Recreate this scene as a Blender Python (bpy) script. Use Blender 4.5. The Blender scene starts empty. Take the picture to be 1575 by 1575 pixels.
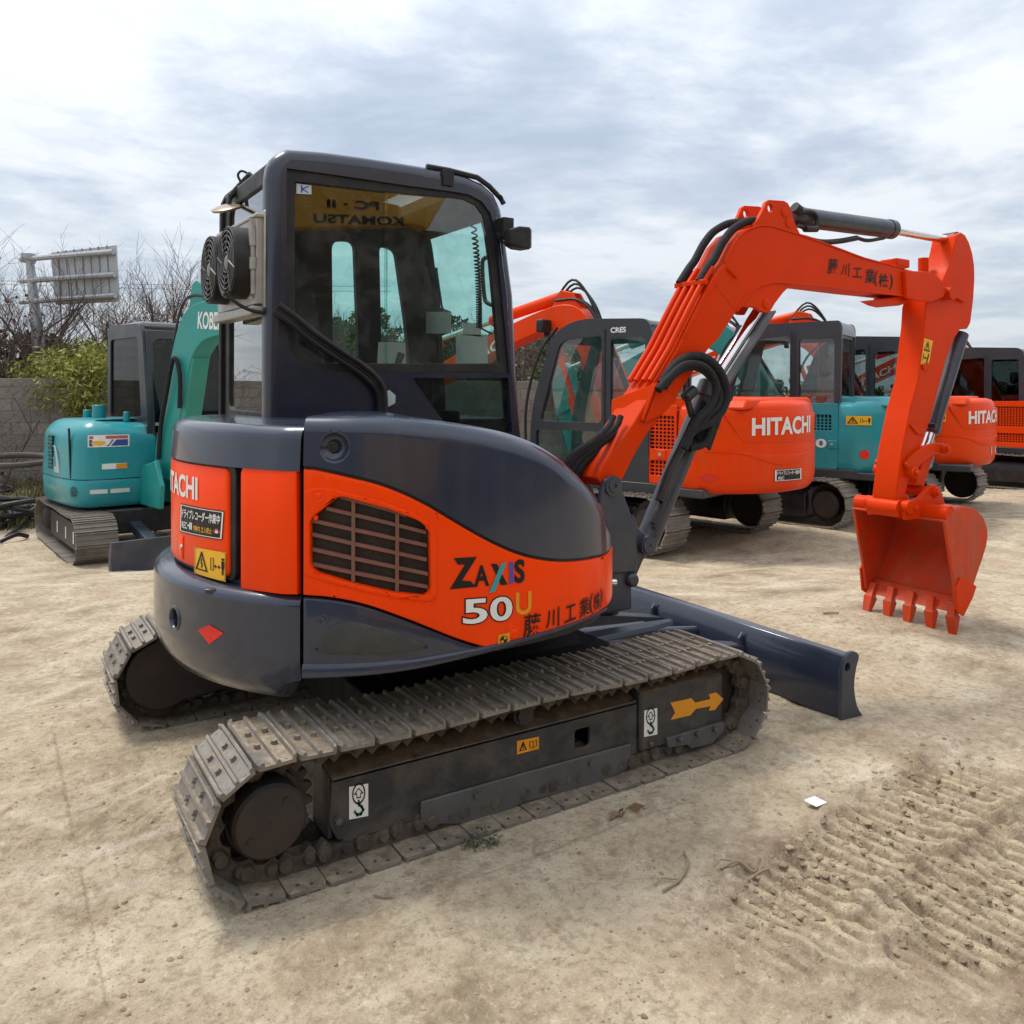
import bpy, bmesh, math, random
import numpy as np
from mathutils import Vector, Matrix
random.seed(7)
rng = np.random.RandomState(5)
PI = math.pi
scn = bpy.context.scene
COL = scn.collection

# ------------------------------------------------------------------ camera
CAM = np.array([-1.56606234, -3.54960535, 1.60943512])
RR = np.array([0.84560424, -0.53379274, 0.00433377])
UU = np.array([-0.00125035, 0.00613794, 0.99998038])
DD = np.array([0.53380886, 0.84559307, -0.00452284])
FOC, PPX, PPY = 1283.7705, 787.5, 603.43
cd = bpy.data.cameras.new('camera'); cam = bpy.data.objects.new('camera', cd); COL.objects.link(cam)
cd.sensor_width = 36; cd.lens = FOC / 1575 * 36; cd.shift_y = -(787.5 - PPY) / 1575
cd.clip_start = .05; cd.clip_end = 3000
m = Matrix.Identity(4)
for i in range(3):
    m[i][0] = RR[i]; m[i][1] = UU[i]; m[i][2] = -DD[i]; m[i][3] = CAM[i]
cam.matrix_world = m
scn.camera = cam

# ------------------------------------------------------------------ sky, sun, exposure
SUN_AZ, SUN_EL = math.radians(118), math.radians(61)      # azimuth measured from +X towards +Y
w = bpy.data.worlds.new('World'); scn.world = w; w.use_nodes = True
nt = w.node_tree; nt.nodes.clear()
def N(tree, typ, **kw):
    n = tree.nodes.new(typ)
    for k, v in kw.items(): setattr(n, k, v)
    return n
def L(tree, a, b): tree.links.new(a, b)
def mathn(tree, op, a, b=None, clamp=False):
    n = N(tree, 'ShaderNodeMath', operation=op, use_clamp=clamp)
    for i, v in enumerate((a, b)):
        if v is None: continue
        if isinstance(v, (int, float)): n.inputs[i].default_value = v
        else: L(tree, v, n.inputs[i])
    return n.outputs[0]
def mixc(tree, fac, a, b, blend='MIX'):
    n = N(tree, 'ShaderNodeMix', data_type='RGBA', blend_type=blend)
    for s, v in ((n.inputs['Factor'], fac), (n.inputs['A'], a), (n.inputs['B'], b)):
        s = s if s.enabled else s
    fs = n.inputs[0]; A = n.inputs[6]; B = n.inputs[7]
    for s, v in ((fs, fac), (A, a), (B, b)):
        if isinstance(v, (int, float)): s.default_value = v
        elif isinstance(v, (tuple, list)): s.default_value = (*v[:3], 1)
        else: L(tree, v, s)
    return n.outputs[2]
def noise(tree, vec, scale, detail=6, rough=.55, dist=0, dim='3D'):
    n = N(tree, 'ShaderNodeTexNoise', noise_dimensions=dim)
    n.inputs['Scale'].default_value = scale; n.inputs['Detail'].default_value = detail
    n.inputs['Roughness'].default_value = rough; n.inputs['Distortion'].default_value = dist
    if vec is not None: L(tree, vec, n.inputs['Vector'])
    return n.outputs['Fac']
def ramp(tree, fac, stops, interp='LINEAR'):
    n = N(tree, 'ShaderNodeValToRGB'); n.color_ramp.interpolation = interp
    e = n.color_ramp.elements
    while len(e) < len(stops): e.new(.5)
    for el, (p, c) in zip(e, stops):
        el.position = p; el.color = (*c[:3], 1) if isinstance(c, (tuple, list)) else (c, c, c, 1)
    L(tree, fac, n.inputs[0])
    return n.outputs[0]

tc = N(nt, 'ShaderNodeTexCoord')
sep = N(nt, 'ShaderNodeSeparateXYZ'); L(nt, tc.outputs['Generated'], sep.inputs[0])
zc = mathn(nt, 'MAXIMUM', sep.outputs[2], 0.0)
zz = mathn(nt, 'ADD', zc, 0.11)
ux = mathn(nt, 'DIVIDE', sep.outputs[0], zz); uy = mathn(nt, 'DIVIDE', sep.outputs[1], zz)
comb = N(nt, 'ShaderNodeCombineXYZ'); L(nt, ux, comb.inputs[0]); L(nt, uy, comb.inputs[1])
mp = N(nt, 'ShaderNodeMapping'); L(nt, comb.outputs[0], mp.inputs['Vector'])
mp.inputs['Rotation'].default_value = (0, 0, math.radians(33)); mp.inputs['Scale'].default_value = (.95, 1.05, 1)
mp.inputs['Location'].default_value = (3.1, 1.7, 0)
n1 = noise(nt, mp.outputs[0], .85, 9, .58, .35)
n2 = noise(nt, mp.outputs[0], 2.9, 8, .6, .2)
cl = mathn(nt, 'ADD', mathn(nt, 'MULTIPLY', n1, .72), mathn(nt, 'MULTIPLY', n2, .28))
clouds = ramp(nt, cl, [(.36, (.42, .49, .60)), (.44, (.54, .60, .70)), (.50, (.70, .75, .81)), (.56, (.86, .88, .91)), (.64, (.89, .90, .91))])
hz = mathn(nt, 'POWER', mathn(nt, 'SUBTRACT', 1.0, zc), 7.0)
clouds = mixc(nt, mathn(nt, 'MULTIPLY', hz, .75), clouds, (.66, .74, .83))
sky = N(nt, 'ShaderNodeTexSky', sky_type='NISHITA'); sky.sun_disc = False
sky.sun_elevation = SUN_EL; sky.sun_rotation = PI / 2 - SUN_AZ
# the bright overcast dome: brighter towards the zenith than at the horizon
gain = mathn(nt, 'ADD', mathn(nt, 'MULTIPLY', zc, 7.8), 5.95)
sc = N(nt, 'ShaderNodeVectorMath', operation='SCALE'); L(nt, clouds, sc.inputs[0]); L(nt, gain, sc.inputs['Scale'])
bgc = mixc(nt, .88, sky.outputs[0], sc.outputs[0])
low = mathn(nt, 'GREATER_THAN', 0.0, sep.outputs[2])
bgc = mixc(nt, low, bgc, (2.6, 2.2, 1.7))
bg = N(nt, 'ShaderNodeBackground'); L(nt, bgc, bg.inputs[0]); bg.inputs[1].default_value = .1
wo = N(nt, 'ShaderNodeOutputWorld'); L(nt, bg.outputs[0], wo.inputs[0])

sd = bpy.data.lights.new('sun', 'SUN'); so = bpy.data.objects.new('sun', sd); COL.objects.link(so)
sd.energy = 1.75; sd.angle = math.radians(16); sd.color = (1, .95, .87)
sv = Vector((math.cos(SUN_AZ) * math.cos(SUN_EL), math.sin(SUN_AZ) * math.cos(SUN_EL), math.sin(SUN_EL)))
so.rotation_euler = sv.to_track_quat('Z', 'Y').to_euler(); so.location = sv * 60
scn.view_settings.view_transform = 'Standard'; scn.view_settings.look = 'None'
scn.view_settings.exposure = .58; scn.view_settings.gamma = 1
scn.render.resolution_x = scn.render.resolution_y = 1024
scn.render.engine = 'CYCLES'
scn.cycles.max_bounces = 10; scn.cycles.transparent_max_bounces = 16

# ------------------------------------------------------------------ photograph geometry -> space
def ray(x, y): return DD + RR * (x - PPX) / FOC - UU * (y - PPY) / FOC
def on(x, y, ax, val):
    v = ray(x, y); t = (val - CAM[ax]) / v[ax]; return CAM + v * t
def onY(x, y, Y): return on(x, y, 1, Y)
def onX(x, y, X): return on(x, y, 0, X)
def onZ(x, y, Z): return on(x, y, 2, Z)
def dep(x, y, d): return CAM + ray(x, y) * d
def xz(pts, Y): return [(onY(x, y, Y)[0], onY(x, y, Y)[2]) for x, y in pts]

def cr(pts, n=6, closed=False):
    """Catmull-Rom through points (any dimension)"""
    P = [np.array(p, float) for p in pts]; out = []
    M = len(P); rngi = range(M if closed else M - 1)
    for i in rngi:
        p1, p2 = P[i], P[(i + 1) % M]
        p0 = P[i - 1] if (closed or i > 0) else 2 * p1 - p2
        p3 = P[(i + 2) % M] if (closed or i + 2 < M) else 2 * p2 - p1
        for k in range(n):
            t = k / n
            out.append(.5 * ((2 * p1) + (-p0 + p2) * t + (2 * p0 - 5 * p1 + 4 * p2 - p3) * t * t + (-p0 + 3 * p1 - 3 * p2 + p3) * t ** 3))
    if not closed: out.append(P[-1])
    return out
def rounded(pts, r, n=4):
    """round the corners of a closed 2D polygon"""
    out = []; M = len(pts)
    for i in range(M):
        p = np.array(pts[i], float); a = np.array(pts[i - 1], float) - p; b = np.array(pts[(i + 1) % M], float) - p
        la, lb = np.linalg.norm(a), np.linalg.norm(b)
        rr_ = r[i] if isinstance(r, (list, tuple)) else r
        q = min(rr_, la * .48, lb * .48)
        if q < 1e-5: out.append(tuple(p)); continue
        A, B = p + a / la * q, p + b / lb * q
        for k in range(n + 1):
            t = k / n; out.append(tuple((1 - t) ** 2 * A + 2 * t * (1 - t) * p + t * t * B))
    return out

# ------------------------------------------------------------------ materials
MATS = {}
def mat(name, col, rough=.5, spec=.5, metal=0., var=.12, vs=3., dirt=None, bump=None, coat=0., up=None, rvar=.1, streak=None):
    if name in MATS: return MATS[name]
    m = bpy.data.materials.new(name); m.use_nodes = True; t = m.node_tree
    b = t.nodes['Principled BSDF']
    g = N(t, 'ShaderNodeTexCoord'); o = g.outputs['Object']
    f = noise(t, o, vs, 5, .6)
    dark = tuple(c * (1 - var) for c in col); lite = tuple(min(1, c * (1 + var)) for c in col)
    c = ramp(t, f, [(.3, dark), (.7, lite)])
    if dirt:
        dc, amt, ds = dirt
        f2 = noise(t, o, ds, 8, .65, .3)
        k = ramp(t, f2, [(.5 - amt * .35, 0.), (.78 - amt * .25, 1.)])
        c = mixc(t, mathn(t, 'MULTIPLY', k, min(1, amt * 1.2)), c, dc)
    if streak:      # rain-washed dust running down the panel, and small scuffs
        sc_c, sa_ = streak
        mp_ = N(t, 'ShaderNodeMapping'); L(t, o, mp_.inputs[0]); mp_.inputs['Scale'].default_value = (9, 9, .8)
        k = ramp(t, noise(t, mp_.outputs[0], 1.6, 6, .65, .2), [(.48, 0.), (.75, 1.)])
        c = mixc(t, mathn(t, 'MULTIPLY', k, sa_), c, sc_c)
        k = ramp(t, noise(t, o, 38, 5, .75, .8), [(.63, 0.), (.70, 1.)])
        c = mixc(t, mathn(t, 'MULTIPLY', k, sa_ * 1.3), c, sc_c)
    if up:
        uc, lo = up
        geo = N(t, 'ShaderNodeNewGeometry'); s = N(t, 'ShaderNodeSeparateXYZ'); L(t, geo.outputs['Normal'], s.inputs[0])
        f3 = noise(t, o, 9, 6, .7)
        k = mathn(t, 'ADD', s.outputs[2], mathn(t, 'MULTIPLY', mathn(t, 'SUBTRACT', f3, .5), .9))
        k = ramp(t, k, [(lo, 0.), (lo + .3, 1.)])
        ucv = ramp(t, noise(t, o, 16, 7, .75, .4), [(.32, tuple(q * .45 for q in uc)), (.5, uc), (.68, tuple(min(.8, q * 1.7) for q in uc))])
        c = mixc(t, mathn(t, 'MULTIPLY', k, .9), c, ucv)
    L(t, c, b.inputs['Base Color'])
    fr = noise(t, o, vs * 2.3, 5, .6)
    rv = N(t, 'ShaderNodeMapRange'); L(t, fr, rv.inputs[0])
    rv.inputs[1].default_value = .3; rv.inputs[2].default_value = .7
    rv.inputs[3].default_value = max(.02, rough - rvar); rv.inputs[4].default_value = min(1, rough + rvar)
    L(t, rv.outputs[0], b.inputs['Roughness'])
    b.inputs['Metallic'].default_value = metal; b.inputs['Specular IOR Level'].default_value = spec
    if coat: b.inputs['Coat Weight'].default_value = coat; b.inputs['Coat Roughness'].default_value = .08
    if bump:
        st, bs = bump
        bn = N(t, 'ShaderNodeBump'); bn.inputs['Strength'].default_value = st; bn.inputs['Distance'].default_value = .01
        L(t, noise(t, o, bs, 7, .65), bn.inputs['Height']); L(t, bn.outputs[0], b.inputs['Normal'])
    MATS[name] = m; return m
def glassm(name, tint, refl=.1, rough=.0, fm=2.4, dust_=.13):
    """window glass: tinted clear pane with a Fresnel reflection"""
    if name in MATS: return MATS[name]
    m = bpy.data.materials.new(name); m.use_nodes = True; t = m.node_tree; t.nodes.clear()
    tr = N(t, 'ShaderNodeBsdfTransparent'); tr.inputs[0].default_value = (*tint, 1)
    gl = N(t, 'ShaderNodeBsdfGlossy'); gl.inputs['Roughness'].default_value = rough
    g = N(t, 'ShaderNodeTexCoord')
    df = N(t, 'ShaderNodeBsdfDiffuse'); df.inputs[0].default_value = (.30, .30, .27, 1)
    fr = N(t, 'ShaderNodeFresnel'); fr.inputs[0].default_value = 1.5
    ge = N(t, 'ShaderNodeNewGeometry')
    k = mathn(t, 'MULTIPLY', mathn(t, 'ADD', mathn(t, 'MULTIPLY', fr.outputs[0], fm), refl, True), mathn(t, 'SUBTRACT', 1.0, ge.outputs['Backfacing']))
    mx = N(t, 'ShaderNodeMixShader'); L(t, k, mx.inputs[0]); L(t, tr.outputs[0], mx.inputs[1]); L(t, gl.outputs[0], mx.inputs[2])
    dust = ramp(t, noise(t, g.outputs['Object'], 5, 8, .7, .6), [(.45, 0.), (.8, dust_)])
    m2 = N(t, 'ShaderNodeMixShader'); L(t, dust, m2.inputs[0]); L(t, mx.outputs[0], m2.inputs[1]); L(t, df.outputs[0], m2.inputs[2])
    o = N(t, 'ShaderNodeOutputMaterial'); L(t, m2.outputs[0], o.inputs[0])
    MATS[name] = m; return m

DUST = (.30, .235, .165)
ORANGE = mat('orange_paint', (.93, .056, .0005), .30, .10, 0, .06, 1.3, coat=.10, rvar=.07, streak=((.42, .10, .03), .10))
ORANGE2 = mat('orange_boom_paint', (.72, .040, .0004), .38, .09, 0, .08, 1.7, ((.52, .050, .004), .3, 6.), rvar=.10, streak=((.36, .10, .04), .10))
ORANGE_BG = mat('weathered_orange_paint', (.82, .050, .001), .38, .12, 0, .10, .9, ((.54, .07, .012), .3, 1.7), coat=.06, streak=((.36, .14, .07), .18))
ORANGE_IN = mat('worn_orange_steel', (.66, .045, .004), .44, .16, 0, .14, 5., ((.38, .09, .045), .5, 7.), streak=((.30, .20, .14), .25))
GREY = mat('dark_grey_paint', (.024, .031, .054), .24, .4, 0, .14, 1.1, coat=.45, rvar=.09, streak=((.10, .10, .11), .12))
GREYM = mat('satin_grey_paint', (.032, .040, .060), .40, .5, 0, .12, 1.6, (DUST, .12, 5.), coat=.1)
CABGREY = mat('cab_grey_paint', (.016, .020, .036), .27, .5, 0, .10, 1.5, (DUST, .02, 6.), coat=.4)
FRAMEG = mat('track_frame_paint', (.030, .031, .035), .5, .4, 0, .15, 3., (DUST, .22, 7.), (.15, 60), up=((.13, .09, .055), .45))
GUARDG = mat('scuffed_guard_steel', (.095, .096, .097), .5, .5, .2, .2, 9., ((.12, .10, .08), .3, 20.), (.2, 80))
BLACK = mat('black_rubber', (.012, .012, .013), .55, .4, 0, .2, 6., (DUST, .08, 9.))
BLACKM = mat('black_steel', (.016, .016, .018), .45, .5, 0, .2, 5., (DUST, .10, 7.))
HOSE = mat('hose_sleeve', (.017, .017, .019), .75, .3, 0, .3, 40., bump=(.35, 220))
SHOE = mat('worn_track_steel', (.225, .208, .185), .48, .5, .15, .38, 7., ((.12, .085, .055), .42, 14.), (.7, 45), up=((.28, .22, .155), .84))
SHOE_D = mat('muddy_track_chain', (.055, .045, .036), .7, .4, 0, .4, 10., (DUST, .3, 12.), (.6, 50))
DARKHUB = mat('dark_hub_paint', (.022, .020, .020), .55, .4, 0, .2, 5., ((.10, .05, .03), .25, 6.), (.15, 70))
CHROME = mat('chrome_rod', (.72, .72, .73), .12, .5, 1., .05, 8.)
ALU = mat('dull_aluminium', (.42, .41, .39), .42, .5, .65, .15, 9., ((.25, .20, .14), .4, 9.))
STEEL = mat('galvanised_steel', (.38, .40, .42), .45, .5, .5, .12, 4.)
YEL = mat('warning_yellow', (.80, .43, .015), .45, .4, 0, .06, 9.)
YELO = mat('arrow_orange_yellow', (.74, .29, .012), .5, .4, 0, .06, 9., ((.3, .2, .1), .1, 20.))
WHITE = mat('white_decal', (.76, .76, .74), .45, .4, 0, .05, 9., (DUST, .1, 14.))
INK = mat('black_ink', (.010, .009, .010), .5, .3, 0, .1, 9.)
RED = mat('red_reflector', (.72, .012, .006), .35, .5, 0, .05, 9.)
CYANL = mat('teal_letter', (.03, .30, .33), .4); PURPLE = mat('purple_letter', (.08, .06, .33), .4)
GREENI = mat('green_ink', (.008, .10, .07), .5)
BLUEI = mat('blue_ink', (.03, .07, .30), .5)
TEAL = mat('teal_paint', (.010, .275, .315), .30, .4, 0, .10, 1.2, ((.05, .20, .20), .35, 2.), coat=.2, streak=((.16, .22, .20), .2))
TEAL2 = mat('teal_boom_paint', (.012, .27, .245), .40, .5, 0, .08, 1.2, ((.06, .2, .18), .3, 3.))
CABBG = mat('faded_cab_grey', (.030, .033, .041), .36, .5, 0, .12, 1.2, (DUST, .06, 3.))
CABTOP = mat('pale_cab_roof', (.24, .25, .27), .45, .5, 0, .1, 1.2)
INTERIOR = mat('cab_interior', (.012, .012, .012), .7, .3, 0, .2, 3.)
TAN = mat('tan_seat_vinyl', (.16, .10, .065), .6, .3)
BROWNTRIM = mat('brown_header_trim', (.11, .075, .03), .6, .3)
PAPER = mat('pale_paper', (.62, .66, .60), .8, .2)
GLASS = glassm('cab_glass', (.88, .93, .92), .02)
GLASS_T = glassm('teal_tinted_glass', (.76, .97, .93), .0, fm=1.)
GLASS_D = glassm('dark_tinted_glass', (.50, .55, .55), .01, fm=1.2)
YELLOWM = mat('yellow_machine_paint', (.62, .33, .015), .4, .5, 0, .1, 1.)

# ------------------------------------------------------------------ mesh building
class MB:
    def __init__(s): s.b = bmesh.new()
    def verts(s, pts): return [s.b.verts.new(Vector([float(c) for c in p])) for p in pts]
    def face(s, vs):
        try: return s.b.faces.new(vs)
        except ValueError: return None
    def box(s, lo, hi, M=None):
        pts = [(x, y, z) for x in (lo[0], hi[0]) for y in (lo[1], hi[1]) for z in (lo[2], hi[2])]
        if M is not None: pts = [M @ Vector(p) for p in pts]
        v = s.verts(pts)
        for f in ((0, 1, 3, 2), (4, 6, 7, 5), (0, 4, 5, 1), (2, 3, 7, 6), (0, 2, 6, 4), (1, 5, 7, 3)): s.face([v[i] for i in f])
        return s
    def loft(s, rings, caps=True, closed=True):
        R = [s.verts(r) for r in rings]; n = len(R[0])
        for a, b in zip(R, R[1:]):
            for i in range(n if closed else n - 1):
                j = (i + 1) % n; s.face([a[i], a[j], b[j], b[i]])
        if caps and closed: s.face(R[0][::-1]); s.face(R[-1])
        return s
    def prism(s, poly, a, b, axis=1):
        def P(p, d):
            return ((p[0], d, p[1]) if axis == 1 else (d, p[0], p[1]) if axis == 0 else (p[0], p[1], d))
        return s.loft([[P(p, a) for p in poly], [P(p, b) for p in poly]])
    def plate(s, outer, holes, a, b, axis=1):
        def P(p, d):
            return ((p[0], d, p[1]) if axis == 1 else (d, p[0], p[1]) if axis == 0 else (p[0], p[1], d))
        es = []
        for loop in [outer] + list(holes):
            v = s.verts([P(p, a) for p in loop])
            for i in range(len(v)): es.append(s.b.edges.new((v[i - 1], v[i])))
        r = bmesh.ops.triangle_fill(s.b, use_beauty=True, use_dissolve=False, edges=es)
        fs = [g for g in r['geom'] if isinstance(g, bmesh.types.BMFace)]
        r = bmesh.ops.extrude_face_region(s.b, geom=fs)
        d = P((0, 0), b - a)
        bmesh.ops.translate(s.b, verts=[g for g in r['geom'] if isinstance(g, bmesh.types.BMVert)], vec=d)
        return s
    def cyl(s, p0, p1, r0, r1=None, n=20):
        r1 = r0 if r1 is None else r1
        p0, p1 = Vector(p0), Vector(p1); d = (p1 - p0).normalized()
        u = d.orthogonal().normalized(); v = d.cross(u)
        ring = lambda p, r: [p + (u * math.cos(2 * PI * i / n) + v * math.sin(2 * PI * i / n)) * r for i in range(n)]
        return s.loft([ring(p0, r0), ring(p1, r1)])
    def lathe(s, p0, d, prof, n=28):
        p0 = Vector(p0); d = Vector(d).normalized(); u = d.orthogonal().normalized(); v = d.cross(u)
        return s.loft([[p0 + d * h + (u * math.cos(2 * PI * i / n) + v * math.sin(2 * PI * i / n)) * max(r, 1e-4) for i in range(n)] for h, r in prof])
    def tube(s, path, r, n=10, caps=True):
        P = [Vector([float(c) for c in p]) for p in path]; rings = []; u = None
        for i, p in enumerate(P):
            d = (P[min(i + 1, len(P) - 1)] - P[max(i - 1, 0)])
            if d.length < 1e-9: d = Vector((0, 0, 1))
            d.normalize()
            if u is None: u = d.orthogonal().normalized()
            else:
                u = u - d * u.dot(d)
                u = u.normalized() if u.length > 1e-6 else d.orthogonal().normalized()
            v = d.cross(u); rr_ = r[i] if isinstance(r, (list, tuple, np.ndarray)) else r
            rings.append([p + (u * math.cos(2 * PI * k / n) + v * math.sin(2 * PI * k / n)) * rr_ for k in range(n)])
        return s.loft(rings, caps)
    def build(s, name, material, parent=None, bevel=0, smooth=38, seg=2, M=None):
        bm = s.b
        if M is not None: bmesh.ops.transform(bm, matrix=M, verts=bm.verts)
        bmesh.ops.recalc_face_normals(bm, faces=bm.faces)
        if smooth:
            ca = math.radians(smooth)
            for f in bm.faces: f.smooth = True
            for e in bm.edges:
                if len(e.link_faces) == 2 and e.calc_face_angle(0) > ca: e.smooth = False
        me = bpy.data.meshes.new(name); bm.to_mesh(me); bm.free()
        me.materials.append(material)
        o = bpy.data.objects.new(name, me); COL.objects.link(o)
        if parent is not None: o.parent = parent
        if bevel:
            md = o.modifiers.new('bevel', 'BEVEL'); md.width = bevel; md.segments = seg; md.limit_method = 'ANGLE'
            md.angle_limit = math.radians(35); md.harden_normals = False
        return o
def thing(name, label, cat, loc=(0, 0, 0), rotz=0, group=None):
    o = bpy.data.objects.new(name, None); COL.objects.link(o); o.location = loc; o.rotation_euler = (0, 0, rotz)
    o.empty_display_size = .2
    o['label'] = label; o['category'] = cat
    if group: o['group'] = group
    return o
def tag(o, label=None, cat=None, group=None, kind=None):
    for k, v in (('label', label), ('category', cat), ('group', group), ('kind', kind)):
        if v: o[k] = v
    return o
def rawmesh(name, V, F, material, parent=None, smooth=False):
    me = bpy.data.meshes.new(name); me.from_pydata([tuple(map(float, v)) for v in V], [], F); me.materials.append(material)
    if smooth: me.polygons.foreach_set('use_smooth', [True] * len(me.polygons))
    o = bpy.data.objects.new(name, me); COL.objects.link(o)
    if parent is not None: o.parent = parent
    return o

# ------------------------------------------------------------------ lettering
def text2d(body, bold=0., shear=0.):
    cu = bpy.data.curves.new('t', 'FONT'); cu.body = body; cu.size = 1; cu.offset = bold; cu.shear = shear
    cu.resolution_u = 4
    o = bpy.data.objects.new('t', cu); COL.objects.link(o)
    dg = bpy.context.evaluated_depsgraph_get(); e = o.evaluated_get(dg); me = e.to_mesh()
    V = np.array([v.co[:2] for v in me.vertices]).reshape(-1, 2); F = [tuple(p.vertices) for p in me.polygons]
    e.to_mesh_clear(); bpy.data.objects.remove(o); bpy.data.curves.remove(cu)
    if len(V) == 0: return np.zeros((0, 2)), []
    lo, hi = V.min(0), V.max(0)
    V = (V - lo) / np.maximum(hi - lo, 1e-6)
    return V, F
def put_text(name, body, f, material, parent, bold=.02, shear=0.):
    """f maps unit square (u right, v up) to a 3D point"""
    V, F = text2d(body, bold, shear)
    return rawmesh(name, [f(u, v) for u, v in V], F, material, parent)
def quadmap(bl, br, tr, tl):
    bl, br, tr, tl = (np.array(p, float) for p in (bl, br, tr, tl))
    return lambda u, v: (bl * (1 - u) + br * u) * (1 - v) + (tl * (1 - u) + tr * u) * v
def shape_on(name, polys, f, material, parent):
    V, F = [], []
    for p in polys:
        F.append(tuple(range(len(V), len(V) + len(p)))); V += [f(u, v) for u, v in p]
    return rawmesh(name, V, F, material, parent)
def ring2(cx, cy, r0, r1, n=20, ax=1.):
    out = []
    for i in range(n):
        a, b = 2 * PI * i / n, 2 * PI * (i + 1) / n
        out.append([(cx + ax * r0 * math.cos(a), cy + r0 * math.sin(a)), (cx + ax * r1 * math.cos(a), cy + r1 * math.sin(a)),
                    (cx + ax * r1 * math.cos(b), cy + r1 * math.sin(b)), (cx + ax * r0 * math.cos(b), cy + r0 * math.sin(b))])
    return out
def stroke(pts, wd, closed=False):
    out = []; M = len(pts)
    for i in range(M if closed else M - 1):
        a = np.array(pts[i], float); b = np.array(pts[(i + 1) % M], float); d = b - a; l = np.linalg.norm(d)
        if l < 1e-6: continue
        n = np.array([-d[1], d[0]]) / l * wd / 2; e = d / l * wd / 2
        out.append([tuple(a - e - n), tuple(b + e - n), tuple(b + e + n), tuple(a - e + n)])
    return out
def disc2(cx, cy, r, n=16): return [(cx + r * math.cos(2 * PI * i / n), cy + r * math.sin(2 * PI * i / n)) for i in range(n)]
TRI = [(.08, .2), (.44, .2), (.26, .85)]
WARN_WIDE = stroke(TRI, .05, True) + stroke([(.26, .62), (.25, .42), (.29, .42), (.26, .3)], .035) + \
    stroke([(.56, .3), (.56, .72), (.64, .72), (.64, .3)], .02, True) + stroke([(.68, .45), (.82, .45)], .035) + \
    [[(.66, .45), (.71, .53), (.71, .37)], [(.84, .45), (.79, .53), (.79, .37)]] + [disc2(.91, .74, .045, 10)] + \
    [[(.87, .42), (.87, .68), (.95, .68), (.95, .42), (.935, .42), (.935, .2), (.915, .2), (.91, .4), (.905, .2), (.885, .2), (.885, .42)]]
def sticker(name, f, d, base, ink_polys, inkmat, parent, fi=None):
    s = shape_on(name, [[(0, 0), (1, 0), (1, 1), (0, 1)]], f, base, parent)
    if ink_polys: shape_on(name + '_print' if False else 'pictogram', ink_polys, fi or f, inkmat, parent)
    return s

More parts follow.
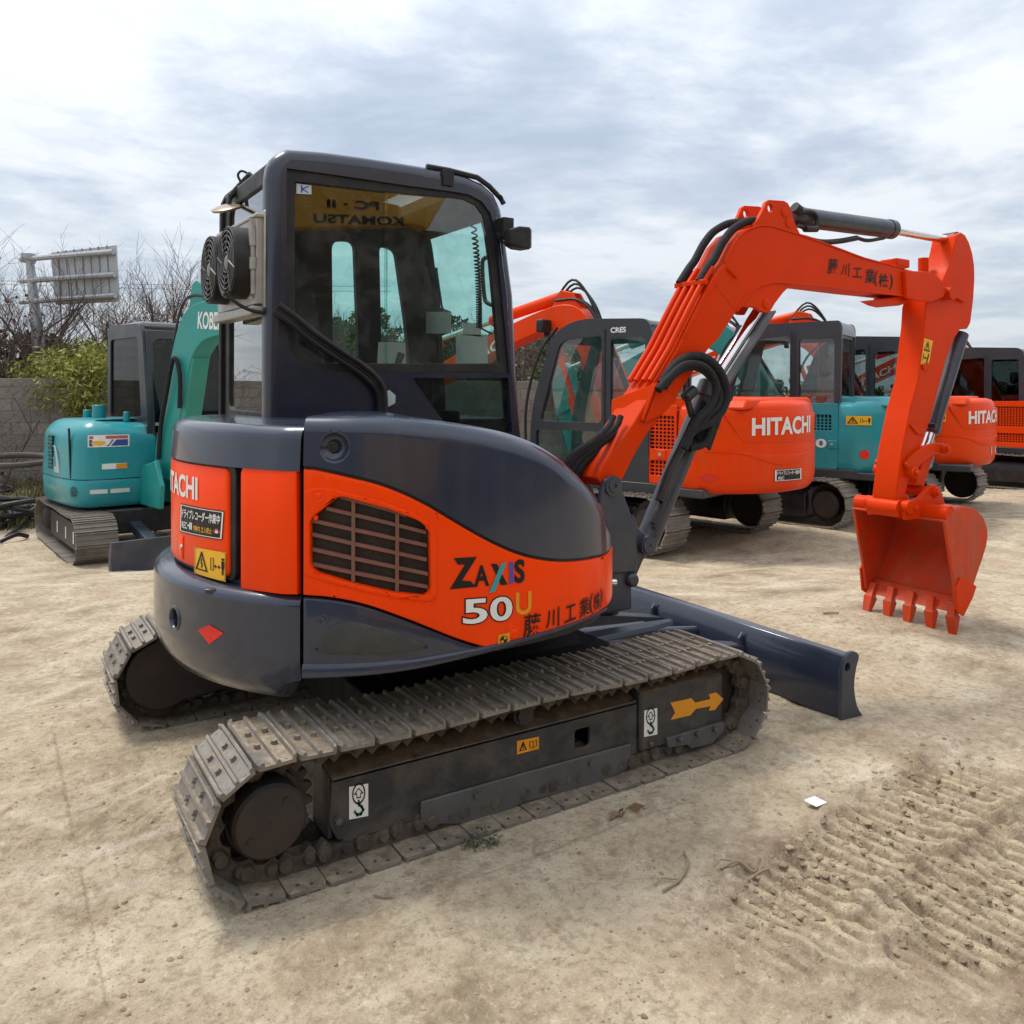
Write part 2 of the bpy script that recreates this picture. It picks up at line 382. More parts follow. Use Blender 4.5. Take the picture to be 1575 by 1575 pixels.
# ------------------------------------------------------------------ curved house walls
class Wall:
    def __init__(s, pts, n=10, tail=()):
        P = np.array(cr(pts, n) + [np.array(q) for q in tail]); s.P = P
        seg = np.linalg.norm(np.diff(P, axis=0), axis=1); s.S = np.concatenate([[0], np.cumsum(seg)]); s.len = s.S[-1]
        T = np.gradient(P, axis=0); T /= np.linalg.norm(T, axis=1)[:, None]
        s.Nn = np.stack([T[:, 1], -T[:, 0]], 1)
    def at(s, q):
        x = np.interp(q, s.S, s.P[:, 0]); y = np.interp(q, s.S, s.P[:, 1])
        nx = np.interp(q, s.S, s.Nn[:, 0]); ny = np.interp(q, s.S, s.Nn[:, 1]); l = math.hypot(nx, ny)
        if q < 0: x += -(q) * -(s.P[1] - s.P[0])[0] / np.linalg.norm(s.P[1] - s.P[0]); y += q * (s.P[1] - s.P[0])[1] / np.linalg.norm(s.P[1] - s.P[0])
        return x, y, nx / l, ny / l
    def pos(s, q, z, d=0.):
        x, y, nx, ny = s.at(q); return (x + nx * d, y + ny * d, z)
    def hit(s, px, py, d=0.):
        v = ray(px, py); best = None; Q = s.P + s.Nn * d
        for i in range(len(Q) - 1):
            a, e = Q[i], Q[i + 1] - Q[i]
            det = v[0] * -e[1] + e[0] * v[1]
            if abs(det) < 1e-9: continue
            r = a - CAM[:2]; t = (r[0] * -e[1] + e[0] * r[1]) / det; u = (v[0] * r[1] - v[1] * r[0]) / det
            if -1e-6 <= u <= 1 + 1e-6 and t > 0 and (best is None or t < best[0]): best = (t, s.S[i] + u * (s.S[i + 1] - s.S[i]))
        if best is None:      # outside the silhouette: nearest grazing point
            vn = v[:2] / np.linalg.norm(v[:2]); r = Q - CAM[:2]; dd_ = np.abs(r[:, 0] * vn[1] - r[:, 1] * vn[0]); i = int(dd_.argmin())
            t = (r[i] @ vn) / np.linalg.norm(v[:2]); return s.S[i], CAM[2] + v[2] * t
        return best[1], CAM[2] + v[2] * best[0]
    def panel(s, name, outline, d, thick, material, parent, edge=.006, step=.035, sz=False, holes=None):
        poly = outline if sz else [s.hit(x, y, d) for x, y in outline]
        b = MB(); bm = b.b
        if holes:
            b.b.free(); b = MB(); b.plate(poly, holes, 0, -1, 2); bm = b.b
            # keep only front faces, re-extrude below
            bmesh.ops.delete(bm, geom=[f for f in bm.faces if min(v.co.z for v in f.verts) < -1e-4], context='FACES')
        else:
            vs = [bm.verts.new((p[0], p[1], 0)) for p in poly]; bm.faces.new(vs)
        smin, smax = min(p[0] for p in poly), max(p[0] for p in poly)
        k = smin + step
        while k < smax - .004:
            bmesh.ops.bisect_plane(bm, geom=bm.verts[:] + bm.edges[:] + bm.faces[:], plane_co=(k, 0, 0), plane_no=(1, 0, 0)); k += step
        fs = bm.faces[:]
        r = bmesh.ops.extrude_face_region(bm, geom=fs)
        nv = [g for g in r['geom'] if isinstance(g, bmesh.types.BMVert)]
        bmesh.ops.translate(bm, verts=nv, vec=(0, 0, -thick))
        bmesh.ops.recalc_face_normals(bm, faces=bm.faces)
        if edge:
            es = []
            for e in bm.edges:
                if len(e.link_faces) == 2 and all(v.co.z > -1e-5 for v in e.verts):
                    a, c = e.link_faces
                    if abs(a.normal.z - c.normal.z) > .5: es.append(e)
            bmesh.ops.bevel(bm, geom=es, offset=edge, segments=2, profile=.5, affect='EDGES')
        for v in bm.verts: v.co = s.pos(v.co.x, v.co.y, d + v.co.z)
        return b.build(name, material, parent)
    def smap(s, bl, br, tr, tl, d):
        """unit square -> wall, corners given in pixels"""
        q = quadmap(*[s.hit(x, y, d) for x, y in (bl, br, tr, tl)])
        def f(u, v):
            c = q(u, v); return s.pos(c[0], c[1], d)
        return f
    def hood(s, name, ss, zb, zt, rad, material, parent, depth=.5, lean=0., nz=5, na=7, d=0., lip=.03, dish=None):
        rings = []
        for q, b0, t0, r in zip(ss, zb, zt, rad):
            r = min(r, (t0 - b0) * .9); prof = [(-lip, b0), (0, b0)]
            for k in range(1, nz): prof.append((0, b0 + (t0 - r - b0) * k / nz))
            for k in range(na + 1):
                a = k / na * PI / 2; prof.append((-r + r * math.cos(a), t0 - r + r * math.sin(a)))
            prof.append((-depth * .6, t0 + .004)); prof.append((-depth, t0 + .004))
            rg = []
            for o, z in prof:
                dz = 0.
                if dish: r_ = math.hypot(q - dish[0], z - dish[1]) / dish[2]; dz = dish[3] * (1 - r_ * r_) ** .8 if r_ < 1 else 0.
                rg.append(s.pos(q, z, d + o - lean * max(0, z - b0) - dz))
            rings.append(rg)
        return MB().loft(rings, caps=False, closed=False).build(name, material, parent, smooth=60)
# ================================================================== GROUND
def vnoise(x, y, seed=0):
    r = np.random.RandomState(seed); T = r.rand(256, 256)
    xi = np.floor(x).astype(int); yi = np.floor(y).astype(int); fx = x - xi; fy = y - yi
    fx = fx * fx * (3 - 2 * fx); fy = fy * fy * (3 - 2 * fy)
    g = lambda a, b: T[a % 256, b % 256]
    return (g(xi, yi) * (1 - fx) + g(xi + 1, yi) * fx) * (1 - fy) + (g(xi, yi + 1) * (1 - fx) + g(xi + 1, yi + 1) * fx) * fy
def fbm(x, y, s, o=4, seed=0):
    a, t = 1., 0
    for k in range(o): t = t + a * (vnoise(x * s, y * s, seed + k) - .5); a *= .5; s *= 2.1
    return t
def sstep(a, b, x): t = np.clip((x - a) / (b - a), 0, 1); return t * t * (3 - 2 * t)
BANDS = []
for a, b_, wd in (((1195, 1442), (1500, 1212), .19), ((1440, 1462), (1640, 1318), .19)):
    A, B = onZ(*a, 0)[:2], onZ(*b_, 0)[:2]; BANDS.append((A, (B - A) / np.linalg.norm(B - A), np.linalg.norm(B - A), wd))
SCRAPES = [(tuple(onZ(430, 1290, 0)[:2]), 1., tuple(onZ(175, 1245, 0)[:2]), .42)]
def ground_z(x, y, fine=True):
    x = np.asarray(x, float); y = np.asarray(y, float)
    d = (x - CAM[0]) * DD[0] + (y - CAM[1]) * DD[1]
    z = -.25 * sstep(6.2, 9.2, d)
    if not fine: return z
    r = np.hypot(x - CAM[0], y - CAM[1])
    nearm = ((x > -1.3) & (x < 1.7) & (np.abs(y) < 1.2))
    amp = np.where(nearm, .2, 1.)
    nm = sstep(-1.9, -1.25, x) * sstep(1.9, 1.45, x) * sstep(1.5, 1.1, np.abs(y)); z = z + .015 * nm
    for k, (A, t, Ln, wd) in enumerate(BANDS):
        u = (x - A[0]) * t[0] + (y - A[1]) * t[1]; v = -(x - A[0]) * t[1] + (y - A[1]) * t[0]
        amp = amp * (1 - .75 * sstep(wd + .1, wd - .05, np.abs(v)) * sstep(-.3, .1, u) * sstep(Ln + .5, Ln - .1, u))
    z = z + fbm(x, y, .55, 4, 3) * .05 * amp * sstep(.3, 2, r) + fbm(x, y, 4., 4, 11) * .012 * amp
    z = z + (fbm(x * .35, y, 3.2, 4, 31)) * .018 * amp      # scrapes along the tracks' direction
    for k, (A, t, Ln, wd) in enumerate(BANDS):
        u = (x - A[0]) * t[0] + (y - A[1]) * t[1]; v = -(x - A[0]) * t[1] + (y - A[1]) * t[0]
        uw = u + fbm(x, y, 1.2, 2, 50 + k) * .025
        m_ = sstep(wd + .05, wd - .03, np.abs(v + fbm(x, y, 3, 2, 60) * .08)) * sstep(-.3, .1, u) * sstep(Ln + .5, Ln - .1, u)
        ph = (uw / .132) % 1.0
        ridge = sstep(.0, .07, ph) * sstep(.36, .29, ph) + sstep(.48, .55, ph) * sstep(.84, .76, ph) * .9
        br = np.clip(1.0 + fbm(x, y, 3., 3, 70 + k) * 1.5, .0, 1.05)
        z = z + m_ * (ridge * .034 * br - .012)
        edge = np.exp(-((np.abs(v) - wd - .05) / .05) ** 2) * sstep(-.4, .1, u) * sstep(Ln + .6, Ln, u)
        z = z + edge * (.016 + fbm(x, y, 14., 3, 80 + k) * .06)
        z = z + m_ * fbm(x, y, 30., 2, 90) * .006
    # curved scrapes left where the machine turned
    for (cx0, cy0), rad0, (mx, my), mr in SCRAPES:
        rr_ = np.hypot(x - cx0, y - cy0); a00 = math.atan2(my - cy0, mx - cx0); aa_ = (np.arctan2(y - cy0, x - cx0) - a00 + PI) % (2 * PI)
        mk = np.exp(-((x - mx) ** 2 + (y - my) ** 2) / mr ** 2)
        z = z + mk * fbm(rr_, aa_ * .12, 17., 3, 140) * .030
    return z
def line_mask(x, y, A, B, wd):
    A, B = np.array(A), np.array(B); t = (B - A) / np.linalg.norm(B - A); u = (x - A[0]) * t[0] + (y - A[1]) * t[1]; v = -(x - A[0]) * t[1] + (y - A[1]) * t[0]; Ln = np.linalg.norm(B - A)
    return np.exp(-((v + fbm(x, y, 1.5, 2, 5) * wd) / wd) ** 2) * sstep(-.3, .2, u) * sstep(Ln + .3, Ln - .3, u) * np.clip(.75 + fbm(u * .3, v * 3, 6., 3, 9) * 1.6, 0, 1)
rads = [.25]
while rads[-1] < 460:
    r_ = rads[-1]; rads.append(r_ * (1.03 if r_ < 1.1 else 1.0045 if r_ < 2.0 else 1.0028 if r_ < 3.9 else 1.006 if r_ < 6 else 1.012 if r_ < 30 else 1.05))
rads = np.array(rads)
a0_ = math.atan2(DD[1], DD[0]); half = math.radians(44)
angs = np.concatenate([np.linspace(a0_ - half, a0_ + half, 700), np.linspace(a0_ + half, a0_ - half + 2 * PI, 46)[1:-1]])
GX = CAM[0] + rads[:, None] * np.cos(angs)[None]; GY = CAM[1] + rads[:, None] * np.sin(angs)[None]
GZ = ground_z(GX, GY)
nr, na_ = GX.shape
Vg = np.stack([GX.ravel(), GY.ravel(), GZ.ravel()], 1)
ii = np.arange(nr - 1)[:, None] * na_; jj = np.arange(na_)[None]; j2 = (jj + 1) % na_
Fg = np.stack([ii + jj, ii + na_ + jj, ii + na_ + j2, ii + j2], -1).reshape(-1, 4)
me = bpy.data.meshes.new('ground'); me.vertices.add(len(Vg) + 1); me.vertices.foreach_set('co', np.vstack([Vg, [CAM[0], CAM[1], float(GZ[0].mean())]]).ravel())
ctr = len(Vg)
loops = np.concatenate([Fg.ravel(), np.stack([np.full(na_, ctr), np.arange(na_), (np.arange(na_) + 1) % na_], 1).ravel()])
me.loops.add(len(loops)); me.loops.foreach_set('vertex_index', loops)
me.polygons.add(len(Fg) + na_)
me.polygons.foreach_set('loop_start', np.concatenate([np.arange(len(Fg)) * 4, len(Fg) * 4 + np.arange(na_) * 3]))
me.polygons.foreach_set('use_smooth', [True] * (len(Fg) + na_))
me.update(calc_edges=True); me.validate()
pale = np.zeros_like(GX); soil = np.zeros_like(GX); rid = np.zeros_like(GX)
for A, B, wd in (((-60, 1380), (300, 1268), .035), ((-60, 1300), (230, 1216), .02), ((20, 1430), (330, 1330), .03), ((-40, 1110), (150, 1040), .03)): pale = np.maximum(pale, line_mask(GX, GY, onZ(*A, 0)[:2], onZ(*B, 0)[:2], wd))
for k, (A, t_, Ln, wd) in enumerate(BANDS):
    u = (GX - A[0]) * t_[0] + (GY - A[1]) * t_[1]; v = -(GX - A[0]) * t_[1] + (GY - A[1]) * t_[0]
    soil = np.maximum(soil, sstep(wd + .22, wd - .05, np.abs(v + fbm(GX, GY, 3, 3, 61) * .2)) * sstep(-.5, .1, u) * sstep(Ln + .6, Ln, u))
    ph = ((u + fbm(GX, GY, 1.2, 2, 50 + k) * .025) / .132) % 1.0; rid = np.maximum(rid, sstep(wd, wd - .05, np.abs(v)) * sstep(-.1, .1, u) * sstep(Ln + .3, Ln, u) * (sstep(.02, .10, ph) * sstep(.34, .26, ph) + sstep(.48, .56, ph) * sstep(.82, .72, ph)))
ca = me.color_attributes.new('marks', 'FLOAT_COLOR', 'POINT'); cdat = np.zeros((len(me.vertices), 4), np.float32); cdat[:len(Vg), 0] = pale.ravel(); cdat[:len(Vg), 1] = soil.ravel(); cdat[:len(Vg), 2] = rid.ravel(); cdat[:, 3] = 1
ca.data.foreach_set('color', cdat.ravel())
gm = bpy.data.materials.new('dry_dirt'); gm.use_nodes = True; t = gm.node_tree; bs = t.nodes['Principled BSDF']
tcx = N(t, 'ShaderNodeTexCoord'); o = tcx.outputs['Object']
mpx = N(t, 'ShaderNodeMapping'); L(t, o, mpx.inputs[0]); mpx.inputs['Rotation'].default_value = (0, 0, math.radians(-6)); mpx.inputs['Scale'].default_value = (.28, 1, 1)
big = noise(t, o, .55, 5, .6, .3); mid = noise(t, o, 2.6, 7, .62, .4); fin = noise(t, o, 26, 6, .7); strk = noise(t, mpx.outputs[0], 3.4, 7, .62, .5)
f = mathn(t, 'ADD', mathn(t, 'MULTIPLY', mid, .68), mathn(t, 'MULTIPLY', strk, .32))
c = ramp(t, f, [(.34, (.19, .145, .095)), (.43, (.35, .275, .185)), (.52, (.475, .39, .275)), (.64, (.64, .555, .42))])
c = mixc(t, ramp(t, big, [(.42, 0.), (.62, .55)]), c, (.52, .42, .285))
red = ramp(t, noise(t, o, 1.1, 6, .6, .6), [(.55, 0.), (.72, .55)]); c = mixc(t, red, c, (.42, .28, .185))
dk = ramp(t, noise(t, o, 5.5, 8, .7, .4), [(.56, 0.), (.72, .65)]); c = mixc(t, dk, c, (.17, .125, .085))
c = mixc(t, ramp(t, fin, [(.34, .55), (.5, 0.)]), c, (.20, .145, .095)); c = mixc(t, ramp(t, fin, [(.56, 0.), (.72, .5)]), c, (.62, .53, .40))
vo = N(t, 'ShaderNodeTexVoronoi'); L(t, o, vo.inputs['Vector']); vo.inputs['Scale'].default_value = 46
sp_ = mathn(t, 'MULTIPLY', ramp(t, vo.outputs['Distance'], [(.10, 1.), (.22, 0.)]), ramp(t, noise(t, o, 3.1, 4, .6), [(.5, 0.), (.62, .8)]))
c = mixc(t, sp_, c, (.13, .10, .07))
at = N(t, 'ShaderNodeAttribute', attribute_name='marks'); sa = N(t, 'ShaderNodeSeparateColor'); L(t, at.outputs['Color'], sa.inputs[0])
c = mixc(t, mathn(t, 'MULTIPLY', sa.outputs[0], .7), c, (.60, .52, .42))
c = mixc(t, mathn(t, 'MULTIPLY', sa.outputs[1], ramp(t, noise(t, o, 7, 6, .7), [(.38, .85), (.62, .1)])), c, (.22, .15, .10))
c = mixc(t, mathn(t, 'MULTIPLY', sa.outputs[2], ramp(t, noise(t, o, 16, 6, .7), [(.35, .0), (.6, .75)])), c, (.55, .46, .30))
gr_ = noise(t, o, 130, 4, .8); c = mixc(t, ramp(t, gr_, [(.30, .6), (.45, 0.)]), c, (.15, .11, .075)); c = mixc(t, ramp(t, gr_, [(.58, 0.), (.72, .5)]), c, (.68, .60, .47))
g2 = noise(t, o, 21, 7, .78, .5); c = mixc(t, ramp(t, g2, [(.36, .6), (.46, 0.)]), c, (.21, .165, .11)); c = mixc(t, ramp(t, g2, [(.56, 0.), (.68, .55)]), c, (.72, .63, .49))
L(t, c, bs.inputs['Base Color']); bs.inputs['Roughness'].default_value = .92; bs.inputs['Specular IOR Level'].default_value = .2
b1 = N(t, 'ShaderNodeBump'); b1.inputs['Strength'].default_value = 1.0; b1.inputs['Distance'].default_value = .016
hh = mathn(t, 'ADD', mathn(t, 'ADD', mathn(t, 'MULTIPLY', noise(t, o, 60, 6, .7), .5), mathn(t, 'MULTIPLY', noise(t, o, 14, 7, .7), .9)), mathn(t, 'MULTIPLY', strk, .9))
hh = mathn(t, 'ADD', hh, mathn(t, 'MULTIPLY', sp_, .2)); L(t, hh, b1.inputs['Height']); L(t, b1.outputs[0], bs.inputs['Normal'])
me.materials.append(gm); go = bpy.data.objects.new('ground', me); COL.objects.link(go); go['kind'] = 'structure'
def gz(x, y): return float(ground_z(np.array([x]), np.array([y]))[0])
def gpt(px, py):
    """the ground seen at a pixel"""
    p = onZ(px, py, 0)
    for _ in range(4): p = onZ(px, py, float(ground_z(p[0:1], p[1:2], False)[0]))
    return Vector((p[0], p[1], gz(p[0], p[1])))

# ================================================================== BLOCK WALL AND WHAT STANDS BEHIND IT
def camdir(right, away): return Vector((RR[0] * right + DD[0] * away, RR[1] * right + DD[1] * away, 0)).normalized()
def yaw_of(v): return math.atan2(v.y, v.x)
wm = bpy.data.materials.new('concrete_block'); wm.use_nodes = True; t = wm.node_tree; bs = t.nodes['Principled BSDF']
tcx = N(t, 'ShaderNodeTexCoord'); sx = N(t, 'ShaderNodeSeparateXYZ'); L(t, tcx.outputs['Object'], sx.inputs[0]); cx = N(t, 'ShaderNodeCombineXYZ'); L(t, sx.outputs[0], cx.inputs[0]); L(t, sx.outputs[2], cx.inputs[1])
bk_ = N(t, 'ShaderNodeTexBrick'); L(t, cx.outputs[0], bk_.inputs[0]); bk_.inputs['Scale'].default_value = 1; bk_.inputs['Brick Width'].default_value = .40; bk_.inputs['Row Height'].default_value = .20
bk_.inputs['Mortar Size'].default_value = .008; bk_.inputs['Color1'].default_value = (.25, .225, .195, 1); bk_.inputs['Color2'].default_value = (.17, .15, .135, 1); bk_.inputs['Mortar'].default_value = (.12, .105, .09, 1); bk_.inputs['Mortar Smooth'].default_value = .3
c = mixc(t, ramp(t, noise(t, tcx.outputs['Object'], 1.3, 7, .65, .4), [(.4, 0.), (.7, .6)]), bk_.outputs[0], (.15, .13, .10))
c = mixc(t, ramp(t, noise(t, tcx.outputs['Object'], 11, 6, .7), [(.4, .3), (.6, 0.)]), c, (.33, .31, .28))
L(t, c, bs.inputs['Base Color']); bs.inputs['Roughness'].default_value = .9
bn = N(t, 'ShaderNodeBump'); bn.inputs['Strength'].default_value = .7; bn.inputs['Distance'].default_value = .012
L(t, mathn(t, 'SUBTRACT', mathn(t, 'MULTIPLY', noise(t, tcx.outputs['Object'], 40, 5, .7), .4), bk_.outputs['Fac']), bn.inputs['Height']); L(t, bn.outputs[0], bs.inputs['Normal'])
WL, WR = Vector(dep(-420, 700, 13.3)), Vector(dep(1010, 700, 15.6)); WL.z = WR.z = 0
wdir = (WR - WL); wlen = wdir.length
wb = MB(); wb.box((0, 0, -.9), (wlen, .19, 1.745))
wall = wb.build('block_wall', wm, None, bevel=.008); wall.location = WL; wall.rotation_euler = (0, 0, yaw_of(wdir))
tag(wall, 'long grey concrete block wall along the back of the yard', 'wall')
def behind_wall(px, extra, dz=0.):
    """ground point on the far side of the wall, seen at column px"""
    v = ray(px, 603); d = Vector((v[0], v[1])); w0 = Vector((WL.x - CAM[0], WL.y - CAM[1])); wd = Vector((wdir.x, wdir.y)).normalized()
    det = d.x * -wd.y + wd.x * d.y; tt = (w0.x * -wd.y + wd.x * w0.y) / det
    p = Vector((CAM[0] + v[0] * (tt + extra), CAM[1] + v[1] * (tt + extra), dz)); return p

BARK = mat('grey_brown_bark', (.10, .075, .062), .85, .2, 0, .25, 6.)
TWIG = mat('twig_bark', (.135, .095, .085), .85, .2, 0, .25, 6.)
LEAF_D = mat('dark_evergreen_leaf', (.030, .052, .018), .6, .3, 0, .45, 1.5)
LEAF_B = mat('yellow_green_bamboo_leaf', (.27, .275, .055), .6, .3, 0, .40, 1.2)
LEAF_M = mat('mid_green_leaf', (.075, .10, .030), .6, .3, 0, .4, 1.2)
LEAF_R = mat('dry_red_leaf', (.15, .045, .045), .7, .3, 0, .3, 3.)
GRASSM = mat('dry_weeds', (.13, .12, .045), .8, .2, 0, .45, 1.5)
def bare_tree_mesh(seed, H, lean=0., spread=.55, levels=4, thick=.055, first=.18, twigs=True):
    r = random.Random(seed); T, W_ = MB(), MB()
    def grow(p, d, ln, rad, lv):
        n = 4; P = [p]; q = p; dd_ = d.copy()
        for k in range(n):
            dd_ = (dd_ + Vector((r.uniform(-1, 1), r.uniform(-1, 1), r.uniform(-.3, .8))) * .13).normalized(); q = q + dd_ * ln / n; P.append(q)
        R_ = [rad * (1 - .55 * i / n) for i in range(n + 1)]
        (T if lv >= levels - 1 else W_).tube(P, R_, 6 if lv >= levels - 1 else 4 if lv > 1 else 3, caps=False)
        if lv == 0: return
        kids = r.randint(4, 6) if lv == levels else r.randint(3, 5)
        for k in range(kids):
            tpos = (first + (1 - first) * (k + r.random()) / kids) if lv == levels else r.uniform(.2, 1.)
            i = min(int(tpos * n), n - 1); b0 = P[i].lerp(P[i + 1], tpos * n - i)
            a = r.uniform(0, 2 * PI); u = dd_.orthogonal().normalized(); v = dd_.cross(u); side = u * math.cos(a) + v * math.sin(a)
            nd = (d * (1 - spread) + side * spread * r.uniform(.7, 1.2) + Vector((0, 0, .22))).normalized()
            grow(b0, nd, ln * r.uniform(.45, .72), max(.0035, rad * (.42 if lv > 1 else .5)), lv - 1)
    grow(Vector((0, 0, -.25)), Vector((lean, 0, 1)).normalized(), H * .62, thick, levels)
    return T, W_
def leaf_cloud(n, fn, size, seed, droop=.2, asp=.35):
    r = np.random.RandomState(seed); V, F = [], []
    for i in range(n):
        c, ax = fn(r); d = np.array(ax) + r.normal(0, .55, 3); d[2] -= droop; d /= np.linalg.norm(d); u = np.cross(d, r.normal(0, 1, 3)); u /= np.linalg.norm(u)
        s_ = size * r.uniform(.6, 1.35); a = len(V)
        V += [c - u * s_ * asp * .3, c + d * s_ * .5 - u * s_ * asp, c + d * s_, c + d * s_ * .5 + u * s_ * asp]; F.append((a, a + 1, a + 2, a + 3))
    return V, F
def clump_fn(blobs):
    wts = np.array([b[1] ** 2 for b in blobs]); wts = wts / wts.sum()
    def fn(r):
        b = blobs[r.choice(len(blobs), p=wts)]; d = r.normal(0, 1, 3); d /= np.linalg.norm(d); k = r.uniform(.45, 1.0) ** .5
        return np.array(b[0]) + d * b[1] * k * np.array([1, 1, .85]), d
    return fn
def make_bare(seed, H, **kw):
    T, W_ = bare_tree_mesh(seed, H, **kw)
    rt = thing('bare_tree', 'x', 'tree', group='leafless trees behind the block wall'); T.build('trunk', BARK, rt, smooth=60); W_.build('crown', TWIG, rt, smooth=60); return rt
def make_ever(seed, H, R_, n, leaf, size, name, cat, grp, trunk_r=.06, droop=.2, lo=.25):
    r = random.Random(seed); bl_ = []
    for k in range(16):
        a = r.uniform(0, 2 * PI); hz_ = r.uniform(lo, 1.0); rad = R_ * (1.05 - .55 * hz_) * r.uniform(.25, 1.0)
        bl_.append(((rad * math.cos(a), rad * math.sin(a), H * hz_ * .92), R_ * r.uniform(.24, .46) * (1.1 - .4 * hz_)))
    rt = thing(name, 'x', cat, group=grp); V, F = leaf_cloud(n, clump_fn(bl_), size, seed, droop); rawmesh('crown', V, F, leaf, rt)
    tb_ = MB(); tb_.tube([(0, 0, -.3), (.03, .02, H * .4), (0, .03, H * .85)], [trunk_r, trunk_r * .7, trunk_r * .25], 7)
    for k in range(7):
        a = r.uniform(0, 2 * PI); z = H * r.uniform(.25, .75); tb_.tube([(0, 0, z), (math.cos(a) * R_ * .35, math.sin(a) * R_ * .35, z + H * .10), (math.cos(a) * R_ * .6, math.sin(a) * R_ * .6, z + H * .18)], [trunk_r * .4, trunk_r * .25, .006], 5)
    tb_.build('trunk', BARK, rt, smooth=60); return rt
def copy_tree(root, loc, rotz, s, label=None, group=None):
    c = root.copy(); COL.objects.link(c); c.location = loc; c.rotation_euler = (0, 0, rotz); c.scale = (s, s, s)
    if label: c['label'] = label
    if group: c['group'] = group
    for ch in list(root.children):
        d = ch.copy(); COL.objects.link(d); d.parent = c
        for g2 in list(ch.children): e = g2.copy(); COL.objects.link(e); e.parent = d
    return c
def place(proto, used, loc, rotz, s, label, group=None):
    if proto in used: return copy_tree(proto, loc, rotz, s, label, group)
    used.append(proto); proto.location = loc; proto.rotation_euler = (0, 0, rotz); proto.scale = (s, s, s); proto['label'] = label
    if group: proto['group'] = group
    return proto
used = []
bares = [make_bare(3, 4.2), make_bare(8, 4.8, spread=.48, lean=.1), make_bare(15, 3.9, spread=.62, lean=-.12)]
BARELAB = 'leafless grey brown tree behind the block wall'
bt = [(20, 1.2, .9), (52, 1.0, .85), (84, 2.0, .9), (196, 1.4, .95), (222, 1.2, .9), (262, 1.5, .9), (285, 2.4, .95), (118, 3.5, .9), (-60, 1.2, 1.05), (8, 3.0, 1.1), (30, 1.0, .98), (70, 5.6, .85), (128, 6.5, .85), (158, 6.0, .85), (182, 3.2, .98), (205, 3.0, .95), (226, 2.6, 1.0), (250, 3.4, .98), (275, 1.6, 1.02), (300, 5.0, 1.0), (330, 3.0, .95), (365, 6., .95), (400, 4., .95), (440, 9., 1.), (500, 8., .9), (560, 10., 1.), (610, 8., .95), (680, 10., .9), (760, 9, .9), (805, 5., .80), (822, 4., .74), (838, 6., .8), (860, 4., .78), (-140, 2.5, 1.1), (890, 7, .85)]
for k, (px, ex_, s_) in enumerate(bt): place(bares[k % 3], used, behind_wall(px, ex_), k * 1.9, s_, BARELAB, 'leafless trees behind the block wall')
evers = [make_ever(5, 2.6, 1.15, 8000, LEAF_D, .085, 'evergreen_shrub', 'shrub', 'dark evergreen shrubs behind the wall', lo=.1), make_ever(9, 2.4, 1.3, 8000, LEAF_M, .085, 'evergreen_shrub', 'shrub', 'dark evergreen shrubs behind the wall', lo=.1)]
EVLAB = 'dark green leafy shrub showing above the block wall'
for k, (px, ex_, s_) in enumerate([(-40, .9, 1.05), (22, 2.4, 1.02), (75, 2.6, 1.02), (100, 3.2, 1.05), (250, 1.8, .95), (300, 1.5, .95), (350, 1.6, 1.0), (392, 1.3, 1.), (450, 2.2, .95), (520, 2.5, .95), (600, 2., .9), (690, 2.2, .85), (760, 2, .85), (870, 2.0, 1.05), (900, 3., 1.2)]):
    place(evers[k % 2 if px < 800 else 1], used, behind_wall(px, ex_), k * 1.3, s_, EVLAB, 'dark evergreen shrubs behind the wall')
# bamboo: thin culms with drooping leaves
def make_bamboo(seed, H, R_, n):
    r = np.random.RandomState(seed); rt = thing('bamboo_clump', 'x', 'bamboo', group='yellow green bamboo clumps behind the wall'); cb2 = MB(); tops = []
    for k in range(34):
        a, q = r.uniform(0, 2 * PI), R_ * math.sqrt(r.rand()) * .6; p = np.array([q * math.cos(a), q * math.sin(a), -.2]); out = np.array([math.cos(a), math.sin(a), 0]) * r.uniform(.1, .55) * R_; h = H * r.uniform(.65, 1.)
        pts = [p + out * (t_ ** 2) + np.array([0, 0, h * t_ - .18 * h * t_ ** 4]) for t_ in np.linspace(0, 1, 7)]; cb2.tube(pts, np.linspace(.012, .004, 7), 4, False); tops.append(pts)
    cb2.build('culms', mat('bamboo_culm', (.20, .20, .06), .5), rt, smooth=60)
    def fn(r2): P_ = tops[r2.randint(len(tops))]; i = r2.randint(1, 6); return P_[i] + (P_[i + 1 if i < 6 else i] - P_[i]) * r2.rand() + r2.normal(0, .09, 3), (r2.normal(), r2.normal(), -.3)
    V, F = leaf_cloud(n, fn, .105, seed, .5, .11); rawmesh('foliage', V, F, LEAF_B, rt); return rt
bam = make_bamboo(4, 2.75, 1.0, 13000)
for k, (px, ex_, s_) in enumerate([(108, .9, 1.02), (132, .6, 1.10), (158, .6, 1.12), (184, .8, 1.12), (8, .8, .80), (205, 1.4, 1.2), (215, 1.6, 1.22), (245, 1.4, 1.2), (815, .9, .78), (835, 1.1, .80)]):
    place(bam, used, behind_wall(px, ex_), k * 2.1, s_, 'bamboo clump with drooping yellow green leaves behind the wall', 'yellow green bamboo clumps behind the wall')
redt = copy_tree(bares[0], behind_wall(38, .8), 2.2, .98, 'leafless tree with a few dry red leaves beside the sign pole')
rl_b = [((-.1, .1, 3.0), .35), ((.25, -.1, 2.6), .3)]
V, F = leaf_cloud(60, clump_fn(rl_b), .07, 2, .3); rawmesh('red_leaves', V, F, LEAF_R, redt)
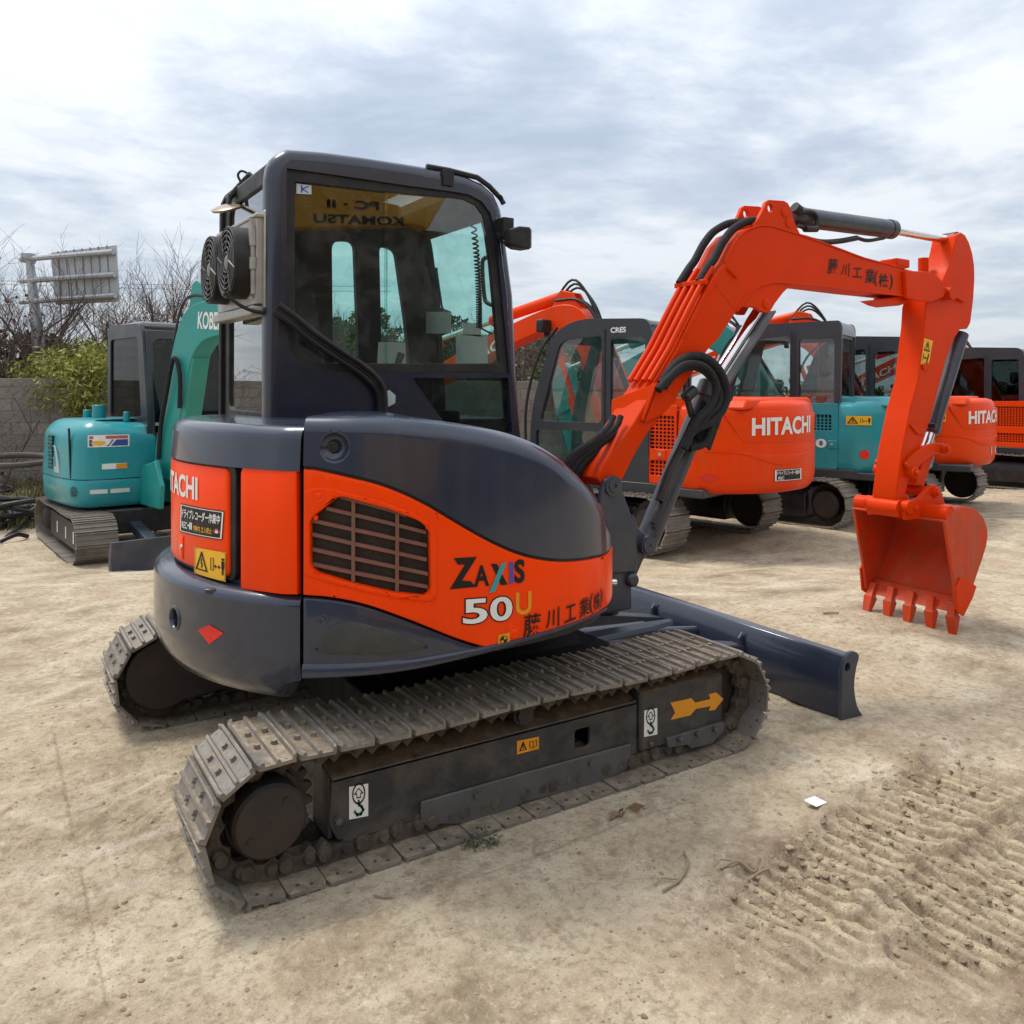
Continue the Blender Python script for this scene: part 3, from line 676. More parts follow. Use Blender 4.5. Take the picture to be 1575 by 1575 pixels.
# far trees on the skyline
far = [make_ever(21, 7.5, 2.6, 6000, LEAF_D, .28, 'distant_tree', 'tree', 'far trees on the skyline', .14, .1, .12), make_ever(22, 6.5, 2.9, 6000, LEAF_M, .28, 'distant_tree', 'tree', 'far trees on the skyline', .14, .1, .12)]
for k, px in enumerate(list(range(430, 900, 42)) + list(range(900, 1760, 30))):
    dpt = 46 + 17 * ((k * 37) % 10) / 10 if px < 900 else 85 + 30 * ((k * 37) % 10) / 10; p = dep(px, 603, dpt); p[2] = -.3
    place(far[k % 2], used, p, k * 2.4, (.75 + .3 * ((k * 53) % 10) / 10) * (1 if px < 900 else .5), 'far green tree on the skyline beyond the yard', 'far trees on the skyline')
# low arching bare shrub in front of the wall
ns = 0
for k, (px, d_, s_, rz) in enumerate([(-30, 12.2, .78, 0.), (12, 12.6, .62, 2.), (-75, 11.4, .85, 4.1), (70, 12.9, .5, 1.2), (150, 13.2, .55, 3.), (-12, 11.9, .6, 5.2), (30, 12.3, .55, .7), (48, 12.6, .5, 2.6), (-50, 12.4, .75, 1.6)]):
    if k == 0: T, W_ = bare_tree_mesh(33, 3.6, spread=.78, lean=.55, levels=3, thick=.022, first=.02); shp0 = thing('bare_shrub', 'x', 'shrub', group='bare twiggy shrubs by the wall'); T.build('stems', BARK, shp0, smooth=60); W_.build('twigs', TWIG, shp0, smooth=60)
    p = dep(px, 603, d_); p[2] = gz(p[0], p[1]) - .02
    place(shp0, used, p, rz, s_, 'leafless shrub with long arching twigs in front of the block wall', 'bare twiggy shrubs by the wall')
# back of a road sign on a cantilever pole
D_S = 15.6
sg = thing('road_sign', 'back of a large road sign on three arms of a galvanised pole', 'road sign', tuple(np.array(dep(66, 603, D_S)) * [1, 1, 0]))
sl0 = Vector(sg.location)
def SP(px, py, d=D_S): return Vector(dep(px, py, d)) - sl0
pb_ = SP(64, 603); pb_.z = -.5
MB().tube([pb_, SP(63.5, 575), SP(53, 470), SP(45.5, 398)], [.125, .12, .092, .07], 14).build('pole', STEEL, sg)
MB().tube([SP(44, 391), SP(44, 399)], .13, 10).tube([SP(36, 398), SP(53, 401)], .07, 8).build('pole_cap', STEEL, sg)
pn = [SP(78.5, 388, 15.6), SP(179, 376, 14.9), SP(184, 464, 14.9), SP(86, 469, 15.6)]
nrm = (pn[1] - pn[0]).cross(pn[3] - pn[0]).normalized(); nrm = nrm if nrm.dot(Vector(CAM) - sl0 - pn[0]) > 0 else -nrm
pm = MB(); v0 = [p - nrm * .02 for p in pn]; v1 = [p + nrm * .02 for p in pn]; pm.loft([v0, v1]); panel_o = pm.build('sign_panel', mat('panel_back', (.40, .41, .43), .45, .5, .3, .08, 2.), sg, bevel=.02)
rbm = MB()
for k in range(1, 8):
    a = pn[0].lerp(pn[1], k / 8); b_ = pn[3].lerp(pn[2], k / 8); rbm.tube([a + nrm * .025, b_ + nrm * .025], .013, 4)
rbm.build('panel_ribs', mat('panel_rib_grey', (.20, .21, .23), .5), panel_o)
for (l, r_) in (((40, 400), (181, 388)), ((40, 433), (183, 423)), ((40, 465), (184, 455))):
    MB().tube([SP(*l, 15.75) + nrm * .1, SP(*r_, 14.9) + nrm * .09], .052, 8).build('sign_arm', STEEL, sg)
# overhead wires
for k, (ya, yb) in enumerate(((428, 440), (433, 448))):
    wr = MB().tube([dep(-100 + 700 * t_, ya + (yb - ya) * t_ + 16 * t_ * (1 - t_), 46) for t_ in np.linspace(0, 1, 9)], .012, 4).build('overhead_wire', BLACKM); tag(wr, 'thin black overhead wire crossing the sky behind the bare trees', 'wire', 'pair of overhead wires')

# unseen dark shed added behind the viewer: darkens reflections, blocks low sky light
shm = mat('shed_sheet_metal', (.045, .045, .045), .6, .3, 0, .25, .5, ((.12, .09, .06), .4, .8))
shed = MB(); n_ = 220; xs_ = np.linspace(-26, 24, n_)
shed.loft([[(x, -14.0 + .03 * (1 if (k // 2) % 2 else -1), z) for k, x in enumerate(xs_)] for z in (-.3, 5.2)], caps=False, closed=False)
shed.loft([[(-26, -14.0, z0), (24, -14.0, z0), (24, -22., z1), (-26, -22., z1)] for z0, z1 in ((5.2, 6.6), (5.3, 6.7))])
so3 = shed.build('added_dark_shed', shm, None, smooth=0); tag(so3, 'dark corrugated shed added behind the viewer to give dark reflections', 'shed')
# ================================================================== THE EXCAVATOR IN FRONT
ex = thing('compact_excavator', 'large orange and dark grey excavator in front, with a yellow arrow on its track frame', 'excavator')

# ---------------------------------------------------------------- crawler tracks
def track_path(cr_, cf_, R, sag=.012, n=24):
    (xr, zr), (xf, zf) = cr_, cf_; P = []
    for k in range(n): t = k / n; P.append((xr + (xf - xr) * t, zr - R + (zf - zr) * t))
    for k in range(n): a = -PI / 2 + PI * k / n; P.append((xf + R * math.cos(a), zf + R * math.sin(a)))
    for k in range(n):
        t = k / n; P.append((xf + (xr - xf) * t, zf + R + (zr - zf) * t - sag * math.sin(2 * PI * t) ** 2))
    for k in range(n): a = PI / 2 + PI * k / n; P.append((xr + R * math.cos(a), zr + R * math.sin(a)))
    P.append(P[0]); P = np.array(P); S = np.concatenate([[0], np.cumsum(np.linalg.norm(np.diff(P, axis=0), axis=1))])
    return P, S
SHOEP = [(-.47, -.007), (-.48, .016), (-.455, .018), (-.40, .017), (-.37, .004), (-.07, .004), (-.045, .015), (.03, .015), (.06, .004), (.34, .004),
         (.365, .017), (.44, .018), (.485, .010), (.49, -.007)]
def make_track(root, name, cr_, cf_, R, Yc, W, ns, detail=True, mats=(None, None), hs=1., off=0., label=None):
    shoe_m, chain_m = mats[0] or SHOE, mats[1] or SHOE_D
    P, S = track_path(cr_, cf_, R - .022 * hs); tot = S[-1]; pitch = tot / ns
    inner = track_path(cr_, cf_, R - .022 * hs - .035)[0][:-1]
    if detail:      # the chain's own band, which carries the shoes
        n = len(inner); ring = MB(); A_ = ring.verts([(x, Yc - .02, z) for x, z in inner]); B_ = ring.verts([(x, Yc + .02, z) for x, z in inner]); o2 = track_path(cr_, cf_, R - .022 * hs - .010)[0][:-1]
        C_ = ring.verts([(x, Yc + .02, z) for x, z in o2]); D_ = ring.verts([(x, Yc - .02, z) for x, z in o2])
        for i in range(n):
            j = (i + 1) % n
            for u, v in ((A_, B_), (B_, C_), (C_, D_), (D_, A_)): ring.face([u[i], u[j], v[j], v[i]])
        b = ring.build(name, chain_m, root, smooth=30)
    belt = MB()
    for i in range(ns):
        q = ((i + .5 + off) * pitch) % tot
        a = ((q - pitch * .5) % tot); c = ((q + pitch * .5) % tot)
        g = lambda s_: np.array([np.interp(s_, S, P[:, 0]), np.interp(s_, S, P[:, 1])])
        A, B = g(a), g(c); mid = (A + B) / 2; t = (B - A) / np.linalg.norm(B - A); nrm = np.array([t[1], -t[0]])
        j = rng.uniform(-1, 1, 3) * .0022
        def T(u, h, y): e = mid + t * u * pitch + nrm * (h * hs + j[0]); return (e[0], y + j[1], e[1])
        ys = [(Yc - W / 2, .90), (Yc - W / 2 + .022, 1.), (Yc + W / 2 - .022, 1.), (Yc + W / 2, .90)]
        m = belt if not detail else MB()
        m.loft([[T(u * k, h, y) for u, h in SHOEP] for y, k in ys])
        if detail:
            for u in (-.22, .2):
                for yy in (-.055, .055): m.cyl(T(u, .002, Yc + yy), T(u, .017, Yc + yy), .011, .010, 6)
                for yy in (-.45, .45): m.cyl(T(u, .003, Yc + yy * W), T(u, .0052, Yc + yy * W), .006, .006, 6)
            m.b.faces.ensure_lookup_table(); nf = len(m.b.faces)
            for yy, uu in ((-.40, -.16), (.40, -.16), (-.44, .14), (.44, .14)): m.cyl(T(uu, -.0065, Yc + yy * W), T(uu, -.0085, Yc + yy * W), .0065, .0065, 8)
            for yy in (-.075, .075):
                lk = [(-.52, -.008), (-.5, -.060), (-.3, -.088), (-.1, -.062), (.12, -.062), (.3, -.085), (.48, -.060), (.5, -.008)]
                m.loft([[T(u, h, Yc + yy + dy) for u, h in lk] for dy in (-.017, .017)])
                m.cyl(T(-.32, -.046, Yc + yy * 1.25), T(-.32, -.046, Yc + yy * 1.45), .026, .021, 12)
                m.cyl(T(.30, -.044, Yc + yy * 1.25), T(.30, -.044, Yc + yy * 1.40), .022, .017, 12)
            m.b.faces.ensure_lookup_table()
            for f in m.b.faces[nf:]: f.material_index = 1
            so_ = m.build('track_shoe', shoe_m, b, smooth=30); so_.data.materials.append(chain_m)
    if not detail: b = belt.build(name, shoe_m, root, smooth=30)
    if label: b['label'] = label
    return b
RC, FC, TR = (-.81, .238), (1.205, .236), .236
RC0, FC0 = RC, FC
for side in (-1, 1):
    yc = .8 * side
    RC, FC = ((RC0[0] - .045, RC0[1]), (FC0[0] - .045, FC0[1])) if side > 0 else (RC0, FC0)
    tb = make_track(ex, 'crawler_track', RC, FC, TR, yc, .4, 41, True, off=.3 if side < 0 else .1)
    sp = MB(); nT = 21; pr = []
    for k in range(nT * 4):
        a = 2 * PI * k / (nT * 4); r = (.158, .158, .182, .182)[k % 4]; pr.append((RC[0] + r * math.cos(a), RC[1] + r * math.sin(a)))
    sp.prism(pr, yc - .016, yc + .016); sp.build('drive_sprocket', SHOE_D, tb, bevel=.004)
    MB().lathe((RC[0], yc, RC[1]), (0, side, 0), [(0, .14), (.05, .14), (.055, .125), (.075, .122), (.08, .115)]).build('motor_flange', DARKHUB, tb)
    h = MB(); h.lathe((RC[0], yc + side * .03, RC[1] + .012), (0, side, 0), [(0, .118), (.112, .118), (.124, .108), (.126, .0)])
    for a in (.9, 3.7): h.cyl((RC[0] + .075 * math.cos(a), yc + side * .154, RC[1] + .012 + .075 * math.sin(a)), (RC[0] + .075 * math.cos(a), yc + side * .159, RC[1] + .012 + .075 * math.sin(a)), .011, .010, 6)
    h.cyl((RC[0], yc + side * .154, RC[1] + .012), (RC[0], yc + side * .158, RC[1] + .012), .009, .009, 6)
    h.build('motor_cover', DARKHUB, tb, smooth=30)
    if side > 0:      # inner face of the far drive motor, closed by a tear-shaped plate
        tp = [(RC[0] - .0 + .165 * math.cos(a), RC[1] + .02 + .165 * math.sin(a)) for a in np.linspace(1.0, 2 * PI - 1.0, 22)] + [(-.52, .14), (-.52, .36)]
        MB().prism(tp, .6 + .03, .6 + .17).build('motor_guard', DARKHUB, tb, bevel=.008)
    MB().lathe((FC[0], yc - .05, FC[1]), (0, 1, 0), [(0, .06), (0, .15), (.02, .165), (.03, .185), (.07, .185), (.08, .165), (.1, .15), (.1, .06)]).build('idler_wheel', DARKHUB, tb, smooth=25)
    for x in (-.42, -.12, .18, .48, .78):
        MB().lathe((x, yc - .08, .105), (0, 1, 0), [(0, .03), (0, .055), (.05, .055), (.055, .065), (.105, .065), (.11, .055), (.16, .055), (.16, .03)], 16).build('track_roller', SHOE_D, tb, smooth=25)
    MB().lathe((.17, yc + side * .11, .368), (0, -side, 0), [(0, .0), (0, .034), (.02, .034), (.022, .042), (.10, .042), (.2, .036)], 18).build('carrier_roller', DARKHUB, tb, smooth=25)
    # track frame: hollow box with a sloping top, holes cut in its outer side
    fr = MB(); s = side
    def FP(x0, x1, y, z0, z1): return [(x0, z0), (x1, z0), (x1, z1), (x0, z1)]
    hole = rounded(xz([(884, 1123), (907, 1117), (907, 1147), (884, 1153)], -.89), .016)
    out = [(-.57, .10), (-.52, .085), (.735, .090), (.735, .312), (-.59, .305), (-.60, .16)]
    fr.plate(out, [hole], s * .892, s * .874)
    sl = Vector((0, s * -.17, .065)); ov = [(.17 + .075 * math.cos(a), .55 + .17 * math.sin(a)) for a in np.linspace(0, 2 * PI, 21)[:-1]]
    Ms = Matrix(((1, 0, 0, 0), (0, s * -.17, 0, s * .892), (0, .065, -1, .306), (0, 0, 0, 1)))
    t2 = MB(); t2.plate([(-.59, 0), (.735, 0), (.735, 1), (-.59, 1)], [ov], 0, .014, 2); bmesh.ops.transform(t2.b, matrix=Ms, verts=t2.b.verts)
    me_ = bpy.data.meshes.new('tmp'); t2.b.to_mesh(me_); fr.b.from_mesh(me_); bpy.data.meshes.remove(me_)
    fr.box((-.56, min(s * .70, s * .722), .09), (.735, max(s * .70, s * .722), .37))
    fr.loft([[(x, s * y, z) for y, z in ((.874, .10), (.874, .30), (.725, .36), (.725, .10))] for x in (-.598, -.58)])
    fb = fr.build('track_frame', FRAMEG, ex, smooth=30, bevel=.004)
    f2 = MB(); y0 = .902
    f2.loft([[(x, s * y, z) for y, z in ((y0, .092), (y0, .338), (y0 - .03, .352), (.74, .372), (.70, .372), (.70, .092))] for x in (.745, 1.232)])
    f2.build('idler_yoke', FRAMEG, ex, bevel=.012)
    if side < 0:
        Yg = -.905
        g = MB(); g.prism(xz([(647.6, 1234), (800, 1191), (971, 1144), (970, 1178), (953, 1190), (941, 1196), (910, 1209), (852, 1224), (809, 1234), (776, 1249), (738, 1263), (712, 1268), (682, 1268), (656, 1272), (647.6, 1264)], Yg), Yg, Yg + .012)
        go = g.build('roller_guard', GUARDG, fb, bevel=.004)
        bo = MB()
        for px, py in ((732, 1222), (908, 1172), (520, 1262)): c = onY(px, py, Yg); bo.cyl((c[0], Yg + .004, c[2]), (c[0], Yg - .012, c[2]), .013, .012, 6)
        bo.build('guard_bolts', GUARDG, fb)
        Yg = -.918
        g = MB(); g.prism(xz([(1026, 1136), (1113.7, 1110), (1113.7, 1124), (1095, 1144), (1063, 1152), (1058, 1146), (1028.5, 1151)], Yg), Yg, Yg + .018)
        for px, py in ((1044, 1136), (1071, 1128), (1098, 1121)): c = onY(px, py, Yg); g.cyl((c[0], Yg, c[2]), (c[0], Yg - .02, c[2]), .013, .012, 6)
        c = onY(1001, 1144, -.905); g.cyl((c[0], -.9, c[2]), (c[0], -.914, c[2]), .012, .011, 6)
        g.build('idler_guard', GUARDG, fb, bevel=.003)
        for Yd, q in ((-.8945, [(537, 1260.7), (566.4, 1255), (566.4, 1205), (537, 1210.4)]), (-.9045, [(990.5, 1133.7), (1011, 1129.6), (1011, 1089), (990.8, 1093)])):
            f = quadmap(*[onY(x, y, Yd) for x, y in q]); f_ = quadmap(*[onY(x, y, Yd - .0012) for x, y in q])
            st = shape_on('lifting_sticker', [[(0, 0), (1, 0), (1, 1), (0, 1)]], f, WHITE, fb)
            shape_on('ring_print', ring2(.5, .74, .27, .33, 22, 1.05) + stroke([(.4, .62), (.4, .74), (.28, .74), (.5, .9), (.72, .74), (.6, .74), (.6, .62)], .035, True), f_, INK, fb)
            shape_on('hook_print', stroke([(.5, .5), (.52, .40), (.66, .32), (.74, .22), (.62, .11), (.42, .10), (.30, .2)], .10), f_, GREENI, fb)
        A = [(470, 790), (585, 765), (605, 790), (690, 770), (680, 745), (720, 733), (762, 770), (715, 830), (680, 835), (690, 810), (610, 825), (580, 860), (470, 885), (495, 845)]
        P_ = [onY(900 + x / 3.58, 860 + y / 3.58, -.9045) for x, y in A]
        rawmesh('direction_arrow', P_, [tuple(range(len(P_)))], YELO, fb)
        q = [(795, 1160.6), (829, 1151.7), (829, 1132.7), (795, 1140)]
        f = quadmap(*[onY(x, y, -.8945) for x, y in q]); f_ = quadmap(*[onY(x, y, -.8957) for x, y in q])
        shape_on('warning_sticker', [[(0, 0), (1, 0), (1, 1), (0, 1)]], f, YELO, fb)
        shape_on('pictogram', stroke([(.14, .22), (.42, .22), (.28, .82)], .05, True) + stroke([(.28, .66), (.28, .34)], .05) + stroke([(.58, .3), (.58, .75), (.74, .68), (.9, .75), (.9, .3), (.74, .24)], .03, True) + stroke([(.74, .68), (.74, .26)], .03) + stroke([(.6, .14), (.88, .14)], .02), f_, INK, fb)

uc = MB(); uc.box((-.32, -.62, .24), (.92, .62, .42)); uc.lathe((.1, 0, .40), (0, 0, 1), [(0, .42), (.12, .42), (.125, .38), (.24, .38)], 40)
uc.loft([[(x, y, z) for y, z in ((-.6, .3), (.6, .3), (.36, .47), (-.36, .47))] for x in (-.2, .8)])
uc.build('car_body', mat('shaded_greasy_steel', (.007, .007, .007), .7, .2, 0, .3, 5.), ex, bevel=.01)  # grease colour taken near black to hold the shade under the house
# ---------------------------------------------------------------- dozer blade (set at a slight angle)
bl = MB(); Rz = Matrix.Translation((2.0, 0, 0)) @ Matrix.Rotation(math.radians(-1.0), 4, 'Z')
prof = [(.10, .0), (.045, .06), (.018, .15), (.03, .24), (.07, .305), (.045, .318), (-.0, .312), (-.045, .25), (-.05, .06), (-.03, .0)]
bl.loft([[Rz @ Vector((x, y, z)) for x, z in prof] for y in (-.985, .985)])
blade = bl.build('dozer_blade', GREY, ex, bevel=.006)
for s in (-1, 1):
    e = MB(); pe = cr([(-.055, .0), (-.056, .10), (-.05, .25), (-.02, .318), (.02, .335), (.06, .325), (.075, .30), (.055, .25), (.04, .16), (.065, .06), (.115, .0)], 3)
    hl = [(-.012 + .02 * math.cos(a), .265 + .022 * math.sin(a)) for a in np.linspace(0, 2 * PI, 15)[:-1]]
    e.plate(pe, [hl], s * .986, s * 1.006); e.build('end_plate', GREYM, blade, bevel=.003, M=Rz)
for yr in (-.36, .36):
    MB().prism([(-.05, .02), (-.05, .26), (-.03, .31), (-.075, .27), (-.12, .16), (-.13, .02)] if abs(yr) < .3 else [(-.048, .02), (-.048, .28), (-.075, .25), (-.085, .02)], yr - .008, yr + .008).build('blade_rib', GREYM, blade, bevel=.002, M=Rz)
for yr in (-.33, .33):
    MB().loft([[(x, yr + dy, z + dz) for dy, dz in ((-.05, -.05), (.05, -.05), (.05, .05), (-.05, .05))] for x, z in ((.75, .34), (1.35, .27), (1.95, .16))]).build('blade_arm', GREYM, ex, bevel=.008)
MB().loft([[(x, y + dy, z) for dy, z in ((-w_, .40), (w_, .40), (w_ * .8, .425), (-w_ * .8, .425))] for x, y, w_ in ((.90, -.36, .06), (1.25, -.36, .05), (1.42, -.36, .02))]).build('blade_bracket', GREYM, ex, bevel=.004)
MB().cyl((.9, 0, .30), (1.55, 0, .26), .05).cyl((1.5, 0, .26), (1.95, 0, .2), .025).build('blade_cylinder', GREYM, ex)

# ---------------------------------------------------------------- house: counterweight, rear, covers
RW = 1.087
cwpts = [(.1 + RW * math.cos(a), RW * math.sin(a)) for a in np.linspace(math.radians(120), math.radians(222.5), 16)]
CW = Wall(cwpts, 5, [(-.654, -.765)])
rearP = [(-.42, .86), (-.62, .72), (-.78, .5), (-.88, .25), (-.915, .0), (-.885, -.25), (-.81, -.5), (-.703, -.718)]
REAR = Wall(rearP, 8, [(-.655, -.762)])
SIDE = Wall([(-.655, -.788), (-.5, -.892), (-.3, -.968), (-.05, -1.008), (.2, -1.0), (.42, -.955), (.58, -.875), (.7, -.76), (.79, -.62), (.85, -.42), (.87, -.2), (.87, .0)], 8)
# counterweight: tall ring with chamfered ledge and tucked lower edge
zt, zb = .928, .605
prof = [(-.35, zb + .0), (-.10, zb - .09), (-.055, zb - .075), (-.018, zb - .02), (0, zb + .07), (.0, .862), (-.004, .878), (-.026, .896), (-.12, .910), (-.4, .918)]
ch_ = CW.hit(269, 951)
SS = np.unique(np.concatenate([np.linspace(0, CW.len - .004, 60), np.linspace(ch_[0] - .05, ch_[0] + .05, 34)]))
pp_ = []
for (d0, z0), (d1, z1) in zip(prof, prof[1:]):
    k = 30 if (d0, d1) == (0, 0) else 1
    pp_ += [(d0 + (d1 - d0) * i / k, z0 + (z1 - z0) * i / k) for i in range(k)]
prof = pp_ + [prof[-1]]
rings = []
for q in SS:
    e = min(1, (CW.len - q) / .10); e2 = e * e * (3 - 2 * e); rg_ = []
    for d, z in prof:
        r_ = math.hypot(q - ch_[0], z - ch_[1]); dd2 = d - .075 * (1 - sstep(.030, .037, np.array(r_))) if r_ < .04 else d
        rg_.append(CW.pos(q, zb + (z - zb) * e2 if z < zb + .01 else z, float(dd2)))
    rings.append(rg_)
cw = MB().loft(rings, caps=False, closed=False)
cw.face(cw.verts(rings[-1])); counter = cw.build('counterweight', GREY, ex, smooth=40)
c = ch_; nrm = CW.pos(c[0], c[1], 1); p0 = Vector(CW.pos(c[0], c[1], .0)); dn = (Vector(nrm) - p0).normalized()
hb = MB(); hb.lathe(p0, dn, [(-.012, .034), (.001, .036), (.005, .040), (.005, .044), (-.001, .050)], 32); bmesh.ops.delete(hb.b, geom=[f for f in hb.b.faces if len(f.verts) > 4], context='FACES'); hb.build('hole_rim', GREY, counter)
P4 = [CW.pos(*CW.hit(x, y, .003), .003) for x, y in [(304, 969), (322, 961), (344, 974), (322, 991)]]
rawmesh('red_diamond_sticker', P4, [(0, 1, 2, 3)], RED, counter)
c = CW.hit(322, 909); MB().box((-.02, -.012, -.012), (.02, .02, .004), Matrix.Translation(Vector(CW.pos(c[0], .885, -.006))) @ Matrix.Rotation(math.radians(-25), 4, 'Z')).build('ledge_lug', GREY, counter, bevel=.004)

# rear band under the cab
ss = np.linspace(.35, REAR.len, 50)
rh = REAR.hood('rear_hood', ss, [1.325] * 50, [1.478] * 50, [.045] * 50, GREY, ex, .6, .10, d=.012)
# dark body behind the doors
bd = MB(); rings = [[REAR.pos(q, z, -.025 - k) for z, k in ((.90, 0), (1.40, .0), (1.40, .4), (.90, .4))] for q in np.linspace(.2, REAR.len - .01, 40)]
bd.loft(rings, caps=True, closed=True).build('engine_bay', BLACK, ex)
door = REAR.panel('rear_door', rounded([(REAR.hit(351, 800, .008)[0], .925), (REAR.hit(351, 800, .008)[0], 1.318), (REAR.hit(351, 800, .008)[0] - .86, 1.318), (REAR.hit(351, 800, .008)[0] - .86, .925)], .03), .008, .03, ORANGE, ex, .009, sz=True)
sD = REAR.hit(351, 800, .008)[0]
REAR.panel('door_gasket', rounded([(sD + .030, .912), (sD + .030, 1.335), (sD - .88, 1.335), (sD - .88, .912)], .04), -.002, .03, BLACK, door, .004, sz=True)
corner = REAR.panel('corner_panel', [(369.5, 906), (369.5, 727), (373, 719), (456, 721), (457, 915)], .010, .03, ORANGE, ex, .006)
# lettering and stickers on the rear door
sr, z0 = REAR.hit(303.5, 770, .011); z1 = REAR.hit(303.5, 742, .011)[1]; z1 = z0 + .088
wl = .455
put_text('maker_lettering', 'HITACHI', lambda u, v: REAR.pos(sr - wl + wl * u, z0 + (z1 - z0) * v, .0105), WHITE, door, .03)
fm = lambda d: REAR.smap((276.5, 818), (341, 831), (344.5, 786), (278, 774), d)
f = fm(.0105); f1 = fm(.0125)
shape_on('recorder_sticker', [[(u, 0), (u + .1, 0), (u + .1, 1), (u, 1)] for u in np.arange(0, 1, .1)], f, INK, door)
shape_on('sticker_border', stroke([(u, .05) for u in np.linspace(.02, .98, 9)] + [(.98, .95)] + [(u, .95) for u in np.linspace(.98, .02, 9)], .025, True), f1, WHITE, door)
sub = lambda f_, x0, x1, y0, y1: (lambda u, v: f_(x0 + (x1 - x0) * u, y0 + (y1 - y0) * v))
put_text('recorder_title', 'ドライブレコーダー作業中', sub(f1, .05, .94, .52, .86), WHITE, door, .02)
put_text('recorder_rec', 'REC', sub(f1, .06, .22, .17, .40), WHITE, door, .01)
shape_on('recorder_icon', [disc2(.25, .3, .028, 10), [(.28, .18), (.315, .18), (.315, .42), (.28, .42)], [(.325, .18), (.35, .18), (.35, .42), (.325, .42)]], f1, WHITE, door)
put_text('recorder_note', '作動内 立入禁止', sub(f1, .38, .80, .15, .36), YEL, door, .01)
shape_on('stop_ring', ring2(.89, .27, .055, .07, 16, 1.), f1, RED, door)
shape_on('stop_hand', [disc2(.89, .25, .035, 10), [(.865, .25), (.875, .37), (.885, .25)], [(.885, .25), (.893, .39), (.90, .25)], [(.90, .25), (.912, .36), (.917, .25)]], f1, WHITE, door)
fm = lambda d: REAR.smap((298.5, 881), (347, 895), (348, 850), (299, 841), d)
shape_on('warning_sticker', [[(u, 0), (u + .2, 0), (u + .2, 1), (u, 1)] for u in np.arange(0, 1, .2)], fm(.0105), YEL, door)
shape_on('pictogram', WARN_WIDE + stroke([(.02, .03), (.98, .03), (.98, .97), (.02, .97)], .012, True), fm(.0120), INK, door)
lp = [REAR.hit(x, y, .010) for x, y in [(275, 858), (281, 860), (282, 825), (276, 823)]]
REAR.panel('door_latch', lp, .012, .01, ORANGE, door, .002, sz=True)
c = REAR.hit(279, 841, .012); p0 = Vector(REAR.pos(c[0], c[1], .012)); dn = (Vector(REAR.pos(c[0], c[1], 1)) - p0).normalized()
MB().cyl(p0, p0 + dn * .004, .010, .009, 12).build('key_lock', CHROME, door)

# right hand covers
top_edge = [(462, 722), (482, 722.5), (505, 727), (540, 735), (580, 745), (620, 760), (660, 780), (700, 804), (740, 827), (770, 842), (800, 854), (830, 861), (862, 864), (895, 862), (926, 856)]
def low_edge(x): return np.interp(x, [p[0] for p in bot], [p[1] for p in bot])
bot = [(462, 915), (500, 917.5), (540, 924), (580, 935), (640, 957), (700, 981), (764, 1001)]
botR = [(764, 1001), (800, 988), (840, 975), (880, 960), (910, 946), (931, 933)]
eT = cr(top_edge, 3); eB = cr(bot, 3); eR = cr(botR, 3)
def S_(pts, d): return [SIDE.hit(x, y, d) for x, y in pts]
# front end of the orange cover runs on round the corner, out of sight
sT = S_(eT, 0.); sB = S_(eB, 0.); sR = S_(eR, 0.)
sEnd = SIDE.len - .05
grille_px = [(478, 798), (520, 764), (530, 763.5), (600, 783), (645, 801), (660, 815), (662, 905), (655, 916), (600, 910), (540, 896), (487, 880), (478, 868)]
gsz = rounded(S_(grille_px, 0), .018)
outl = sT + [(sEnd, sT[-1][1]), (sEnd, sR[-1][1])] + sR[::-1][:-1] + sB[::-1]
cover = SIDE.panel('side_cover', outl, .006, .03, ORANGE, ex, .008, sz=True, holes=[gsz])
# raised swage round the grille
def inflate(poly, k):
    c = np.mean(np.array(poly), 0); return [tuple(c + (np.array(p) - c) * k) for p in poly]
ringo = rounded(S_([(463, 733), (500, 737), (580, 757), (640, 778), (676, 803), (683, 820), (684, 922), (678, 935), (655, 936), (600, 927), (540, 912), (463, 892)], 0), .025)
swg = SIDE.panel('grille_surround', rounded(S_([(469, 752), (500, 748), (580, 768), (640, 790), (668, 810), (672, 822), (671, 917), (660, 925), (600, 918), (540, 904), (469, 884)], 0), .02), .012, .008, ORANGE, cover, .006, sz=True, holes=[gsz])
SIDE.panel('cooling_mesh', inflate(gsz, 1.02), -.022, .004, mat('dark_mesh', (.022, .020, .018), .7, .3, 0, .3, 60., ((.16, .07, .035), .25, 3.)), cover, 0, sz=True)
RIBM = mat('dusty_grille_bar', (.235, .085, .055), .65, .3, 0, .2, 8., ((.13, .085, .065), .6, 9.))
gb = MB(); gmap = lambda q, z, d: SIDE.pos(q, z, d)
gs = np.array(gsz); s0g, s1g = gs[:, 0].min(), gs[:, 0].max()
def zrange(q):
    zs = []
    for i in range(len(gsz)):
        a, b_ = gsz[i - 1], gsz[i]
        if (a[0] - q) * (b_[0] - q) < 0: t = (q - a[0]) / (b_[0] - a[0]); zs.append(a[1] + t * (b_[1] - a[1]))
    return (min(zs), max(zs)) if len(zs) > 1 else None
zr0 = zrange((s0g + s1g) / 2)
hz_lines = [((478, 801), (655, 809 + 30)), ((478, 822), (660, 862)), ((478, 845), (662, 884)), ((478, 868), (662, 904)), ((500, 782), (650, 818)), ((528, 766), (640, 798))]
for (a, b_) in hz_lines:
    A, B = SIDE.hit(*a), SIDE.hit(*b_); seg = []
    for t in np.linspace(-.05, 1.1, 40):
        q, z = A[0] + (B[0] - A[0]) * t, A[1] + (B[1] - A[1]) * t + .004 * math.sin(t * PI)
        zr = zrange(q)
        if zr and zr[0] < z < zr[1]: seg.append((q, z))
    if len(seg) > 2: gb.loft([[SIDE.pos(q, z + dz, d) for dz, d in ((-.006, -.004), (.006, -.004), (.006, -.02), (-.006, -.02))] for q, z in seg])
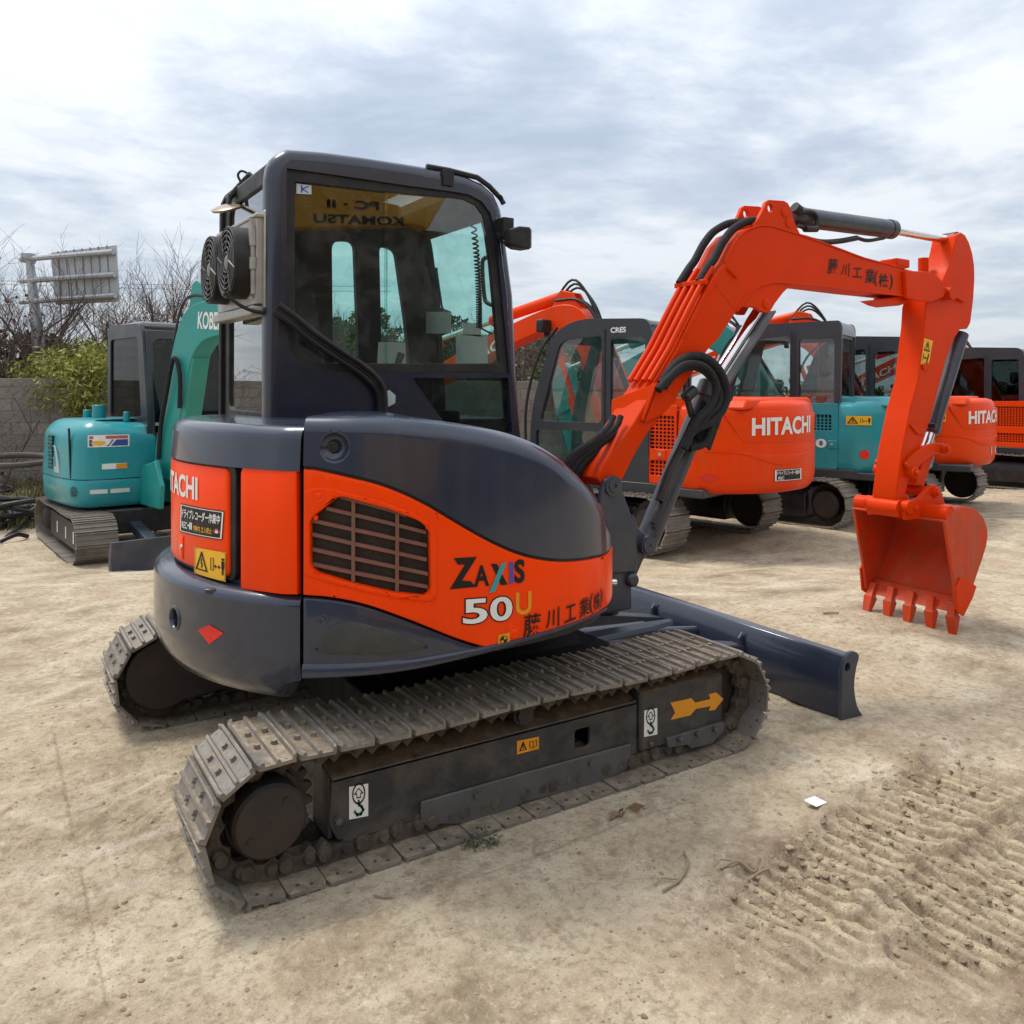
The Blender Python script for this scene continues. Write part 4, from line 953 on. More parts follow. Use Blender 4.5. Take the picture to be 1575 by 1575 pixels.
for px in (543, 611):
    q = SIDE.hit(px, 840)[0]; zr = zrange(q)
    gb.loft([[SIDE.pos(q + dq, z, d) for dq, d in ((-.006, -.0025), (.006, -.0025), (.006, -.021), (-.006, -.021))] for z in zr])
gb.build('grille_bars', RIBM, cover)
for px, py in ((490, 763), (486, 796), (487, 883), (658, 811), (667, 924)):
    c = SIDE.hit(px, py, .012); p0 = Vector(SIDE.pos(c[0], c[1], .011)); dn = (Vector(SIDE.pos(c[0], c[1], 1)) - p0).normalized()
    r = .022 if py == 763 else .008
    MB().lathe(p0, dn, [(0, r), (.003, r * .95), (.001, r * .55), (.004, r * .4), (.005, 0)], 20).build('cover_bolt', ORANGE, cover)
c = SIDE.hit(791, 972, .008); p0 = Vector(SIDE.pos(c[0], c[1], .006)); dn = (Vector(SIDE.pos(c[0], c[1], 1)) - p0).normalized()
MB().lathe(p0, dn, [(0, .022), (.003, .020), (.001, .012), (.004, .008), (.005, 0)], 20).build('cover_bolt', ORANGE, cover)
# dark skirt, its inset and the rail under it
lowR = [(460, 1042), (520, 1040), (580, 1035.5), (640, 1027), (700, 1014), (760, 999), (820, 981.5), (870, 965), (905, 951), (930, 938)]
tS = [(462, 919), (500, 921.5), (540, 928), (580, 939), (640, 961), (700, 984.5), (745, 1000)]
sk = S_(cr(tS, 3), 0) + S_([(740, 1003.5), (700, 1012), (640, 1022), (580, 1030), (520, 1034), (462, 1036)], 0)
skirt = SIDE.panel('side_skirt', sk, .004, .03, GREY, ex, .008, sz=True)
SIDE.panel('skirt_inset', rounded(S_([(490, 990), (503, 968), (525, 955), (545, 955), (600, 968), (655, 990), (652, 997), (600, 1004), (540, 1006), (494, 1005)], 0), .02), .009, .006, mat('matt_inset_grey', (.034, .038, .042), .45, .4, 0, .1, 2., (DUST, .15, 6.)), skirt, .004, sz=True)
for px, py in ((497, 952), (656, 996), (486, 1000)):
    c = SIDE.hit(px, py, .008); p0 = Vector(SIDE.pos(c[0], c[1], .003)); dn = (Vector(SIDE.pos(c[0], c[1], 1)) - p0).normalized()
    r = .018 if py == 952 else .007
    MB().lathe(p0, dn, [(0, r), (.004, r * .9), (.002, r * .5), (.005, r * .4), (.006, 0)], 18).build('skirt_bolt', GREY, skirt)
lw = S_(cr(lowR, 4), 0); rings = []
for q, z in lw + [(sEnd, lw[-1][1])]:
    h_r = float(np.interp(q, [0, .35, .75, 1.2, 2], [.046, .036, .020, .010, .008]))
    rings.append([SIDE.pos(q, z + a, d) for a, d in ((-.004, -.05), (-.004, .004), (.002, .012), (h_r * .7, .013), (h_r, .004), (h_r, -.05))])
MB().loft(rings, caps=True, closed=True).build('skirt_rail', GREY, ex, smooth=50)
fl = MB(); fl.loft([[(.1 + .0 + (x - .1) * .84, y * .84, z) for x, y in list(map(tuple, CW.P[::6])) + list(map(tuple, SIDE.P[::6])) + [(.87, .8), (.4, .95)]] for z in (.64, .68)])
fl.build('deck_plate', BLACKM, ex, smooth=0)
ib = MB(); ib.loft([[SIDE.pos(q, z, d) for z, d in ((.66, -.04), (1.34 if q < .9 else 1.1, -.04), (1.34 if q < .9 else 1.1, -.4), (.66, -.4))] for q in np.linspace(0.02, SIDE.len - .06, 26)])
ib.build('engine_bay', BLACK, ex)
# tank cover: the big dark rounded hood
n = 64; ss = np.linspace(0.0, sEnd, n)
st = np.array(sT); zbv = np.interp(ss, st[:, 0], st[:, 1]) + .012
shp = [(462, 641), (520, 640), (580, 640), (640, 643), (700, 650), (757, 658), (801, 667), (834, 679), (867, 696), (897, 718), (914, 742)]
sh_ = np.array(S_(shp, -.03)); qx = list(sh_[:, 0]) + [sh_[-1, 0] + .10, sh_[-1, 0] + .28, sEnd]; zx = list(sh_[:, 1]) + [sh_[-1, 1] - .05, sh_[-1, 1] - .14, sh_[-1, 1] - .2]
ztv = np.interp(ss, qx, zx); ztv = np.convolve(np.pad(ztv, 4, 'edge'), np.ones(9) / 9, 'valid')
rad = np.interp(ss, [0, .3, .9, 1.3, 1.6, sEnd], [.05, .06, .09, .15, .2, .2])
dish_ = SIDE.hit(514, 688, .0)
ss2 = np.unique(np.concatenate([ss, np.linspace(dish_[0] - .07, dish_[0] + .07, 50)])); I_ = lambda v: np.interp(ss2, ss, v)
hoodo = SIDE.hood('tank_cover', ss2, I_(zbv), I_(ztv), I_(rad), GREY, ex, .55, .05, d=.004, nz=34, dish=(dish_[0], dish_[1], .050, .030))
SIDE.hood('tank_cover_shadow_gap' if False else 'hood_shadow_gap', ss, zbv - .012, zbv + .02, [.003] * n, BLACK, ex, .1, 0, d=-.006)  # black strip stands in for the shadow gap between hood and orange cover
p0 = Vector(SIDE.pos(dish_[0] - .008, dish_[1], -.026)); dn = (Vector(SIDE.pos(dish_[0], dish_[1], 1)) - p0).normalized()
MB().lathe(p0, dn, [(-.01, .019), (.008, .018), (.010, .012), (.006, .010), (.006, .0)], 22).build('key_latch', BLACK, hoodo)
# lettering on the orange cover
def sm(bl, br, tr, tl, d=.0085): return SIDE.smap(bl, br, tr, tl, d)
Z = lambda x, y: (580 + x / 3.9375, 600 + y / 3.9375)
fz = sm(Z(440, 1207), Z(895, 1165), Z(895, 1000), Z(440, 1012)); fz2 = sm(Z(440, 1207), Z(895, 1165), Z(895, 1000), Z(440, 1012), .0100)
shape_on('model_letter_z', [[(.05, .97), (.34, 1.0), (.15, .25), (.26, .22), (.33, .02), (.0, .0), (.19, .77), (.1, .76)]], fz, INK, cover)
put_text('model_letter_a', 'A', sub(fz, .30, .50, .02, .72), INK, cover, .03)
shape_on('model_letter_x', [[(.52, .75), (.60, .75), (.75, .0), (.66, .0)]], fz, INK, cover)
shape_on('model_stroke_teal', [[(.66, .75), (.735, .77), (.575, -.2), (.495, -.22)]], fz2, CYANL, cover)
shape_on('model_letter_i', [[(.77, .78), (.83, .80), (.835, .02), (.775, .0)]], fz, PURPLE, cover)
put_text('model_letter_s', 'S', sub(fz, .845, 1.0, .0, .86), INK, cover, .04)
q5 = (Z(520, 1420), Z(820, 1390), Z(820, 1245), Z(520, 1270))
f5o = sm(*q5, .0085); f5i = sm(*q5, .0102)
for ch, a, b_ in (('5', 0., .48), ('0', .53, 1.)):
    put_text('model_number_outline', ch, sub(f5o, a - .025, b_ + .025, -.05, 1.05), INK, cover, .055)
    put_text('model_number', ch, sub(f5i, a, b_, 0, 1), WHITE, cover, .02)
put_text('model_letter_u', 'U', sm(Z(840, 1365), Z(935, 1355), Z(935, 1217), Z(840, 1228)), YELO, cover, .02)
kan = [('藤', (885, 1497), (1000, 1478), (995, 1345), (890, 1362)), ('川', (1022, 1445), (1105, 1430), (1105, 1310), (1030, 1340)), ('工', (1135, 1415), (1205, 1385), (1205, 1290), (1145, 1312)),
       ('業', (1225, 1388), (1285, 1355), (1285, 1245), (1228, 1270)), ('(', (1285, 1362), (1310, 1352), (1310, 1225), (1290, 1240)), ('株', (1312, 1345), (1352, 1320), (1355, 1210), (1314, 1240)), (')', (1350, 1325), (1366, 1300), (1366, 1190), (1354, 1205))]
for ch, a, b_, c_, d_ in kan: put_text('company_lettering', ch, sm(Z(*a), Z(*b_), Z(*c_), Z(*d_), .0095), INK, cover, .012, 0)
fy = lambda d: sm((766, 996.5), (784, 990), (784, 972.5), (766, 977), d)
shape_on('gravity_sticker', [[(0, 0), (1, 0), (1, 1), (0, 1)]], fy(.0085), YELO, cover)
qd = lambda a0: [(.5, .5)] + [(.5 + .3 * math.cos(a), .5 + .3 * math.sin(a)) for a in np.linspace(a0, a0 + PI / 2, 7)]
shape_on('gravity_mark', [qd(PI / 2), qd(-PI / 2)] + ring2(.5, .5, .29, .33, 20), fy(.0102), INK, cover)
# ---------------------------------------------------------------- cab
YC = 0.0; YL = .82
C1 = lambda x, y: (220 + x / 3.9375, 200 + y / 3.9375)
C2 = lambda x, y: (540 + x / 3.9375, 200 + y / 3.9375)
outer_px = [(410, 715), (411, 400), (412, 275), (414.5, 255), (421, 241), (431, 232.5), (444, 226), (499, 230), (560, 238), (620, 247.5), (680, 257.5), (718, 267), (745, 279), (764, 296), (775, 320), (780, 345), (785, 384), (794, 454), (800, 575), (806, 715)]
win_px = [(441, 258.5), (530, 271), (620, 284.5), (700, 295), (721, 299), (741, 309.5), (754, 327), (761, 352), (767, 403), (777, 505), (783.5, 573.5), (640, 573), (500, 571), (474, 566), (456, 554), (446, 537), (441, 505), (441, 400)]
gl_px = [(455, 278), (530, 287), (595, 294.5), (700, 304), (716, 307), (733, 315), (744, 330), (750, 355), (757, 405), (766, 505), (770.5, 559), (640, 559), (497, 558), (479, 553), (465, 541), (457, 525), (455, 505), (455, 400)]
low_px = [(634, 581), (782, 581), (788, 665), (694, 665)]
sideo = xz(outer_px, YC); win = xz(win_px, YC); gl = xz(gl_px, YC); lowg = xz(low_px, YC)
def inset2(poly, k):
    P = np.array(poly, float); A_ = np.roll(P, 1, 0); B_ = np.roll(P, -1, 0); t = B_ - A_; t /= np.linalg.norm(t, axis=1)[:, None] + 1e-9
    area = .5 * np.sum(P[:, 0] * B_[:, 1] - B_[:, 0] * P[:, 1]); nn = np.stack([-t[:, 1], t[:, 0]], 1) * (1 if area > 0 else -1)
    return [tuple(q) for q in P + nn * k]
RB = .055
cabs = MB(); insf = inset2(sideo, RB)
cabs.plate(inset2(sideo, RB + .0005), [win, lowg], YC, YC + .075)
rings = []
for k in range(7):
    a_ = k / 6 * PI / 2; rings.append([(x, YC + RB * (1 - math.sin(a_)), z) for x, z in inset2(sideo, RB * (1 - math.cos(a_)))])
rings = [[(x, YC + .078, z) for x, z in sideo]] + rings
cabs.loft(rings, caps=False)
cab = cabs.build('cab', CABGREY, ex, smooth=32)
wf = MB(); wf.plate(inflate(win, 1.004), [gl], YC + .012, YC + .045); wf.build('window_frame', BLACK, cab, bevel=.003)
def pane(poly, y, name='window_pane', material=GLASS, parent=None, th=.004):
    return MB().prism(poly, y, y + th).build(name, material, parent or cab, smooth=0)
def clipx(poly, lo, hi):
    b = MB(); b.b.faces.new(b.verts([(p[0], p[1], 0) for p in poly]))
    for xx, sg in ((lo, -1), (hi, 1)):
        bmesh.ops.bisect_plane(b.b, geom=b.b.verts[:] + b.b.edges[:] + b.b.faces[:], plane_co=(xx, 0, 0), plane_no=(sg, 0, 0), clear_outer=True)
    f = b.b.faces[:][0]; r = [(v.co.x, v.co.y) for v in f.verts]; b.b.free(); return r
xa = onY(600, 420, YC)[0]; xb_ = onY(594, 420, YC)[0]; big = inflate(gl, 1.006)
pane(clipx(big, -9, xa), YC + .030); pane(clipx(big, xb_, 9), YC + .018)
MB().box((xa - .004, YC + .026, gl[0][1] - .95), (xa, YC + .036, gl[0][1])).build('pane_edge', GLASS_T, cab)
pane(inflate(lowg, 1.01), YC + .03, 'lower_pane', GLASS_D)
# sticker left on the window top corner, white sheets on the far glass
f = quadmap(*[onY(x, y, YC + .0245) for x, y in ((456, 298), (479, 299), (479, 285), (456, 282))])
shape_on('window_sticker', [[(0, 0), (1, 0), (1, 1), (0, 1)]], f, mat('blue_white_sticker', (.45, .50, .58), .5), cab)
shape_on('sticker_mark', stroke([(.35, .2), (.35, .8)], .1) + stroke([(.75, .2), (.4, .5), (.75, .8)], .1), quadmap(*[onY(x, y, YC + .0235) for x, y in ((456, 298), (479, 299), (479, 285), (456, 282))]), BLUEI, cab)
# far (left) side with three openings
farout = [(x, z) for x, z in sideo]
h1 = rounded(xz([(511, 370), (546, 370), (553, 565), (513, 566)], YL), .05)
h2 = rounded(xz([(584, 377), (609, 384), (624, 490), (632, 566), (588, 566)], YL), .04)
fs_ = MB(); fs_.plate(farout, [h1, h2], YL, YL + .05); fs_.build('left_frame', INTERIOR, cab, bevel=.006)
for h in (h1, h2): pane(inflate(h, 1.04), YL + .02, 'left_pane', GLASS_T)
# roof, with skylight over the front
roofc = [p for p in sideo if p[1] > 2.30]
rx0, rz0 = onY(431, 232, YC)[0] - .06, None
def roofz(x): 
    a = sorted(sideo[4:16]); return np.interp(x, [p[0] for p in a], [p[1] for p in a])
xs = [-.535, -.50, -.45, -.35, -.2, 0., .12, .20]
rb = MB(); rb.loft([[(x, YC + .05, roofz(x) - .012), (x, YC + .05, roofz(x) - .075), (x, YL + .02, roofz(x) - .075), (x, YL + .02, roofz(x) - .012)] for x in xs])
rb.build('roof', CABGREY, cab, smooth=50)
sk_ = MB(); xs2 = [.20, .30, .38, .43]
sk_.loft([[(x, YC + .06, roofz(x) - .012), (x, YC + .06, roofz(x) - .018), (x, YL + .01, roofz(x) - .018), (x, YL + .01, roofz(x) - .012)] for x in xs2])
sk_.build('skylight', mat('milky_skylight', (.72, .74, .70), .4, .4), cab, smooth=50) if False else sk_.build('skylight', GLASS, cab, smooth=50)
up2 = sorted(sideo[4:16])
front = sorted([p for p in sideo[14:19]], key=lambda p: -p[1])
fz = lambda z: np.interp(-z, [-p[1] for p in front], [p[0] for p in front])
zs = [2.50, 2.40, 2.2, 1.9, 1.6, 1.46]
wg = MB(); wg.loft([[(fz(z) - .03, YC + .06, z), (fz(z) - .036, YC + .06, z), (fz(z) - .036, YL, z), (fz(z) - .03, YL, z)] for z in zs]); wg.build('windscreen', GLASS_T, cab, smooth=50)
hd_ = MB(); hp2 = [(.42, roofz(.42) - .012), (.52, roofz(.52) - .012), (fz(2.52) - .01, 2.53), (fz(2.49) - .012, 2.47), (fz(2.49) - .06, 2.46), (.42, roofz(.42) - .08)]
hd_.prism(hp2, YC + .05, YL + .02); hd_.build('header_rail', BROWNTRIM, cab, bevel=.008)
MB().box((.40, YC + .05, 1.30), (.70, YL, 1.46)).build('front_sill', CABGREY, cab, bevel=.01)
# rear wall: window, frame and left post
xr = sideo[1][0]; zt_ = 2.60
rf = MB(); rf.plate([(YC + .05, 1.44), (YL + .05, 1.44), (YL + .05, zt_ - .02), (YC + .05, zt_ - .02)], [rounded([(YC + .09, 1.50), (YL - .08, 1.50), (YL - .08, zt_ - .10), (YC + .09, zt_ - .10)], .06)], xr + .02, xr + .05, axis=0)
rf.build('rear_frame', BLACK, cab, bevel=.006)
MB().box((xr + .034, YC + .085, 1.49), (xr + .038, YL - .075, zt_ - .09)).build('rear_pane', GLASS, cab, smooth=0)
# interior
it = MB(); it.box((-.46, .10, 1.02), (.60, .78, 1.16)); it.box((-.46, .12, 1.16), (-.30, .76, 1.62)); it.box((.30, .06, 1.1), (.42, .2, 1.5))
it.build('cab_floor', INTERIOR, cab, bevel=.02)
st_ = MB(); st_.box((-.26, .28, 1.40), (.22, .72, 1.54)); 
st_.loft([[(x + dx, y, z) for dx, y in ((0, .28), (.12, .30), (.12, .70), (0, .72))] for x, z in ((-.26, 1.5), (-.32, 1.8), (-.36, 2.08))])
st_.loft([[(x + dx, y, z) for dx, y in ((0, .38), (.09, .38), (.09, .62), (0, .62))] for x, z in ((-.365, 2.10), (-.385, 2.27))])
st_.build('operator_seat', INTERIOR, cab, bevel=.03, seg=3)
cn = MB(); cn.box((-.12, .14, 1.40), (.20, .27, 1.58)); cn.tube([(.12, .2, 1.56), (.13, .2, 1.70), (.16, .2, 1.78)], [.012, .014, .02]); cn.box((-.12, .73, 1.40), (.20, .80, 1.58)); cn.tube([(.12, .76, 1.56), (.13, .76, 1.70), (.16, .76, 1.78)], [.012, .014, .02])
cn.tube([(.44, .4, 1.2), (.42, .4, 1.7), (.40, .4, 1.75)], .012); cn.tube([(.44, .55, 1.2), (.42, .55, 1.7), (.40, .55, 1.75)], .012)
cn.build('control_console', BLACK, cab, bevel=.012)
MB().box((-.46, .08, 2.28), (.16, .80, 2.33)).build('headliner', BROWNTRIM, cab, bevel=.02) if False else None
hp = MB()
pth = []
A, B = Vector(onY(724, 318, .10)), Vector(onY(737, 505, .10))
for i in range(420):
    t = i / 419; c = A + (B - A) * t + Vector((math.sin(t * PI) * .015, 0, 0)); a = 2 * PI * 34 * (t ** 1.7); r = .013
    pth.append(c + Vector((r * math.cos(a), r * math.sin(a), 0)))
e = Vector(onY(757, 514, .10)); pth += [pth[-1] + (e - pth[-1]) * k for k in (.3, .6, 1.)]
hp.tube(pth, .0046, 6).build('coiled_cord', BLACK, cab)
for q in ([(648, 513), (694, 513), (694, 480), (648, 479)], [(712, 515), (740, 518), (740, 497), (712, 497)], [(701, 559), (750, 559), (750, 515), (701, 514)], [(580, 559), (624, 559), (624, 527), (582, 526)]):
    rawmesh('paper_sheet', [onX(x, y, .60) if q[0][0] > 640 else onY(x, y, YL - .01) for x, y in q], [(0, 1, 2, 3)], PAPER, cab)
gr = MB(); gr.tube(cr([onX(x, y, .74) for x, y in [(756, 395), (746, 397), (742, 408), (745, 455), (750, 466), (762, 471)]], 5), .012, 8); gr.build('grab_rail', BLACK, cab)
wp = MB(); wp.tube([onX(671, 412, .70), onX(676, 470, .71)], .008, 6); wp.tube([onX(671, 412, .70), onX(681, 480, .71)], .006, 6); wp.build('wiper', BLACK, cab)
# outside fittings: lamp, roof rail, mirror, fan unit, hose run
lm = MB(); a = onY(795, 367, -.09)
lm.loft([[(a[0] + dx, a[1] + y * k, a[2] + z * k) for y, z in ((-.05, -.055), (.05, -.05), (.05, .055), (-.05, .055))] for dx, k in ((-.055, .72), (-.01, .98), (.045, 1.), (.055, .93))])
lmo = lm.build('work_lamp', BLACK, cab, bevel=.012, seg=3)
a2 = onY(776, 352, -.03); MB().box((a2[0] - .03, -.07, a2[2] - .05), (a2[0] + .03, .0, a2[2] + .05)).tube([onY(778, 352, -.04), onY(766, 360, -.02), onY(770, 372, -.02), onY(782, 375, -.06)], .008, 8).build('lamp_bracket', BLACK, lmo, bevel=.005)
MB().box((a[0] + .056, a[1] - .042, a[2] - .045), (a[0] + .060, a[1] + .042, a[2] + .045)).build('lamp_lens', mat('lamp_lens', (.6, .6, .6), .1), lmo)
rl_ = MB(); rl_.tube([onY(x, y, .03) for x, y in [(656, 256), (690, 262), (734, 273), (752, 286), (770, 305), (775, 314)]], .014, 6)
q0, q1 = onY(681, 261, -.004), onY(697, 287, -.004); rl_.box((q0[0], -.014, q1[2]), (q1[0], .02, q0[2]))
rl_.tube(cr([onY(x, y, .0) for x, y in [(765, 299), (772, 303), (773, 313)]], 4), .006, 6)
rl_.build('roof_rail', BLACK, cab, bevel=.002, smooth=30)
mr = MB(); c = onY(352, 322, .62); mr.lathe(c, (-.35, -.25, .9), [(0, .0), (.0, .075), (.012, .085), (.02, .06), (.024, 0)], 24); mr.build('round_mirror', mat('mirror_back', (.33, .24, .16), .25, .5, .3), cab)
mb_ = MB(); mb_.tube([onY(354, 303, .62), onY(372, 283, .60), onY(386, 268, .55)], .016, 8); mb_.tube(cr([onY(x, y, .60) for x, y in [(372, 283), (366, 270), (371, 263), (380, 266)]], 4), .006, 6); mb_.tube([onY(354, 303, .62), onY(352, 318, .62)], .01, 6)
mb_.build('mirror_arm', BLACK, cab)
# twin-fan condenser hung behind the cab
Mu = Matrix.Translation((-.565, .34, 2.155)) @ Matrix.Rotation(math.radians(2), 4, 'Z')
cu_ = MB(); cu_.box((-.035, -.29, -.19), (.008, .31, .19)); cu_.box((-.005, -.305, -.205), (.022, -.275, .215)); cu_.box((-.04, -.30, .18), (.015, .32, .20)); cu_.box((-.055, -.285, -.235), (.022, .32, -.195))
unit = cu_.build('condenser', ALU, ex, bevel=.006, M=Mu)
for yf in (-.135, .155):
    sh_b = MB(); ang = np.linspace(0, 2 * PI, 41)[:-1]
    ro = [(yf + .143 * math.cos(a), .16 * math.sin(a)) for a in ang]
    for r0, r1, x0, x1 in ((.143, .132, -.115, -.03),):
        sh_b.loft([[(x, yf + r * math.cos(a), 1.1 * r * math.sin(a)) for a in ang] for x, r in ((x1, r0), (x0, r0), (x0 - .004, r0 - .004), (x0, r1), (x1, r1 - .004))], caps=False)
    so_ = sh_b.build('fan_shroud', BLACK, unit, M=Mu)
    fg = MB()
    for r in (.04, .062, .084, .106, .125): fg.tube([(-.118, yf + r * math.cos(a), 1.1 * r * math.sin(a)) for a in np.linspace(0, 2 * PI, 33)], .0034, 5, False)
    for a in np.linspace(0, 2 * PI, 9)[:-1]: fg.tube([(-.12, yf + .05 * math.cos(a), .055 * math.sin(a)), (-.118, yf + .136 * math.cos(a + .25), .15 * math.sin(a + .25))], .004, 5)
    fg.build('fan_guard', mat('grey_guard_wire', (.10, .10, .105), .45, .5), so_, M=Mu)
    fb_ = MB()
    for k in range(7):
        a = 2 * PI * k / 7
        fb_.loft([[(-.07 + s_ * .02 * (1 - r * 3), yf + r * math.cos(a + s_ * .33), 1.1 * r * math.sin(a + s_ * .33)) for s_ in (-1, 0, 1)] for r in (.035, .08, .128)], caps=False, closed=False)
    fb_.build('fan_blades', mat('fan_blade_plastic', (.03, .03, .032), .35, .5), so_, M=Mu, smooth=0)
    MB().lathe((-.05, yf, 0), (-1, 0, 0), [(0, .036), (.05, .036), (.066, .034), (.070, .02), (.072, 0)], 20).build('fan_motor', mat('dusty_motor_shell', (.20, .19, .17), .55, .4, .2), so_, M=Mu)
ac = MB()
MB().tube(cr([onY(x, y, .06) for x, y in [(386, 334), (388, 350), (389, 420), (390, 452)]], 4), .011, 8).cyl(onY(388, 352, .06), onY(389, 378, .06), .016).cyl(onY(389, 396, .06), onY(389, 414, .06), .017).build('condenser_pipe', ALU, unit)
ac.tube(cr([onY(x, y, .12) for x, y in [(389, 338), (391, 372), (388, 400), (393, 425), (408, 452), (425, 468)]], 5), .011, 8)
ac.tube(cr([onY(x, y, .05) for x, y in [(345, 450), (370, 470), (398, 480), (425, 478)]], 5), .008, 8)
ac.build('coolant_pipe', BLACK, unit)
MB().cyl(onY(386, 458, .12), onY(412, 464, .06), .013).cyl(onY(408, 462, .06), onY(426, 472, .03), .020, .020, 8).build('pipe_fitting', ALU, unit)
MB().box((-.55, .14, 2.30), (-.50, .17, 2.325)).box((-.55, .14, 2.08), (-.50, .17, 2.105)).build('condenser_bracket', BLACKM, unit)
h_ = MB()
for k, off in enumerate(((0, 0), (5, -5), (-3, 5))):
    h_.tube(cr([onY(x + off[0], y + off[1], YC - .03 - .014 * (k == 1)) for x, y in [(424, 473), (450, 492), (480, 517), (520, 545), (555, 568), (575, 586), (586, 606), (588, 640)]], 6), .013 if k else .016, 8)
h_.build('hose_bundle', BLACK, cab)
f = quadmap(*[onY(x, y, YC - .002) for x, y in ((592, 629), (613, 617), (603, 597), (589, 606))])
shape_on('inspection_sticker', [[(0, .3), (.3, 0), (.75, 0), (1, .45), (.7, 1), (.15, 1)]], f, mat('pale_green_sticker', (.42, .52, .50), .5), cab)

# ---------------------------------------------------------------- swing post, boom, arm, bucket
YB = -.205
def px_prism(name, pts, y0, y1, material, parent, bevel=.006, ynear=None):
    P = xz(pts, y0 if ynear is None else ynear)
    return MB().prism(P, y0, y1).build(name, material, parent, bevel=bevel, seg=2)
spost = px_prism('swing_post', [(932, 738), (941, 733), (952, 735), (959, 757), (971, 791), (979, 818), (983, 862), (978, 880), (935, 884), (925, 860), (922, 812), (924, 765)], -.345, -.31, GREYM, ex, .008)
px_prism('post_cheek', [(932, 738), (941, 733), (952, 735), (959, 757), (971, 791), (979, 818), (983, 862), (978, 880), (935, 884), (925, 860), (922, 812), (924, 765)], -.10, -.065, GREYM, spost, .008, ynear=-.345)
MB().lathe(onY(942, 747, -.345), (0, -1, 0), [(0, .05), (.012, .05), (.014, .034), (.02, .032), (.02, .012), (.014, .010), (.014, 0)], 26).build('foot_pin', GREYM, spost, smooth=25)
a0 = onY(955, 880, -.30)
sw = MB(); sw.box((a0[0] - .16, -.33, .50), (a0[0] + .05, -.08, .72)); sw.lathe((a0[0] - .02, -.20, .46), (0, 0, 1), [(0, .07), (.34, .07)], 24)
c = onY(972, 892, -.34); sw.cyl((c[0], -.36, c[2]), (c[0], -.1, c[2]), .035)
sw.loft([[(a0[0] + x, y, z) for y, z in ((-.31, .70), (-.10, .70), (-.10, .86), (-.31, .86))] for x in (-.12, .04)])
sw.build('swing_bracket', GREYM, spost, bevel=.012)
hb_ = MB(); hb_.box((.70, -.34, .55), (1.0, -.06, .80)); hb_.build('swing_mount', BLACKM, ex, bevel=.01)
MB().cyl(onY(925, 896, -.36), onY(945, 896, -.36), .022).build('swing_rod', CHROME, ex)
pb = onY(992, 838, -.33)
MB().cyl((pb[0], -.36, pb[2]), (pb[0], -.05, pb[2]), .048, .048, 24).lathe((pb[0], -.36, pb[2]), (0, -1, 0), [(0, .04), (.008, .038), (.008, .012), (.004, .01), (.004, 0)], 20).build('cylinder_pin', GREYM, spost, smooth=25)
px_prism('pin_lug', [(960, 862), (975, 790), (983, 812), (1004, 828), (1006, 846), (990, 862), (978, 890)], -.33, -.08, GREYM, spost, .01)

YN, YF = -.312, -.098        # near and far faces of the boom
up_edge = [(919, 736), (927, 718), (950, 685), (975, 650), (1010, 591), (1040, 540), (1070, 479), (1090, 440), (1105, 416), (1113.8, 404), (1129, 374), (1144, 357), (1163, 348.5), (1182, 347), (1201, 352), (1230, 361), (1258.6, 371), (1296.7, 385), (1330, 397.5), (1368, 407), (1391, 413), (1416, 419)]
lo_edge = [(1420, 450), (1395, 455), (1330, 448), (1258.6, 439), (1220.5, 436), (1192, 434), (1167, 440.5), (1152, 452), (1140.5, 467), (1133, 479), (1106, 520.5), (1089, 538), (1036, 618), (995, 668), (976, 700), (957, 738), (945, 750), (928, 748)]
boom = px_prism('boom', up_edge + lo_edge, YN, YF, ORANGE2, ex, .007)
# raised flanges along the edges of the boom's side
def flange(pts, name, y0=YN - .006, y1=YN + .01, wd=.012, parent=boom, m=ORANGE2):
    P = [np.array(p) for p in xz(pts, YN)]; b = MB()
    for y in (0,):
        L_, R_ = [], []
        for i, p in enumerate(P):
            t = P[min(i + 1, len(P) - 1)] - P[max(i - 1, 0)]; t = t / np.linalg.norm(t); nn = np.array([-t[1], t[0]]) * wd / 2
            L_.append(p + nn); R_.append(p - nn)
    b.loft([[(l[0], y0, l[1]), (r[0], y0, r[1]), (r[0], y1, r[1]), (l[0], y1, l[1])] for l, r in zip(L_, R_)])
    return b.build(name, m, parent, bevel=.002)
flange(cr(lo_edge[1:10], 3), 'lower_flange', wd=.012); flange(cr(up_edge[9:21], 2), 'upper_flange', wd=.010)
flange([(1098, 435), (1130, 476)], 'weld_seam', wd=.007, y0=YN - .002); flange([(1052, 520), (1076, 474), (1104, 424)], 'side_flange', wd=.008)
px_prism('gusset', [(1133, 479), (1144, 471), (1161, 473), (1175, 480.5), (1184, 481), (1192, 467), (1205, 450), (1220, 436), (1192, 433), (1167, 440), (1152, 452), (1140, 467)], YN + .003, YN + .03, ORANGE2, boom, .004)
px_prism('far_gusset', [(1133, 479), (1144, 471), (1161, 473), (1175, 480.5), (1184, 481), (1192, 467), (1205, 450), (1220, 436), (1192, 433), (1167, 440), (1152, 452), (1140, 467)], YF - .03, YF - .003, ORANGE2, boom, .004, ynear=YN)
c = onY(1179, 467, YN); MB().lathe((c[0], YN + .003, c[2]), (0, -1, 0), [(0, .03), (.006, .03), (.008, .02), (.008, 0)], 20).build('rod_pin', ORANGE2, boom)
ear = [(1158, 348), (1166, 338), (1172, 328), (1177, 318), (1179, 311), (1184, 307), (1207, 308.5), (1213, 312), (1217, 320), (1221, 335), (1226, 348), (1233, 362), (1200, 356)]
eh = [(x, z) for x, z in [(onY(1186, 320, YN)[0] + .022 * math.cos(a), onY(1186, 320, YN)[2] + .024 * math.sin(a)) for a in np.linspace(0, 2 * PI, 15)[:-1]]]
